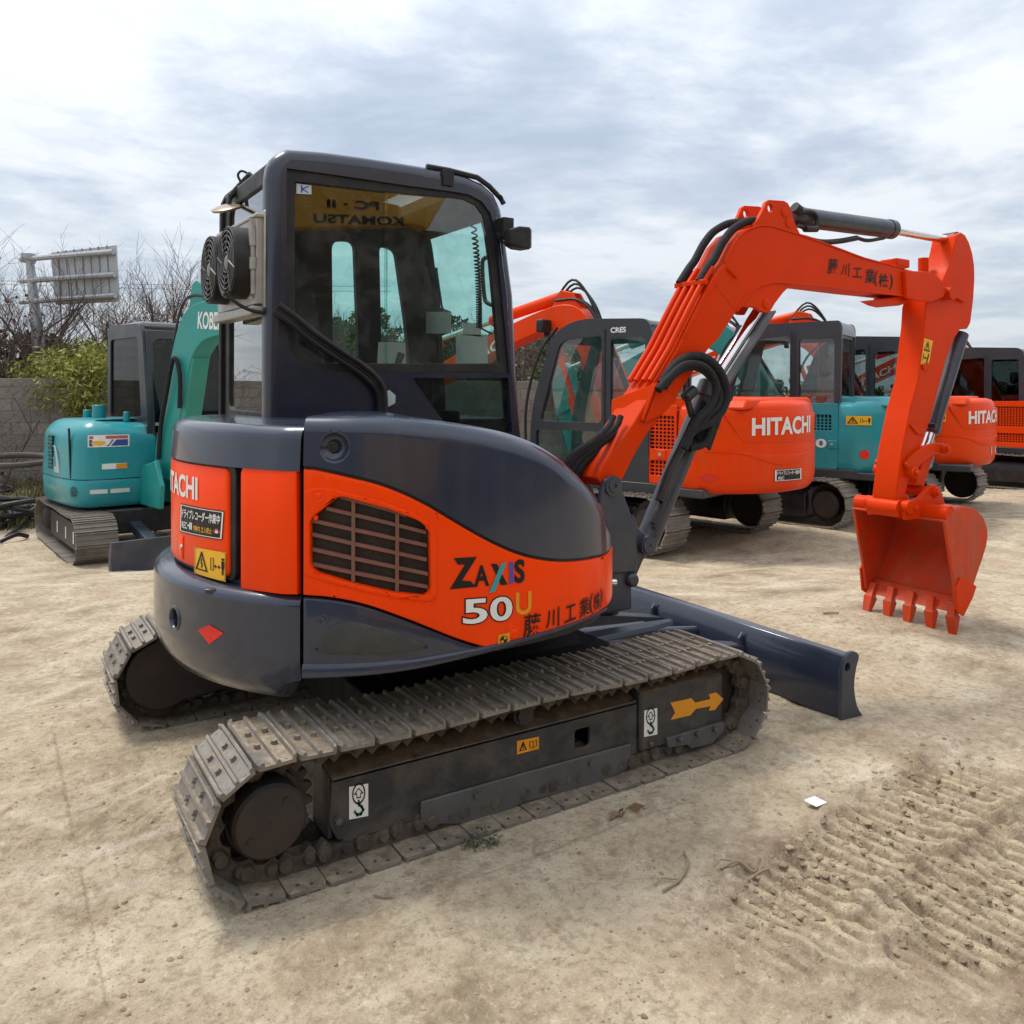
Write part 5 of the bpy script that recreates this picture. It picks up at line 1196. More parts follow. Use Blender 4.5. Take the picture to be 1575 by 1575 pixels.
MB().plate(xz(ear, YN), [eh], YN + .004, YN + .03).build('cylinder_ear', ORANGE2, boom, bevel=.003)
MB().plate(xz(ear, YN), [eh], YF - .03, YF - .004).build('cylinder_ear', ORANGE2, boom, bevel=.003)
for px, py in ((1208, 326), (1214, 342)): c = onY(px, py, YN); MB().lathe((c[0], YN + .004, c[2]), (0, -1, 0), [(0, .03), (.005, .03), (.007, .018), (.007, 0)], 18).build('ear_pin', ORANGE2, boom)
# hose cover near the boom foot
UPN = xz(up_edge, YN)
def off_edge(px_a, px_b, off, n=10):
    """points along the boom's upper edge, pushed outwards"""
    P = np.array(UPN); S = np.concatenate([[0], np.cumsum(np.linalg.norm(np.diff(P, axis=0), axis=1))])
    def sof(p):
        q = np.array(xz([p], YN)[0]); d = np.linalg.norm(P - q, axis=1); return S[d.argmin()]
    out = []
    for s_ in np.linspace(sof(px_a), sof(px_b), n):
        p = np.array([np.interp(s_, S, P[:, 0]), np.interp(s_, S, P[:, 1])]); p2 = np.array([np.interp(s_ + .02, S, P[:, 0]), np.interp(s_ + .02, S, P[:, 1])])
        p1 = np.array([np.interp(s_ - .02, S, P[:, 0]), np.interp(s_ - .02, S, P[:, 1])]); t = (p2 - p1) / (np.linalg.norm(p2 - p1) + 1e-9)
        out.append(p + np.array([-t[1], t[0]]) * off)
    return out
cn = xz([(988, 650), (1010, 592), (1038, 614), (1017, 636)], YN); (x0, z0_), (x1, z1_) = cn[0], cn[1]; cf = onY(948, 618, YF)
cv = MB(); NY, FY = YN - .018, YF + .018; th_ = .012
def cvring(dx, dz): return [(x0 + dx, NY, z0_ + dz), (x1 + dx, NY, z1_ + dz), (cf[0] + dx, FY, cf[2] + dz), (x0 + dx, FY, z0_ + dz)]
cv.loft([cvring(-.018, .012), cvring(-.006, .004)])
cv.prism(cn, NY, NY + .010)
cov = cv.build('hose_cover', ORANGE2, boom, bevel=.003)
for i, y in enumerate((-.285, -.235, -.175, -.125)):
    P = off_edge((1000, 607), (1105, 416), .028, 16); P3 = [(p[0], y, p[1]) for p in P]
    MB().tube(P3, .016, 10).build('hydraulic_pipe', ORANGE2, boom)
for pa in ((1090, 440),):
    p = off_edge(pa, pa, .034, 1)[0]; MB().box((p[0] - .018, -.318, p[1] - .014), (p[0] + .018, -.092, p[1] + .014)).build('pipe_clamp', ORANGE2, boom, bevel=.005)
for y, oo in ((-.27, .04), (-.13, .05)):
    P = off_edge((1095, 431), (1180, 348), oo, 12); P3 = [(p[0], y, p[1]) for p in P]
    MB().tube(cr(P3, 3), .023, 10).build('hydraulic_hose', HOSE, boom)
for k in range(5):
    y = -.30 + .045 * k
    P = [onY(944 + k * 11, 640, y), onY(936 + k * 11, 656 + k, y - .01), onY(912 + k * 6, 678 + 3 * k, y - .03), onY(880 + 6 * k, 700 + 5 * k, y - .02), onY(862 + 8 * k, 728 + 6 * k, y)]
    MB().tube(cr(P, 5), .016, 10).build('hydraulic_hose', HOSE, boom)
# writing on the boom
Z3 = lambda x, y: (1250 + x / 5.25, 290 + y / 5.25)
for ch, q in (('藤', ((118, 690), (205, 690), (205, 565), (125, 560))), ('川', ((225, 695), (300, 715), (300, 600), (240, 620))), ('工', ((320, 715), (400, 722), (395, 640), (325, 640))), ('業', ((420, 765), (500, 765), (500, 650), (425, 650))),
              ('(', ((495, 790), (528, 790), (528, 665), (500, 665))), ('株', ((530, 790), (615, 800), (610, 690), (535, 685))), (')', ((615, 818), (650, 818), (648, 690), (618, 690)))):
    put_text('company_lettering', ch, quadmap(*[onY(*Z3(*p), YN - .0025) for p in q]), INK, boom, .014, .06)
lug = MB(); c = onY(1127, 418, YN)
lug.tube([onY(1119, 412, YN - .004), onY(1133, 426, YN - .004)], .012, 6); lug.build('hose_lug', ORANGE2, boom)
# boom end fork and foot boss
fk = [(1393, 416), (1412, 417), (1431, 418), (1444, 426), (1453, 436), (1456, 448), (1451, 457), (1433, 464), (1412, 463), (1395, 458)]
px_prism('boom_fork', fk, YN - .03, YN - .002, ORANGE2, boom, .006); px_prism('boom_fork', fk, YF + .002, YF + .03, ORANGE2, boom, .006, ynear=YN)
flange(cr([(1396, 426), (1412, 434), (1418, 442), (1412, 453), (1394, 462)], 4), 'fork_weld', wd=.010, y0=YN - .004)
px_prism('boom_stop', [(1358, 460), (1395, 456), (1395, 466), (1384, 470), (1372, 467)], YN + .02, YF - .02, ORANGE2, boom, .004)
c0, c1 = onY(1420, 418, -.14), onY(1420, 397, -.14); MB().cyl(c0, c1, .034).build('arm_stub', ORANGE2, boom)
MB().box((onY(1365, 407, -.2)[0], -.27, onY(1365, 407, -.2)[2] - .02), (onY(1385, 407, -.2)[0], -.14, onY(1365, 403, -.2)[2] + .02)).build('pipe_block', ORANGE2, boom, bevel=.01)
# arm (stick)
AN, AF = -.292, -.118
arm_px = [(1471, 362), (1478.6, 357), (1485, 361.5), (1491, 373), (1496, 389), (1499, 408), (1499.5, 430), (1497.6, 461), (1493, 497), (1488, 506), (1478.5, 505), (1469, 519), (1456, 551), (1443, 601), (1432, 644), (1419, 681), (1402, 712), (1398.5, 735), (1391, 768), (1379, 772), (1378, 765), (1387, 696), (1399.7, 631), (1412.7, 583.6), (1422, 501.6), (1424, 470), (1433, 440), (1450, 432), (1461, 408), (1467, 381)]
arm = px_prism('arm', [p for p in arm_px if True], AN, AF, ORANGE2, ex, .008)
# fin cheeks: the top of the arm is a fork that holds the cylinder rod
c = onY(1452, 452, AN); MB().cyl((c[0], YN - .045, c[2]), (c[0], YF + .045, c[2]), .045, .045, 24).build('arm_pin', ORANGE2, arm)
c = onY(1453, 444, YN - .04); flange_b = MB(); flange_b.tube([onY(1455, 446, YN - .034), onY(1482, 463, AN - .006)], .012, 6); flange_b.build('pin_retainer', ORANGE2, arm)
for q in ([(1419, 560), (1429, 558), (1430, 567), (1422, 570)], [(1400, 653), (1412, 655), (1424, 668), (1412, 668)]):
    px_prism('arm_lug', q, AN - .012, AN, ORANGE2, arm, .003)
f = lambda d: quadmap(*[onY(x, y, d) for x, y in ((1416, 561), (1428, 564.5), (1435, 524), (1421.5, 520))])
shape_on('warning_sticker', [[(0, 0), (1, 0), (1, 1), (0, 1)]], f(AN - .002), YEL, arm)
shape_on('pictogram', stroke([(.2, .58), (.8, .58), (.5, .9)], .05, True) + stroke([(.5, .8), (.5, .63)], .06) + stroke([(.2, .2), (.2, .4)], .06) + stroke([(.3, .3), (.62, .3)], .05) + stroke([(.7, .12), (.78, .42)], .12), f(AN - .0035), INK, arm)
# arm cylinder
YM = (AN + AF) / 2
ca = Vector(onY(1222, 333, YM)); cb_ = Vector(onY(1372, 353, YM)); ce = Vector(onY(1462, 370, YM))
ac_ = MB(); ac_.cyl(ca, cb_, .060, .060, 28); dv = (cb_ - ca).normalized(); ac_.lathe(cb_ - dv * .05, dv, [(0, .064), (.05, .064), (.062, .056), (.062, .03)], 28); ac_.lathe(ca - dv * .01, dv, [(-.03, .05), (.0, .066), (.05, .066)], 28)
arc = ac_.build('arm_cylinder', GREYM, ex, smooth=30)
MB().cyl(cb_, ce, .030, .030, 20).build('cylinder_rod', CHROME, arc)
MB().cyl((ce[0], YM - .05, ce[2]), (ce[0], YM + .05, ce[2]), .055).build('rod_eye', BLACKM, arc)
pc = MB(); pc.tube(cr([onY(x, y, YM - .075) for x, y in [(1224, 327), (1240, 325), (1252, 328), (1257, 338), (1254, 350), (1245, 353), (1228, 347)]], 4), .013, 8); pc.tube(cr([onY(x, y, YM - .05) for x, y in [(1235, 365), (1262, 372), (1290, 371), (1318, 366)]], 4), .017, 8); pc.cyl(onY(1222, 318, YM - .09), onY(1229, 324, YM - .09), .03); pc.cyl(onY(1238, 352, YM - .08), onY(1256, 352, YM - .08), .02)
pc.tube(cr([onY(x, y, YM - .04) for x, y in [(1318, 366), (1335, 370), (1360, 366)]], 4), .012, 6)
pc.build('cylinder_pipes', BLACK, arc)
# bucket cylinder
ba, bb, bc = Vector(onY(1478, 514, YM)), Vector(onY(1432, 664, YM)), Vector(onY(1424, 688, YM))
bcy = MB().cyl(ba, bb, .052, .052, 24).lathe(bb, bb - ba, [(-.06, .057), (0, .057), (.01, .04), (.01, .02)], 24).build('bucket_cylinder', GREYM, ex, smooth=30)
MB().cyl(bb, bc, .03).build('cylinder_rod', CHROME, bcy)
MB().tube([onY(1462, 560, AN - .01), onY(1448, 610, AN - .01), onY(1437, 655, AN - .01)], .008, 6).lathe(onY(1436, 655, AN - .01), (0, -1, .0), [(-.03, .02), (.02, .02)], 10).build('cylinder_pipes', BLACKM, bcy)
# linkage
lk = MB(); lk.prism(xz([(1392, 714), (1400, 702), (1420, 686), (1436, 681), (1450, 682), (1458, 690), (1450, 699), (1436, 698), (1420, 708), (1408, 722), (1398, 728)], AN - .02), AN - .03, AN - .004)
lk.prism(xz([(1392, 714), (1400, 702), (1420, 686), (1436, 681), (1450, 682), (1458, 690), (1450, 699), (1436, 698), (1420, 708), (1408, 722), (1398, 728)], AN - .02), AF + .004, AF + .03)
lk.prism(xz([(1432, 692), (1446, 692), (1428, 748), (1414, 748)], AN), AN + .03, AF - .03)
for px, py, r, ex_ in ((1450, 691, .034, .06), (1403, 727, .038, .06)):
    c = onY(px, py, AN - .03); lk.cyl((c[0], AN - ex_, c[2]), (c[0], AF + ex_, c[2]), r, r, 20); lk.lathe((c[0], AN - ex_, c[2]), (0, -1, 0), [(0, .024), (.02, .024), (.02, 0)], 6)
lk.build('bucket_linkage', ORANGE2, ex, bevel=.005)
# bucket
BN, BF = -.515, .165
cpb = [(1453.7, 802), (1461, 793), (1470, 786), (1478, 781), (1487, 779), (1496, 781), (1505, 787), (1513, 797), (1518, 810), (1519.5, 824), (1517, 840), (1511, 860), (1504, 880), (1496, 904), (1488, 925), (1480, 941), (1472, 938), (1470, 918), (1467, 890), (1460, 846)]
side_b = xz(cpb, BN)
bk = MB(); bk.prism(side_b, BN, BN + .02); bk.prism(side_b, BF - .02, BF)
back = side_b[0:16]; P = np.array(back); cen = np.array(side_b).mean(0)
inn = [tuple(p + (cen - p) / np.linalg.norm(cen - p) * .018) for p in P]
bk.loft([[(p[0], BN + .001, p[1]), (p[0], BF - .001, p[1]), (q[0], BF - .001, q[1]), (q[0], BN + .001, q[1])] for p, q in zip(back, inn)])
bucket = bk.build('bucket', ORANGE_IN, ex, bevel=.003, smooth=40)
tp = Vector(onY(1458, 792, BN)); MB().cyl((tp[0] + .03, BN + .002, tp[2] - .0), (tp[0] + .03, BF - .002, tp[2]), .055, .055, 24).build('top_tube', ORANGE2, bucket, smooth=30)
sc_ = MB(); e1 = xz([(1470, 905), (1478, 888), (1490, 892), (1502, 902), (1496, 920), (1482, 948), (1473, 942)], BN - .012)
sc_.prism(e1, BN - .014, BN - .001); sc_.build('side_cutter', ORANGE2, bucket, bevel=.003); MB().prism(e1, BF + .001, BF + .014).build('side_cutter', ORANGE2, bucket, bevel=.003)
lip0 = Vector(onY(1473, 941, BN)); lz = lip0.z; lx = lip0.x
dirv = (Vector((side_b[15][0], 0, side_b[15][1])) - Vector((side_b[13][0], 0, side_b[13][1]))).normalized()
MB().loft([[(lx + .02 - dirv.x * a + o, y, lz - dirv.z * a * 1) for a, o in ((-.02, 0), (.10, 0), (.10, .02), (-.02, .02))] for y in (BN + .02, BF - .02)]).build('cutting_lip', ORANGE_IN, bucket, bevel=.003)
tips = [(1330, 952), (1363, 961), (1394, 968), (1431, 974), (1465, 981)]; roots = [(1341, 908), (1371, 915), (1403, 921), (1437, 928), (1474, 938)]
for k in range(5):
    y = BF - .045 - (BF - BN - .09) * k / 4
    r = Vector((lx + .02, y, lz)); d = Vector((onX(*tips[k], lx)[0], 0, 0)); tipz = onY(*tips[k], y)[2]; tipx = onY(*tips[k], y)[0]
    t = Vector((lx - .03, y, tipz)); t.x = min(max(tipx, lx - .12), lx + .04)
    dv = (t - r).normalized(); side = Vector((0, 1, 0)); nrm = dv.cross(side)
    a = MB()
    def rg(c, w_, h_): return [c + side * w_ + nrm * h_, c - side * w_ + nrm * h_, c - side * w_ - nrm * h_, c + side * w_ - nrm * h_]
    a.loft([rg(r - dv * .06, .024, .018), rg(r + dv * .03, .026, .026), rg(r + dv * .04, .033, .034), rg(r + dv * .09, .030, .026), rg(t, .022, .006)])
    a.build('bucket_tooth', ORANGE_IN, bucket, bevel=.003)
hp_ = xz([(1392, 800), (1389, 790), (1392, 775), (1402, 769), (1413, 765), (1424, 752), (1430, 746), (1438, 745), (1444, 752), (1448, 764), (1452, 776), (1462, 790)], AN - .045)
brk = MB(); brk.prism(hp_, AN - .055, AN - .025); brk.prism(hp_, AF + .025, AF + .055)
for px, py, r in ((1396, 780, .045), (1436, 757, .034)):
    c = onY(px, py, AN - .05); brk.cyl((c[0], AN - .075, c[2]), (c[0], AF + .075, c[2]), r, r, 22); brk.lathe((c[0] + (.05 if r > .04 else .0), AN - .06, c[2] - (.01 if r > .04 else 0)), (0, -1, 0), [(0, .022), (.03, .022), (.03, 0)], 6)
brk.build('bucket_bracket', ORANGE2, bucket, bevel=.005)
c = onY(1382, 782, AN); MB().cyl((c[0], AN - .02, c[2]), (c[0], AF + .02, c[2]), .06, .06, 24).build('arm_boss', ORANGE2, arm, smooth=30)
# boom cylinder under the boom
q0 = Vector(onY(992, 838, YB)); q1 = Vector(onY(1094, 592, YB)); q2 = Vector(onY(1172, 470, YB))
ax_ = (q1 - q0).normalized()
bcy2 = MB().cyl(q0, q1, .062, .062, 28).lathe(q1, ax_, [(-.09, .070), (0, .070), (.012, .06), (.012, .03)], 28).build('boom_cylinder', GREYM, ex, smooth=30)
MB().cyl(q1, q2, .034, .034, 20).build('cylinder_rod', CHROME, bcy2)
gp = [q1 + ax_ * .02, q2 - ax_ * .0]; perp = Vector((ax_.z, 0, -ax_.x))
MB().loft([[p + perp * a + Vector((0, b, 0)) for a, b in ((.05, -.06), (.075, -.05), (.075, .05), (.05, .06), (.06, .045), (.06, -.045))] for p in gp]).build('rod_guard', GREYM, bcy2, bevel=.003)
hs_ = MB(); bpx = [(1020, 822), (1022, 790), (1030, 750), (1050, 700), (1058, 660)]
hs_.tube(cr([onY(x, y, YB - .06) for x, y in [(1004, 805), (1010, 790), (1020, 770), (1026, 750)]], 4), .02, 8)
hs_.tube(cr([onY(x, y, YB - .075) for x, y in [(1014, 770), (1030, 725), (1052, 680), (1068, 645)]], 4), .026, 8)
hs_.cyl(onY(1006, 812, YB - .07), onY(1018, 775, YB - .07), .014)
hs_.build('cylinder_pipes', BLACKM, bcy2)
for pts, y, r in (([(1018, 590), (1030, 571), (1045, 556), (1065, 548), (1085, 551), (1103, 566), (1114, 588), (1117, 612), (1108, 634), (1090, 650), (1068, 660)], YN - .03, .025),
                  ([(1012, 600), (1030, 580), (1050, 563), (1070, 560), (1088, 568), (1099, 586), (1100, 606), (1090, 628), (1072, 648), (1052, 690)], YN - .06, .021),
                  ([(1117, 600), (1122, 604), (1120, 614), (1108, 620), (1098, 640), (1085, 680), (1060, 690)], YN - .02, .020),
                  ([(1022, 596), (1036, 578), (1052, 568), (1072, 566), (1090, 578), (1106, 600), (1104, 622), (1088, 640), (1064, 668)], YN - .045, .017)):
    MB().tube(cr([onY(x, y_, y) for x, y_ in pts], 6), r, 12).build('hydraulic_hose', HOSE, boom)
MB().cyl(onY(1054, 612, YN - .02), onY(1068, 600, YN - .02), .03).cyl(onY(1056, 610, YN - .02), onY(1064, 640, YN - .01), .018).build('hose_fitting', BLACKM, bcy2)
MB().loft([[Vector(onY(x, y, yy)) for x, y in ((1060, 660), (1080, 612), (1112, 640), (1092, 695))] for yy in (YB - .1, YB - .02)]).build('hose_wrap', HOSE, bcy2, bevel=.012)
GLASS_DD = glassm('deep_tinted_glass', (.20, .23, .23), .0, fm=.8, dust_=.03)
# ================================================================== MACHINES BEHIND
def ang_wall(pts, n=6): return Wall(pts, n)
RCW, XCW = 1.30, -.45
_th = np.linspace(math.radians(180 - 67.4), math.radians(180 + 67.4), 19)
CWP = [(-.75, 1.2), (-.85, 1.2)] + [(XCW + RCW * math.cos(a), RCW * math.sin(a)) for a in _th] + [(-.85, -1.2), (-.75, -1.2)]
BOOM_U = [(4.3, 2.02), (3.4, 2.40), (2.4, 2.78), (1.75, 2.98), (1.4, 3.05), (1.1, 3.0), (.85, 2.75), (.5, 2.1), (.15, 1.4), (-.05, 1.0)]
BOOM_L = [(.22, .90), (.5, 1.40), (.85, 2.0), (1.15, 2.48), (1.45, 2.68), (1.8, 2.67), (2.6, 2.41), (3.5, 2.08), (4.25, 1.80)]
def yard_excavator(label, loc, rotz, paint, boom_paint, maker, boomrot=0., boxy=False, recorder=False, side_no=None, group=None, name='parked_excavator', window=GLASS, cabm=None, scale=1., cabz=1.062, swing=0., cres=False, dcw=-.66, dcab=-.58, door=(-.87, -.06), ddoor=-.52, cabw=1.20, aoff=0.):
    ex2 = thing(name, label, 'excavator', loc, rotz, group); ex2.scale = (scale,) * 3
    cabm = cabm or CABBG
    for s in (-1, 1):
        tb = make_track(ex2, 'crawler_track', (-1.22, .35), (1.25, .35), .35, s * 1.04, .46, 42, False, hs=1.5, off=.3)
        MB().lathe((-1.22, s * 1.04, .35), (0, s, 0), [(-.03, .27), (.02, .27), (.02, .19), (.15, .18), (.18, .14), (.185, 0)], 28).build('drive_hub', DARKHUB, tb, smooth=30)
        MB().lathe((1.25, s * 1.04 - .06, .35), (0, 1, 0), [(0, .1), (0, .24), (.06, .27), (.12, .24), (.12, .1)], 26).build('idler_wheel', DARKHUB, tb, smooth=30)
        MB().loft([[(x, s * 1.04 + dy, z) for dy, z in ((-.12, .14), (.12, .14), (.12, .42), (.05, .52), (-.05, .52), (-.12, .42))] for x in (-.92, 1.0)]).build('track_frame', BLACKM, ex2, bevel=.02)
    MB().box((-.8, -.8, .28), (.8, .8, .52)).lathe((0, 0, .5), (0, 0, 1), [(0, .58), (.10, .58), (.10, .48), (.22, .48)], 32).build('car_body', BLACKM, ex2, bevel=.02)
    UPPER = []
    dk_ = MB(); dk_.prism([(-1.2, -1.1), (1.45, -1.1), (1.45, 1.19), (-1.2, 1.19)], .86, .97, 2); dk_.build('deck', cabm, ex2, bevel=.02)
    # counterweight
    W_ = ang_wall(CWP); ss = np.linspace(0, W_.len, 70)
    prof = [(-.5, .90), (-.16, .90), (-.07, .925), (-.02, .99), (0, 1.10), (0, 1.5), (-.015, 1.80), (-.03, 1.93), (-.06, 1.985), (-.13, 2.01), (-.6, 2.02)]
    cwm = MB(); cwm.loft([[W_.pos(q, z - .05 * (1 if z > 1.7 else 0) * min(1, abs(q - W_.len / 2) / 1.6) ** 2, d) for d, z in prof] for q in ss], caps=False, closed=False)
    for q in (0, W_.len): cwm.face(cwm.verts([W_.pos(q, z, d) for d, z in prof]))
    cwt = cwm.build('counterweight', paint, ex2, smooth=50)
    MB().loft([[(x, y, z) for y, z in ((-1.0, 1.9), (1.0, 1.9), (.9, 2.04), (-.9, 2.04))] for x in (-1.45, -.3)]).build('engine_hood', paint, ex2, bevel=.04)
    c0 = W_.len / 2
    AR = lambda deg: c0 + math.radians(deg + (aoff if deg < 195 else 0) - 180) * RCW
    # hatch with the maker's name and the swoosh crease
    W_.panel('rear_hatch', rounded([(AR(125), 1.90), (AR(136), 1.52), (AR(192), 1.50), (AR(194), 1.86)], .06), .004, .012, paint, cwt, .006, sz=True)
    W_.panel('swoosh', cr([(AR(118), 1.41), (AR(135), 1.39), (AR(150), 1.28), (AR(160), 1.25), (AR(172), 1.30), (AR(190), 1.44)], 4) + cr([(AR(188), 1.425), (AR(172), 1.39), (AR(150), 1.38), (AR(135), 1.41), (AR(118), 1.42)], 4), .010, .014, paint, cwt, .008, sz=True)
    if maker:
        put_text('maker_lettering', maker, lambda u, v: W_.pos(AR(140) + (AR(182) - AR(140)) * u, 1.60 + .21 * v + .02 * u, .012), WHITE, cwt, .035)
    sb = lambda s0, s1, z0, z1, d: (lambda u, v: W_.pos(s0 + (s1 - s0) * u, z0 + (z1 - z0) * v, d))
    s0_, s1_ = (AR(113), AR(125) - .03) if not boxy else (.10, .42)
    f = sb(s0_, s1_, 1.64, 1.77, .008); fi = sb(s0_, s1_, 1.64, 1.77, .011)
    shape_on('warning_sticker', [[(0, 0), (.5, 0), (.5, 1), (0, 1)], [(.5, 0), (1, 0), (1, 1), (.5, 1)]], f, YEL, cwt); shape_on('pictogram', WARN_WIDE, fi, INK, cwt)
    f = sb(AR(200), AR(207), 1.66, 1.84, .006); shape_on('warning_sticker', [[(0, 0), (1, 0), (1, 1), (0, 1)]], f, YEL, cwt)
    if recorder:
        f = sb(AR(153), AR(172), 1.06, 1.20, .006); fi = sb(AR(153), AR(172), 1.06, 1.20, .010)
        shape_on('recorder_sticker', [[(u, 0), (u + .25, 0), (u + .25, 1), (u, 1)] for u in (0, .25, .5, .75)], f, INK, cwt); shape_on('sticker_border', stroke([(u, .06) for u in np.linspace(.02, .98, 6)] + [(u, .94) for u in np.linspace(.98, .02, 6)], .05, True), fi, WHITE, cwt)
        put_text('recorder_title', 'ドライブレコーダー作業中', sub(fi, .06, .94, .50, .86), WHITE, cwt, .02); put_text('recorder_rec', 'REC', sub(fi, .1, .3, .14, .40), WHITE, cwt, .02)
        f = sb(AR(114), AR(125), 1.06, 1.16, .004); shape_on('faded_diamond', [[(.5, 0), (1, .5), (.5, 1), (0, .5)]], f, mat('faded_red_paint', (.60, .025, .008), .4), cwt)
    elif side_no is None:
        f = sb(AR(165), AR(180), 1.10, 1.22, .006); shape_on('name_plate', [[(0, 0), (1, 0), (1, 1), (0, 1)]], f, mat('pale_plate', (.45, .48, .55), .4), cwt)
    else:
        f = sb(.27, .40, 1.16, 1.29, .008); shape_on('red_dot', [disc2(.5, .5, .5, 18)], f, RED, cwt)
    # left side: louvred door with mesh, and the dark sill
    LY = 1.20
    meshp = [rounded([(-.66, 1.42), (-.18, 1.42), (-.18, 1.82), (-.66, 1.82)], .02), rounded([(-.69, 1.10), (-.20, 1.10), (-.20, 1.28), (-.69, 1.28)], .02)]
    if door[1] < -.3: meshp = [rounded([(-.84, 1.42), (door[1] - .03, 1.42), (door[1] - .03, 1.82), (-.84, 1.82)], .02), rounded([(-.84, 1.10), (door[1] - .03, 1.10), (door[1] - .03, 1.28), (-.84, 1.28)], .02)]
    if door[1] > .3: meshp = [rounded([(-.5, 1.42), (.45, 1.42), (.45, 1.82), (-.5, 1.82)], .02), rounded([(-.5, 1.10), (.45, 1.10), (.45, 1.28), (-.5, 1.28)], .02)]
    if boxy: meshp = [rounded([(-.66, 1.55), (-.36, 1.55), (-.36, 1.78), (-.66, 1.78)], .02)]
    ld = MB(); ld.plate(rounded([(door[0], 1.0), (door[1], 1.0), (door[1], 1.92), (door[0], 1.95)], .04), meshp, LY - .03, LY); ldo = ld.build('side_door', paint, ex2, bevel=.008)
    MB().box((door[0] + .01, LY - .10, 1.02), (door[1] - .02, LY - .06, 1.88)).build('door_backing', BLACK, ldo)
    gd = MB()
    for mp_ in meshp:
        xs_ = [p[0] for p in mp_]; zs_ = [p[1] for p in mp_]
        for x in np.arange(min(xs_) + .045, max(xs_) - .02, .05): gd.box((x - .008, LY - .022, min(zs_)), (x + .008, LY - .010, max(zs_)))
        for z in np.arange(min(zs_) + .04, max(zs_) - .02, .045): gd.box((min(xs_), LY - .021, z - .008), (max(xs_), LY - .009, z + .008))
    gd.build('door_mesh', paint, ldo)
    MB().box((-.74, LY - .002, 1.30), (-.62, LY + .012, 1.41)).build('door_latch', paint, ldo, bevel=.006)
    MB().cyl((-.67, LY + .012, 1.355), (-.67, LY + .018, 1.355), .022, .02, 14).build('key_lock', STEEL, ldo)
    if side_no: put_text('model_number', side_no, quadmap((-.22, LY + .004, 1.30), (-.60, LY + .004, 1.30), (-.60, LY + .004, 1.43), (-.22, LY + .004, 1.43)), WHITE, ldo, .03)
    MB().box((-.78, LY - .06, .87), (1.45, LY + .005, .995)).build('side_sill', cabm, ex2, bevel=.01)
    # right side bodywork
    MB().loft([[(x, y, z) for y, z in ((-1.2, .97), (-.42, .97), (-.42, zt2), (-1.12, zt2), (-1.2, zt2 - .1))] for x, zt2 in ((-.74, 1.92), (.2, 1.85), (.45, 1.45), (1.35, 1.38))]).build('tank_box', paint, ex2, bevel=.03)
    # cab
    if boxy: so2 = [(-.0, .97), (-.03, 2.70), (.0, 2.77), (1.30, 2.76), (1.36, 2.70), (1.62, 1.75), (1.66, .97)]; rad_ = [.02, .04, .03, .06, .06, .1, .02]
    else: so2 = [(-.0, .97), (-.04, 2.55), (.02, 2.76), (.95, 2.80), (1.30, 2.66), (1.62, 1.80), (1.66, .97)]; rad_ = [.02, .1, .12, .25, .30, .3, .02]
    so2 = rounded(so2, rad_, 6)
    dw = rounded([(.62, 1.62), (1.50, 1.62), (1.20, 2.56), (.62, 2.60)], [.05, .06, .12, .05]); dl = rounded([(.66, 1.04), (1.54, 1.04), (1.56, 1.52), (.66, 1.52)], .06); qw = rounded([(.06, 1.55), (.50, 1.55), (.50, 2.56), (.06, 2.56)], .05)
    holes = [dw, dl, qw]
    YR_, YL_ = .26, cabw
    cb3 = MB(); cb3.plate(so2, holes, YL_ - .07, YL_); cabo = cb3.build('cab', cabm, ex2, bevel=.03, seg=3); cabo.modifiers['bevel'].angle_limit = math.radians(60)
    rs = MB(); rs.plate(so2, [rounded([(.1, 1.55), (1.45, 1.55), (1.2, 2.55), (.1, 2.55)], .06)], YR_, YR_ + .05); rs.build('right_frame', cabm, cabo, bevel=.01)
    up_ = sorted([p for p in so2 if p[1] > 2.4])
    rf_ = MB(); rf_.loft([[(x, YR_ + .03, z - .01), (x, YR_ + .03, z - .06), (x, YL_ - .04, z - .06), (x, YL_ - .04, z - .01)] for x, z in up_ if x < 1.32]); rf_.build('cab_roof', CABTOP if boxy else cabm, cabo, smooth=50)
    rfr = MB(); rfr.plate([(YR_ + .04, .97), (YL_ - .05, .97), (YL_ - .05, 2.70), (YR_ + .04, 2.70)], [rounded([(YR_ + .10, 1.55), (YL_ - .12, 1.55), (YL_ - .12, 2.56), (YR_ + .10, 2.56)], .05)], -.01, .04, axis=0); rfr.build('rear_frame', cabm, cabo, bevel=.006)
    for nm, poly, y in (('door_window', dw, YL_ - .03), ('lower_door_window', dl, YL_ - .03), ('quarter_window', qw, YL_ - .03)):
        MB().prism(inflate(poly, 1.02), y, y + .006).build(nm, window, cabo, smooth=0)
    MB().prism([(.1, 1.53), (1.47, 1.53), (1.22, 2.57), (.1, 2.57)], YR_ + .02, YR_ + .026).build('right_window', GLASS, cabo, smooth=0)
    MB().box((.012, YR_ + .08, 1.53), (.018, YL_ - .10, 2.58)).build('rear_window', window, cabo, smooth=0)
    MB().loft([[(x - .02, YR_ + .05, z), (x - .026, YR_ + .05, z), (x - .026, YL_ - .07, z), (x - .02, YL_ - .07, z)] for x, z in ((1.34, 2.62), (1.62, 1.80), (1.65, 1.0))]).build('windscreen', GLASS, cabo, smooth=50)
    se = MB(); se.box((.30, .50, 1.30), (.85, .98, 1.46)); se.loft([[(x + dx, y, z) for dx, y in ((0, .5), (.14, .52), (.14, .96), (0, .98))] for x, z in ((.28, 1.45), (.2, 1.8), (.16, 2.1))]); se.box((.18, .62, 2.12), (.28, .86, 2.34)); se.build('operator_seat', TAN if boxy else INTERIOR, cabo, bevel=.04)
    MB().box((.25, .30, .98), (1.55, 1.12, 1.12)).box((.35, .32, 1.1), (.9, .46, 1.62)).build('cab_floor', INTERIOR, cabo, bevel=.02)
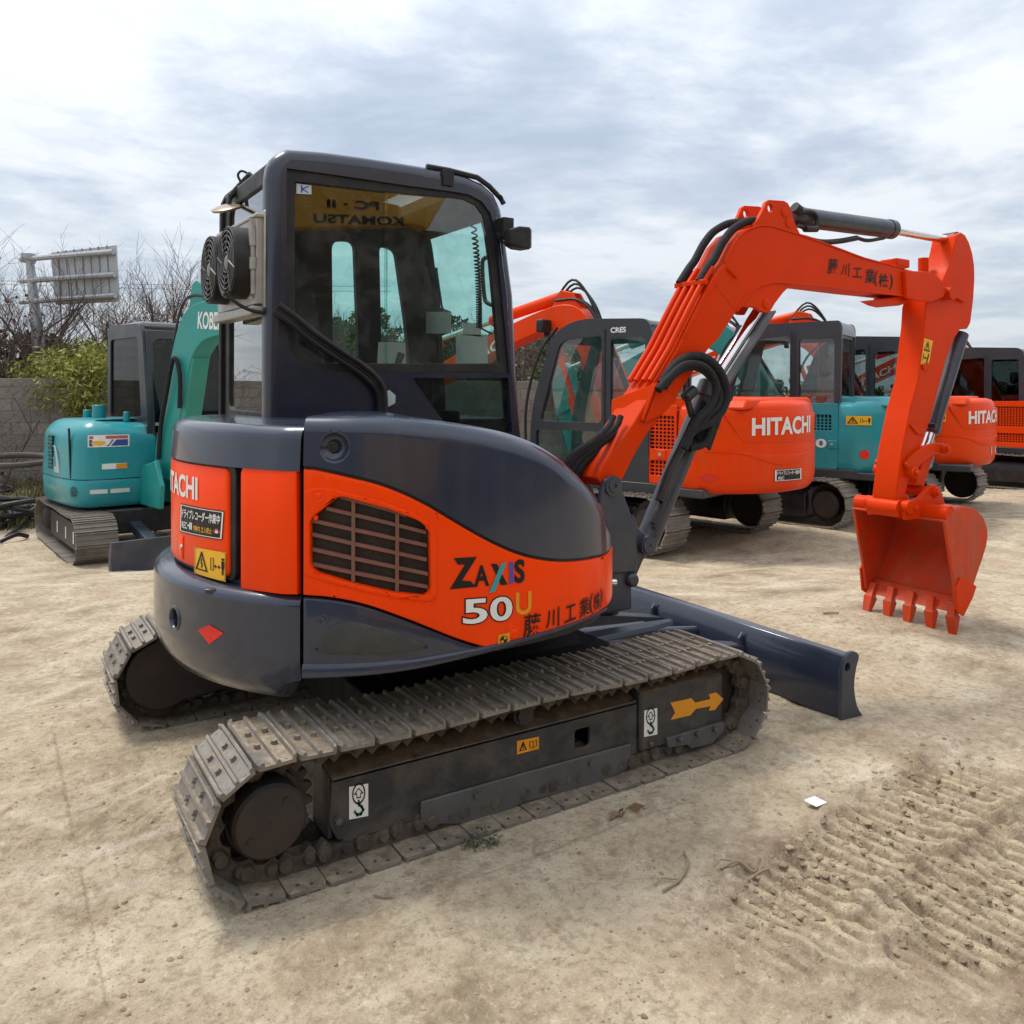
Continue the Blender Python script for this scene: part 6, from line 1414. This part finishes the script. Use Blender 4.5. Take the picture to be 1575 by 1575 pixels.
    if cres: put_text('trim_lettering', 'CRES', quadmap((.50, YL_ + .003, 2.62), (.30, YL_ + .003, 2.62), (.30, YL_ + .003, 2.68), (.50, YL_ + .003, 2.68)), WHITE, cabo, .03)
    hr = MB(); hr.tube(cr([(1.72, 1.17, 1.05), (1.70, 1.2, 1.8), (1.50, 1.2, 2.42), (1.25, 1.18, 2.72)], 5), .018, 8); hr.build('hand_rail', BLACK, cabo)
    MB().tube([(.575, 1.2, .97), (.575, 1.2, 2.66)], .012, 6).build('door_gap', BLACK, cabo)
    # boom, arm, bucket
    Mb = Matrix.Translation((.25, 0, 1.1)) @ Matrix.Rotation(boomrot, 4, 'Y') @ Matrix.Translation((-.25, 0, -1.1)); yb = -.12
    bo = MB(); bo.prism(cr(BOOM_U, 3) + cr(BOOM_L, 3), yb - .17, yb + .17); boom2 = bo.build('boom', boom_paint, ex2, bevel=.012, M=Mb)
    if maker: put_text('boom_lettering', maker, lambda u, v: Mb @ Vector((3.30 - 1.05 * u, yb + .173, 2.19 + .36 * u + .16 * v)), WHITE, boom2, .03)
    e_ = MB(); e_.prism([(1.05, 2.95), (1.22, 3.22), (1.40, 3.26), (1.6, 3.0)], yb - .12, yb - .07); e_.prism([(1.05, 2.95), (1.22, 3.22), (1.40, 3.26), (1.6, 3.0)], yb + .07, yb + .12); e_.build('cylinder_ear', boom_paint, boom2, bevel=.01, M=Mb)
    ac2 = MB().cyl((1.36, yb, 3.20), (2.8, yb, 2.90), .085, .085, 18).build('arm_cylinder', boom_paint, ex2, M=Mb); MB().cyl((2.8, yb, 2.90), (4.1, yb, 2.62), .045, .045, 14).build('cylinder_rod', CHROME, ac2, M=Mb)
    for yy in (-.34, .34): MB().cyl((.75, yb + yy * .75, .85), (1.1, yb + yy * .75, 1.75), .075, .075, 16).cyl((1.1, yb + yy * .75, 1.75), (1.3, yb + yy * .75, 2.3), .04, .04, 12).build('boom_cylinder', boom_paint, ex2, M=Mb)
    hs2 = MB()
    for k in range(3): hs2.tube(cr([(.75, yb - .05 + .06 * k, 2.6), (.95, yb - .06 + .06 * k, 3.05 + .03 * k), (1.25, yb - .05 + .06 * k, 3.30 + .05 * k), (1.6, yb - .02 + .06 * k, 3.02)], 5), .018, 7)
    for k in range(2): hs2.tube(cr([(.15, yb + .05 + .07 * k, 1.5), (.45, yb + .05 + .07 * k, 2.15), (.8, yb + .05 + .07 * k, 2.82), (1.1, yb + .05 + .07 * k, 3.10), (1.5, yb + .05 + .07 * k, 3.12)], 4), .02, 7)
    hs2.build('boom_hoses', BLACK, boom2, M=Mb)
    lp_ = MB(); lp_.box((1.50, yb + .20, 2.66), (1.62, yb + .42, 2.84)); lp_.box((1.52, yb + .15, 2.60), (1.58, yb + .3, 2.66)); lp_.build('work_lamp', BLACK, boom2, bevel=.02, M=Mb)
    ar = MB(); ar.prism(cr([(3.95, 2.60), (4.12, 2.74), (4.28, 2.60), (4.36, 2.1), (4.16, 1.2), (3.98, .55), (3.86, .50), (3.86, .9), (3.96, 1.7), (4.0, 2.2)], 3), yb - .12, yb + .12); ar.build('arm', boom_paint, ex2, bevel=.012, M=Mb)
    bu = MB(); pbk = cr([(4.05, .75), (4.22, .66), (4.28, .42), (4.14, .20), (3.86, .10), (3.55, .12)], 4); bu.loft([[(p[0], yb - .42, p[1]), (p[0], yb + .42, p[1])] for p in pbk], caps=False, closed=False)
    for s in (-1, 1): bu.face(bu.verts([(p[0], yb + s * .42, p[1]) for p in pbk] + [(3.75, yb + s * .42, .62)]))
    bu.build('bucket', BLACKM, ex2, M=Mb)
    for ch in list(ex2.children):
        n_ = ch.name.split('.')[0]; dx = None
        if n_ in ('counterweight', 'engine_hood'): ch.scale = (1, 1, .936); dx, dz_ = dcw, -.132
        elif n_ in ('side_door', 'tank_box', 'deck', 'side_sill'): ch.scale = (1, 1, .936); dx, dz_ = (ddoor if n_ == 'side_door' else -.52), -.132
        elif n_ == 'cab': ch.scale = (1.06, 1, cabz); dx, dz_ = dcab, .776 - .97 * cabz
        elif n_ in ('boom', 'arm_cylinder', 'boom_cylinder', 'arm', 'bucket'): dx, dz_ = -.30, 0
        if dx is not None:
            v = rot2((dx, 0, 0), swing); ch.location = (v.x, v.y, dz_); ch.rotation_euler = (0, 0, swing)
    return ex2
c_ = math.radians(46); hd = camdir(-math.cos(c_), math.sin(c_)); rzA = yaw_of(hd)
def rot2(v, a): return Vector((v[0] * math.cos(a) - v[1] * math.sin(a), v[0] * math.sin(a) + v[1] * math.cos(a), 0))
def site(px, py, local, rz):
    g_ = gpt(px, py); o = g_ - rot2(local, rz); o.z = float(ground_z(np.array([o.x]), np.array([o.y]), False)[0]) - .01; return o
pA = site(1062, 849, (-1.42, .75), rzA) + camdir(1, 0) * -.07
yard_excavator('orange excavator with a recorder sticker on its counterweight, parked just behind the boom', pA, rzA, ORANGE_BG, ORANGE_BG, 'HITACHI', 0., recorder=True, swing=math.radians(6), cres=True, dcab=-1.05, door=(-.87, -.51))
pB = site(1292, 812, (-1.42, .75), rzA) + camdir(1, 0) * .2
yard_excavator('teal excavator with a pale roofed boxy cab between two orange excavators', pB, rzA, TEAL, TEAL2, None, .10, boxy=True, side_no='130', window=GLASS, cabz=1.13, swing=math.radians(12), dcw=-.3, dcab=-1.04, door=(-.745, .1), ddoor=-.3, cabw=1.12, aoff=18.)
pC = site(1490, 776, (-1.42, -.75), rzA)
yard_excavator('orange excavator half hidden behind the upright orange arm', pC, rzA, ORANGE_BG, ORANGE_BG, 'HITACHI', .0, window=GLASS_D, swing=math.radians(12), dcw=-.2, dcab=-.93, door=(-.55, -.50))
pD = Vector(dep(1480, 603, 16.8)) - rot2((.6, .7, 0), rzA); pD.z = -.26
yard_excavator('orange excavator at the right edge with dark tinted cab glass', pD, rzA, ORANGE_BG, ORANGE_BG, 'HITACHI', .10, window=GLASS_DD, cabw=1.12, door=(-.87, .6))

# ---------------------------------------------------------------- small teal excavator on the left
b_ = math.radians(-46); hT = camdir(math.cos(b_), math.sin(b_)); rzT = yaw_of(hT)
gT = gpt(172, 878); oT = gT - rot2((1.80, -.97), rzT); oT.z = -.24
tx = thing('parked_excavator', 'small teal excavator with raised boom by the block wall on the left', 'excavator', oT, rzT)
for s in (-1, 1):
    tb = make_track(tx, 'crawler_track', (-.95, .26), (1.05, .26), .26, s * .78, .40, 42, False, mats=(mat('grey_track_steel', (.15, .135, .12), .55, .5, .1, .25, 7., (DUST, .4, 8.), (.4, 45)), None))
    MB().lathe((-.95, s * .78, .26), (0, s, 0), [(-.02, .17), (.03, .17), (.12, .13), (.14, .1), (.145, 0)], 22).build('drive_hub', DARKHUB, tb)
    MB().lathe((1.05, s * .78 - .05, .26), (0, 1, 0), [(0, .05), (0, .18), (.1, .18), (.1, .05)], 22).build('idler_wheel', DARKHUB, tb)
    f3 = MB(); f3.loft([[(x, s * .78 + dy, z) for dy, z in ((-.1, .1), (.1, .1), (.1, .33), (-.1, .38))] for x in (-.7, .92)]); fo3 = f3.build('track_frame', FRAMEG, tx, bevel=.012)
    for x in (.62, .2, -.3): rawmesh('frame_sticker', [(x, s * .884, .17), (x + .06, s * .884, .17), (x + .06, s * .884, .30), (x, s * .884, .30)], [(0, 1, 2, 3)], WHITE, fo3)
MB().box((-.5, -.6, .25), (.8, .6, .52)).lathe((0, 0, .5), (0, 0, 1), [(0, .42), (.16, .42)], 28).build('car_body', BLACKM, tx, bevel=.02)
tb2 = MB(); tb2.loft([[(x, y, z) for x, z in ((1.76, .0), (1.72, .12), (1.74, .3), (1.79, .36), (1.83, .36), (1.80, .2), (1.84, .0))] for y in (-.98, .98)]); tbl = tb2.build('dozer_blade', GREYM, tx, bevel=.008)
for s in (-1, 1): MB().loft([[(x, s * .30 + dy, z + dz) for dy, dz in ((-.06, -.05), (.06, -.05), (.06, .05), (-.06, .05))] for x, z in ((.6, .36), (1.74, .2))]).build('blade_arm', GREYM, tx, bevel=.01)
# house: right half rounded bodywork
TW = Wall([(-1.0, -.30), (-.98, -.62), (-.82, -.86), (-.5, -.955), (0., -.98), (.42, -.955), (.62, -.86), (.70, -.68), (.715, -.4), (.715, -.14)], 8)
TL = TW.len
lowb = MB(); lowb.loft([[TW.pos(q, z, d) for d, z in ((-.4, .55), (-.05, .55), (-.01, .60), (0, .82), (-.01, .845), (-.4, .845))] for q in np.linspace(0, TL, 50)], caps=True, closed=True); lb_o = lowb.build('lower_skirt', TEAL, tx, smooth=45)
upb = TW.hood('body_cover', np.linspace(0, TL, 60), [.855] * 60, [1.44 + .05 * math.sin(PI * k / 59) for k in range(60)], [.22] * 60, TEAL, tx, .75, .05)
gl_ = MB()
TW.panel('door_gap', [(TL * .67, .86), (TL * .67 + .014, .86), (TL * .67 - .03, 1.40), (TL * .67 - .044, 1.40)], .004, .02, BLACK, upb, 0, sz=True)
for z0 in (.93, 1.06, 1.19):
    TW.panel('intake_grille', [(TL * .42, z0), (TL * .48, z0), (TL * .48, z0 + .11), (TL * .42, z0 + .11)], .001, .02, BLACK, upb, 0, sz=True)
    gv = MB()
    for k in range(1, 3): q = TL * (.42 + .06 * k / 3); gv.loft([[TW.pos(q + dq, z, d) for dq, d in ((-.006, .003), (.006, .003), (.006, -.02), (-.006, -.02))] for z in (z0, z0 + .11)])
    for k in range(1, 3): z = z0 + .11 * k / 3; gv.loft([[TW.pos(q, z + dz, d) for dz, d in ((-.006, .003), (.006, .003), (.006, -.02), (-.006, -.02))] for q in np.linspace(TL * .42, TL * .48, 4)])
    gv.build('grille_bars', TEAL, upb)
TW.panel('pale_swoosh', [(TL * .505, 1.20), (TL * .54, 1.12), (TL * .565, 1.0), (TL * .575, .90), (TL * .515, .90), (TL * .515, .96), (TL * .54, .95), (TL * .535, 1.05)], .004, .01, mat('pale_swoosh_decal', (.40, .43, .45), .4), upb, 0, sz=True)
smT = lambda s0, s1, z0, z1, d: (lambda u, v: TW.pos(s0 + (s1 - s0) * u, z0 + (z1 - z0) * v, d))
fT = smT(TL * .75, TL * .90, 1.20, 1.33, -.012); shape_on('poster_sticker', [[(u, 0), (u + .25, 0), (u + .25, 1), (u, 1)] for u in (0, .25, .5, .75)], fT, WHITE, upb)
fT2 = smT(TL * .75, TL * .90, 1.20, 1.33, -.009); shape_on('poster_print', [[(.04, .08), (.5, .08), (.62, .6), (.04, .6)], [(.55, .08), (.96, .08), (.96, .6), (.68, .6)]], fT2, BLUEI, upb); shape_on('poster_heading', [[(.04, .68), (.5, .68), (.5, .92), (.04, .92)], [(.5, .68), (.96, .68), (.96, .92), (.5, .92)]], fT2, mat('pale_red_print', (.55, .10, .09), .5), upb); shape_on('poster_spot', [disc2(.25, .34, .17, 14)], smT(TL * .75, TL * .90, 1.20, 1.33, -.006), YEL, upb)
fT = smT(TL * .80, TL * .89, .96, 1.02, .003); shape_on('label_sticker', [[(0, 0), (1, 0), (1, 1), (0, 1)]], fT, WHITE, upb); fT = smT(TL * .85, TL * .89, .965, 1.015, .006); shape_on('label_print', [[(0, 0), (1, 0), (1, 1), (0, 1)]], fT, YELO, upb)
for a, b2 in ((.76, .82), (.83, .90)): fT = smT(TL * a, TL * b2, .70, .745, .004); shape_on('label_sticker', [[(0, 0), (1, 0), (1, 1), (0, 1)]], fT, PAPER, lb_o)
fT = smT(TL * .67, TL * .67 + .12, .66, .78, .004); shape_on('vent_louvres', [[(.5 - math.sqrt(.25 - (y - .5) ** 2), y - .03), (.5 + math.sqrt(.25 - (y - .5) ** 2), y - .03), (.5 + math.sqrt(.25 - (y - .5) ** 2), y + .03), (.5 - math.sqrt(.25 - (y - .5) ** 2), y + .03)] for y in np.arange(.08, .98, .12)], fT, BLACK, lb_o)
for x, y, h_, r_ in ((-.30, -.55, .10, .045), (-.05, -.5, .16, .075), (.40, -.35, .09, .035)): MB().cyl((x, y, 1.46), (x, y, 1.48 + h_), r_, r_ * .95, 16).build('filler_cap', TEAL, tx, bevel=.008)
MB().box((-.95, -.3, .55), (.75, .9, .9)).build('house_base', TEAL2, tx, bevel=.03)
# cab of the small teal machine
soT = rounded([(-.38, .88), (-.40, 2.36), (-.34, 2.42), (.62, 2.40), (.72, 2.30), (.88, 1.5), (.90, .88)], [.02, .05, .05, .08, .08, .1, .02])
cT = MB(); hT1 = rounded([(-.30, 1.42), (.70, 1.42), (.58, 2.26), (-.30, 2.26)], .06); cT.plate(soT, [hT1], .0, .05); cTo = cT.build('cab', CABBG, tx, bevel=.015)
MB().plate(soT, [rounded([(-.28, 1.0), (.74, 1.0), (.58, 2.26), (-.28, 2.26)], .06)], .92, .97).build('left_frame', CABBG, cTo, bevel=.012)
MB().box((-.38, .02, 2.36), (.63, .95, 2.42)).build('cab_roof', CABTOP, cTo, bevel=.02)
MB().prism(inflate(hT1, 1.02), .02, .026).build('right_window', GLASS_DD, cTo, smooth=0)
Mw = Matrix(((.0, -.0, 1, 0), (1, 0, 0, 0), (0, 1, 0, 0), (0, 0, 0, 1)))
wfp = MB(); wo_ = [(.03, .92), (.94, .92), (.94, 2.33), (.03, 2.33)]; wi_ = rounded([(.10, 1.06), (.87, 1.06), (.87, 2.24), (.10, 2.24)], .10)
def fx(z): return .90 - max(0, (z - 1.5)) * .205
wfp.plate(wo_, [wi_], -.03, .02, axis=0)
for v in wfp.b.verts: v.co.x += fx(v.co.z)
wfp.build('front_frame', CABBG, cTo, bevel=.008)
wgp = MB(); wgp.loft([[(fx(z), .08, z), (fx(z) - .006, .08, z), (fx(z) - .006, .89, z), (fx(z), .89, z)] for z in (1.04, 1.5, 2.26)]); wgp.build('windscreen', GLASS_DD, cTo, smooth=0)
MB().box((fx(1.38), .08, 1.36), (fx(1.38) + .02, .89, 1.39)).build('screen_bar', STEEL, cTo)
MB().box((.70, .80, 2.26), (.80, .93, 2.37)).build('work_lamp', BLACK, cTo, bevel=.02); MB().box((.801, .815, 2.275), (.806, .915, 2.355)).build('lamp_lens', MATS['lamp_lens'], cTo)
MB().box((-.2, .25, 1.2), (.3, .7, 1.35)).loft([[(x + dx, y, z) for dx, y in ((0, .25), (.12, .27), (.12, .68), (0, .7))] for x, z in ((-.22, 1.3), (-.3, 1.9))]).build('operator_seat', INTERIOR, cTo, bevel=.03)
MB().box((-.36, .06, .9), (.8, .9, 1.0)).build('cab_floor', INTERIOR, cTo)
# boom
ybT = -.16; Mt = Matrix.Identity(4)
bU = [(.78, .82), (.74, 1.1), (.88, 1.7), (1.0, 2.15), (1.12, 2.42), (1.30, 2.56), (1.6, 2.62), (2.1, 2.60), (2.9, 2.50)]; bL = [(2.9, 2.26), (2.1, 2.30), (1.65, 2.26), (1.42, 2.14), (1.30, 1.92), (1.18, 1.45), (1.06, 1.0), (1.0, .80)]
bT = MB(); bT.prism(cr(bU, 4) + cr(bL, 4), ybT - .11, ybT + .11); bTo = bT.build('boom', TEAL2, tx, bevel=.01)
put_text('maker_lettering', 'KOBELCO', lambda u, v: (1.44 + .62 * u, ybT - .114, 2.34 + .17 * v - .0 * u), WHITE, bTo, .03)
for s in (-1, 1): MB().prism([(1.22, 2.50), (1.26, 2.78), (1.34, 2.82), (1.42, 2.78), (1.50, 2.58)], ybT + s * .07 - .015, ybT + s * .07 + .015).build('cylinder_ear', TEAL2, bTo, bevel=.006)
ac3 = MB().cyl((1.36, ybT, 2.76), (2.3, ybT, 2.74), .06, .06, 16).build('arm_cylinder', TEAL2, tx); MB().cyl((2.3, ybT, 2.74), (3.0, ybT, 2.72), .03).build('cylinder_rod', CHROME, ac3)
MB().loft([[(x + dx, ybT + dy, z) for dx, dy in ((-.05, -.10), (.05, -.10), (.05, .10), (-.05, .10))] for x, z in ((1.14, .85), (1.22, 1.5), (1.32, 2.06))]).build('cylinder_guard', mat('pale_teal_guard', (.03, .26, .20), .4), bTo, bevel=.008)
bl2 = MB(); bl2.prism([(.70, .55), (1.25, .55), (1.28, .8), (1.12, 1.06), (.95, 1.02), (.72, .98)], ybT - .17, ybT - .12); bl2.prism([(.70, .55), (1.25, .55), (1.28, .8), (1.12, 1.06), (.95, 1.02), (.72, .98)], ybT + .12, ybT + .17); bl2.build('swing_post', TEAL2, tx, bevel=.01)
MB().tube(cr([(.86, ybT - .14, 1.0), (.90, ybT - .15, 1.35), (1.0, ybT - .16, 1.70), (1.08, ybT - .16, 2.0), (1.14, ybT - .15, 2.02), (1.22, ybT - .15, 1.85), (1.22, ybT - .14, 1.55)], 6), .024, 8).build('hydraulic_hose', HOSE, bTo)
MB().tube(cr([(.98, ybT - .09, 2.2), (1.08, ybT - .09, 2.52), (1.25, ybT - .09, 2.66), (1.6, ybT - .09, 2.66)], 4), .014, 6).build('hydraulic_pipe', BLACKM, bTo)
MB().prism(cr([(2.82, 2.9), (2.95, 3.0), (3.08, 2.85), (3.02, 2.3), (2.86, 1.5), (2.7, 1.0), (2.6, 1.0), (2.66, 1.6), (2.76, 2.2)], 3), ybT - .08, ybT + .08).build('arm', TEAL2, tx, bevel=.01)

for ch in list(tx.children):
    n_ = ch.name.split('.')[0]
    if n_ == 'cab': ch.scale = (1, 1, 1.115); ch.location = (-.22, -.22, -.10)
    elif n_ in ('boom', 'arm_cylinder', 'arm'): ch.rotation_euler = (0, math.radians(4), math.radians(10)); ch.location = (.0, -.08, .05); ch.scale = (1, 1, 1.075)
    elif n_ == 'swing_post': ch.location = (.0, .02, 0)
    elif n_ in ('crawler_track', 'track_frame', 'car_body', 'blade_arm'): ch.rotation_euler = (0, 0, math.radians(-6))
# the big yellow machine standing behind the photographer, mirrored in the cab window
yo = Vector((-1.0, -9.5, 0)); yx = thing('parked_excavator', 'large yellow excavator behind the viewer, seen only mirrored in the cab window', 'excavator', yo, 0)
def YV(px, py, Y):      # a point seen mirrored in the window plane, at depth Y
    c = np.array([CAM[0], -CAM[1], CAM[2]]); v = ray(px, py) * np.array([1, -1, 1]); tt = (Y - c[1]) / v[1]; return Vector(c + v * tt) - yo
yb0, yb1 = YV(430, 349, -9.5), YV(655, 352, -9.5)
P = [YV(300, 352, -9.5), YV(455, 351, -9.5), YV(640, 345, -9.5), YV(660, 352, -9.5), YV(690, 300, -9.5), YV(640, 262, -9.5), YV(455, 262, -9.5), YV(300, 250, -9.5)]
yb_ = MB(); yb_.prism([(p.x, p.z) for p in P], -.35, 0.); ybm = yb_.build('boom', YELLOWM, yx, bevel=.03)
q = [YV(x, y, -9.49) for x, y in ((622, 347), (484, 341), (484, 327), (622, 333))]; put_text('maker_lettering', 'KOMATSU', lambda u, v: quadmap(*q)(u, v), INK, ybm, .03)
q2 = [YV(x, y, -9.49) for x, y in ((585, 322), (505, 318), (505, 305), (585, 309))]; put_text('unit_lettering', 'PC · II', lambda u, v: quadmap(*q2)(u, v), INK, ybm, .03)
MB().box((-4.5, -2.6, .9), (1.6, -.5, 2.2)).build('house', YELLOWM, yx, bevel=.1); MB().box((-1.6, -2.2, 2.2), (.2, -1.0, 3.4)).build('cab', CABBG, yx, bevel=.08)
for s in (-1, 1): make_track(yx, 'crawler_track', (-2.6, .45), (1.6, .45), .45, -1.5 + s * 1.1, .6, 44, False, hs=1.5)
MB().box((-2.2, -2.4, .3), (1.2, -.6, .9)).build('car_body', BLACKM, yx, bevel=.02)
MB().prism([(P[0].x + .2, P[0].z + .3), (P[0].x - .9, 1.2), (P[0].x - .4, 1.0), (P[0].x + .9, P[0].z)], -.3, -.05).build('arm', YELLOWM, yx, bevel=.02)
# ================================================================== SMALL THINGS
# heap of old hoses by the wall
hgrp = 'old black hoses in the heap'
def ring_path(c, r, tilt, ax, wob, n=22, arc=1.): 
    P = []
    for k in range(n + 1):
        a = 2 * PI * k / n * arc + ax; v = Vector((r * math.cos(a), r * .75 * math.sin(a), 0)) * (1 + wob * math.sin(2 * a + ax)); v = Matrix.Rotation(tilt, 3, 'X') @ v; v = Matrix.Rotation(ax, 3, 'Z') @ v; P.append(Vector(c) + v)
    return P
rh_ = random.Random(12)
for k in range(15):
    px, py = rh_.uniform(-60, 42), rh_.uniform(735, 815); g_ = gpt(px, min(812, py + 35)); c = g_ + Vector((0, 0, max(.1, (820 - py) / 100 * .55)))
    c.z = max(c.z, g_.z + .12)
    P = ring_path(c, rh_.uniform(.28, .55), rh_.uniform(-.5, .5), rh_.uniform(0, 6), .15, 22, rh_.choice([.8, 1., 1.15]))
    P = [Vector((p.x, p.y, max(p.z, g_.z + .03))) for p in P]
    tag(MB().tube(cr(P, 2), rh_.uniform(.022, .034), 8, True).build('rubber_hose', BLACK), 'loose coil of dusty black hose in the tangled heap by the wall', 'hose', hgrp)
c = Vector(dep(20, 708, 11.0)); tag(MB().tube(cr(ring_path(c, .46, .12, .3, .08), 2), .04, 9).build('rubber_hose', mat('dusty_brown_hose', (.085, .070, .055), .7)), 'thick dusty hose ring lying level on top of the heap', 'hose')
for k, q in enumerate([[(35, 795), (60, 805), (78, 820)], [(0, 838), (25, 834), (42, 829)], [(30, 785), (55, 780), (76, 797)], [(10, 830), (38, 812), (36, 790)]]):
    P = [gpt(*p) + Vector((0, 0, .03 + .05 * (i == 1))) for i, p in enumerate(q)]; tag(MB().tube(cr(P, 5), .026, 8).build('rubber_hose', BLACK), 'loose length of black hose trailing from the heap across the dirt', 'hose', 'hose ends trailing from the heap')
def crumple(name, c, sx_, sy_, seed, label, cat, m=None, amp=.1):
    r = np.random.RandomState(seed); n = 12; V, F = [], []
    for i in range(n):
        for j in range(n):
            u, v = i / (n - 1) - .5, j / (n - 1) - .5; V.append((c[0] + sx_ * u + r.normal(0, .02 * sx_), c[1] + sy_ * v + r.normal(0, .02 * sy_), c[2] + .02 + amp * max(0, fbm(np.array([u * 4 + seed]), np.array([v * 4]), 1.4, 3, seed)[0] + .35) * (1 - 2 * max(abs(u), abs(v)))))
    for i in range(n - 1):
        for j in range(n - 1): a = i * n + j; F.append((a, a + n, a + n + 1, a + 1))
    return tag(rawmesh(name, V, F, m or WHITE, None), label, cat)
crumple('plastic_sheet', gpt(60, 795), .42, .40, 3, 'crumpled white plastic sheet on the dirt beside the hose heap', 'plastic sheet', amp=.34)
crumple('plastic_sheet', gpt(66, 752), .2, .25, 5, 'small scrap of white plastic on the weedy bank by the wall', 'plastic sheet', amp=.2)
crumple('plastic_sheet', gpt(170, 770), .7, .4, 9, 'long white plastic sheet lying behind the teal track', 'plastic sheet', amp=.15)
crumple('paper_scrap', gpt(1254, 1245), .065, .06, 11, 'small square of white paper on the dirt near the tread marks', 'paper', amp=.004)
# weeds on the bank under the wall
r = np.random.RandomState(3); V, F = [], []
for k in range(3600):
    px, py = r.uniform(-60, 250), r.uniform(742, 790); p = gpt_fast(px, py) if False else None
    v = ray(px, 700); d = r.uniform(10.6, 13.4); x, y = CAM[0] + v[0] * d, CAM[1] + v[1] * d; z = -.25 + .30 * float(sstep(10.8, 12.8, np.array(d))) + .06 * r.randn() * .5
    h = r.uniform(.05, .20); a = r.uniform(0, 2 * PI); b2 = np.array([math.cos(a), math.sin(a), 0]) * .012; tip = np.array([x, y, z + h]) + np.array([r.normal(0, .06), r.normal(0, .06), 0]); n0 = len(V)
    V += [np.array([x, y, z - .04]) - b2, np.array([x, y, z - .04]) + b2, tip]; F.append((n0, n0 + 1, n0 + 2))
tag(rawmesh('weeds', V, F, GRASSM, None), kind='stuff')
bkx, bky = np.meshgrid(np.linspace(-140, 330, 60), np.linspace(10.4, 14.2, 22)); V, F = [], []
for j in range(22):
    for i in range(60):
        v = ray(bkx[j, i], 700); d = bky[j, i]; x, y = CAM[0] + v[0] * d, CAM[1] + v[1] * d
        V.append((x, y, -.30 + .34 * float(sstep(10.6, 12.8, np.array(d))) + .12 * float(fbm(np.array([x]), np.array([y]), 1.3, 4, 7)[0])))
for j in range(21):
    for i in range(59): a = j * 60 + i; F.append((a, a + 1, a + 61, a + 60))
bkm = mat('weedy_bank_soil', (.17, .135, .085), .9, .2, 0, .3, 2., ((.10, .105, .04), .6, 3.), (.8, 25))
tag(rawmesh('earth_bank', V, F, bkm, None, True), kind='structure')
# gravel, clods and twigs
r = np.random.RandomState(8); V, F = [], []
ico = bmesh.new(); bmesh.ops.create_icosphere(ico, subdivisions=2, radius=1); iv = np.array([v.co[:] for v in ico.verts]); ifc = [tuple(v.index for v in f.verts) for f in ico.faces]; ico.free()
STONES = []
def stone(x, y, s_): STONES.append((x, y, s_))
for k in range(1500):
    px, py = r.uniform(-20, 1600), 900 + 680 * r.rand() ** 1.3; p = onZ(px, py, 0); stone(p[0], p[1], .0022 + .009 * r.rand() ** 4)
for k in range(1100):
    q = r.rand(); cxp, cyp = 1150 + 330 * q + r.normal(0, 42), 1430 - 230 * q + r.normal(0, 34)
    if cxp < 1600: p = onZ(cxp, cyp, 0); stone(p[0], p[1], .003 + .014 * r.rand() ** 4)
for k in range(420):
    p = onZ(r.uniform(1380, 1570), r.uniform(1330, 1500), 0); stone(p[0], p[1], .003 + .012 * r.rand() ** 4)
S3 = np.array(STONES); SZ = ground_z(S3[:, 0], S3[:, 1])
for (x, y, s_), z in zip(S3, SZ):
    n0 = len(V); P = iv * (1 + r.uniform(-.22, .22, (len(iv), 1))) * np.array([1, r.uniform(.6, 1.), r.uniform(.4, .75)]) * s_; a = r.uniform(0, 6); ca_, sa_ = math.cos(a), math.sin(a)
    V += list(np.stack([x + P[:, 0] * ca_ - P[:, 1] * sa_, y + P[:, 0] * sa_ + P[:, 1] * ca_, z + P[:, 2] * .8], 1)); F += [(i + n0, j + n0, k2 + n0) for i, j, k2 in ifc]
tag(rawmesh('gravel', V, F, mat('dirt_clod', (.40, .315, .215), .95, .1, 0, .45, 9., ((.16, .11, .075), .5, 6.), (.6, 90)), None), kind='stuff')
for lab, q, rad in (('thin pale forked twig on the dirt below the tread marks', [(1020, 1378), (1045, 1360), (1058, 1338), (1052, 1322)], .004), ('long thin dry twig lying near the left of the tread marks', [(1108, 1346), (1135, 1338), (1160, 1345), (1168, 1338)], .004),
                    ('short dark twig on the pale dirt left of the bucket', [(1266, 951), (1278, 950), (1290, 950.5)], .006), ('crooked pale twig beside the near track', [(574, 1388), (590, 1391), (604, 1390)], .003), ('thin dry stem lying by the lower right clods', [(1150, 1368), (1168, 1352), (1182, 1347)], .004)):
    P = [gpt(*p) + Vector((0, 0, rad + .004)) for p in q]; tw = MB(); tw.tube(cr(P, 4), rad, 6)
    if len(q) > 3: m0 = P[1]; tw.tube([m0, m0 + Vector((-.05, .03, .006)), m0 + Vector((-.09, .02, .0))], rad * .7, 5)
    tag(tw.build('twig', mat('dry_twig', (.30, .22, .15), .8)), lab, 'twig')
g_ = gpt(738, 1308); V, F = leaf_cloud(110, lambda r2: (np.array([g_.x + r2.uniform(-.06, .06), g_.y + r2.uniform(-.035, .035), g_.z + abs(r2.normal(0, .012)) + .006]), (r2.normal(), r2.normal(), 0)), .026, 6, .1, .16)
tag(rawmesh('weed_sprig', V, F, mat('dull_green_weed', (.10, .115, .065), .7, .3, 0, .3, 9.), None), 'small torn sprig of green weed beside the near track shoes', 'weed')
g_ = gpt(946, 1266); V, F = leaf_cloud(6, lambda r2: (np.array([g_.x + r2.normal(0, .03), g_.y + r2.normal(0, .012), g_.z + .012]), (1, r2.normal() * .3, 0)), .06, 4, 0, .25)
tag(rawmesh('dry_leaf', V, F, mat('brown_leaf', (.20, .13, .07), .8), None), 'curled brown leaf on the dirt in front of the near track', 'leaf')
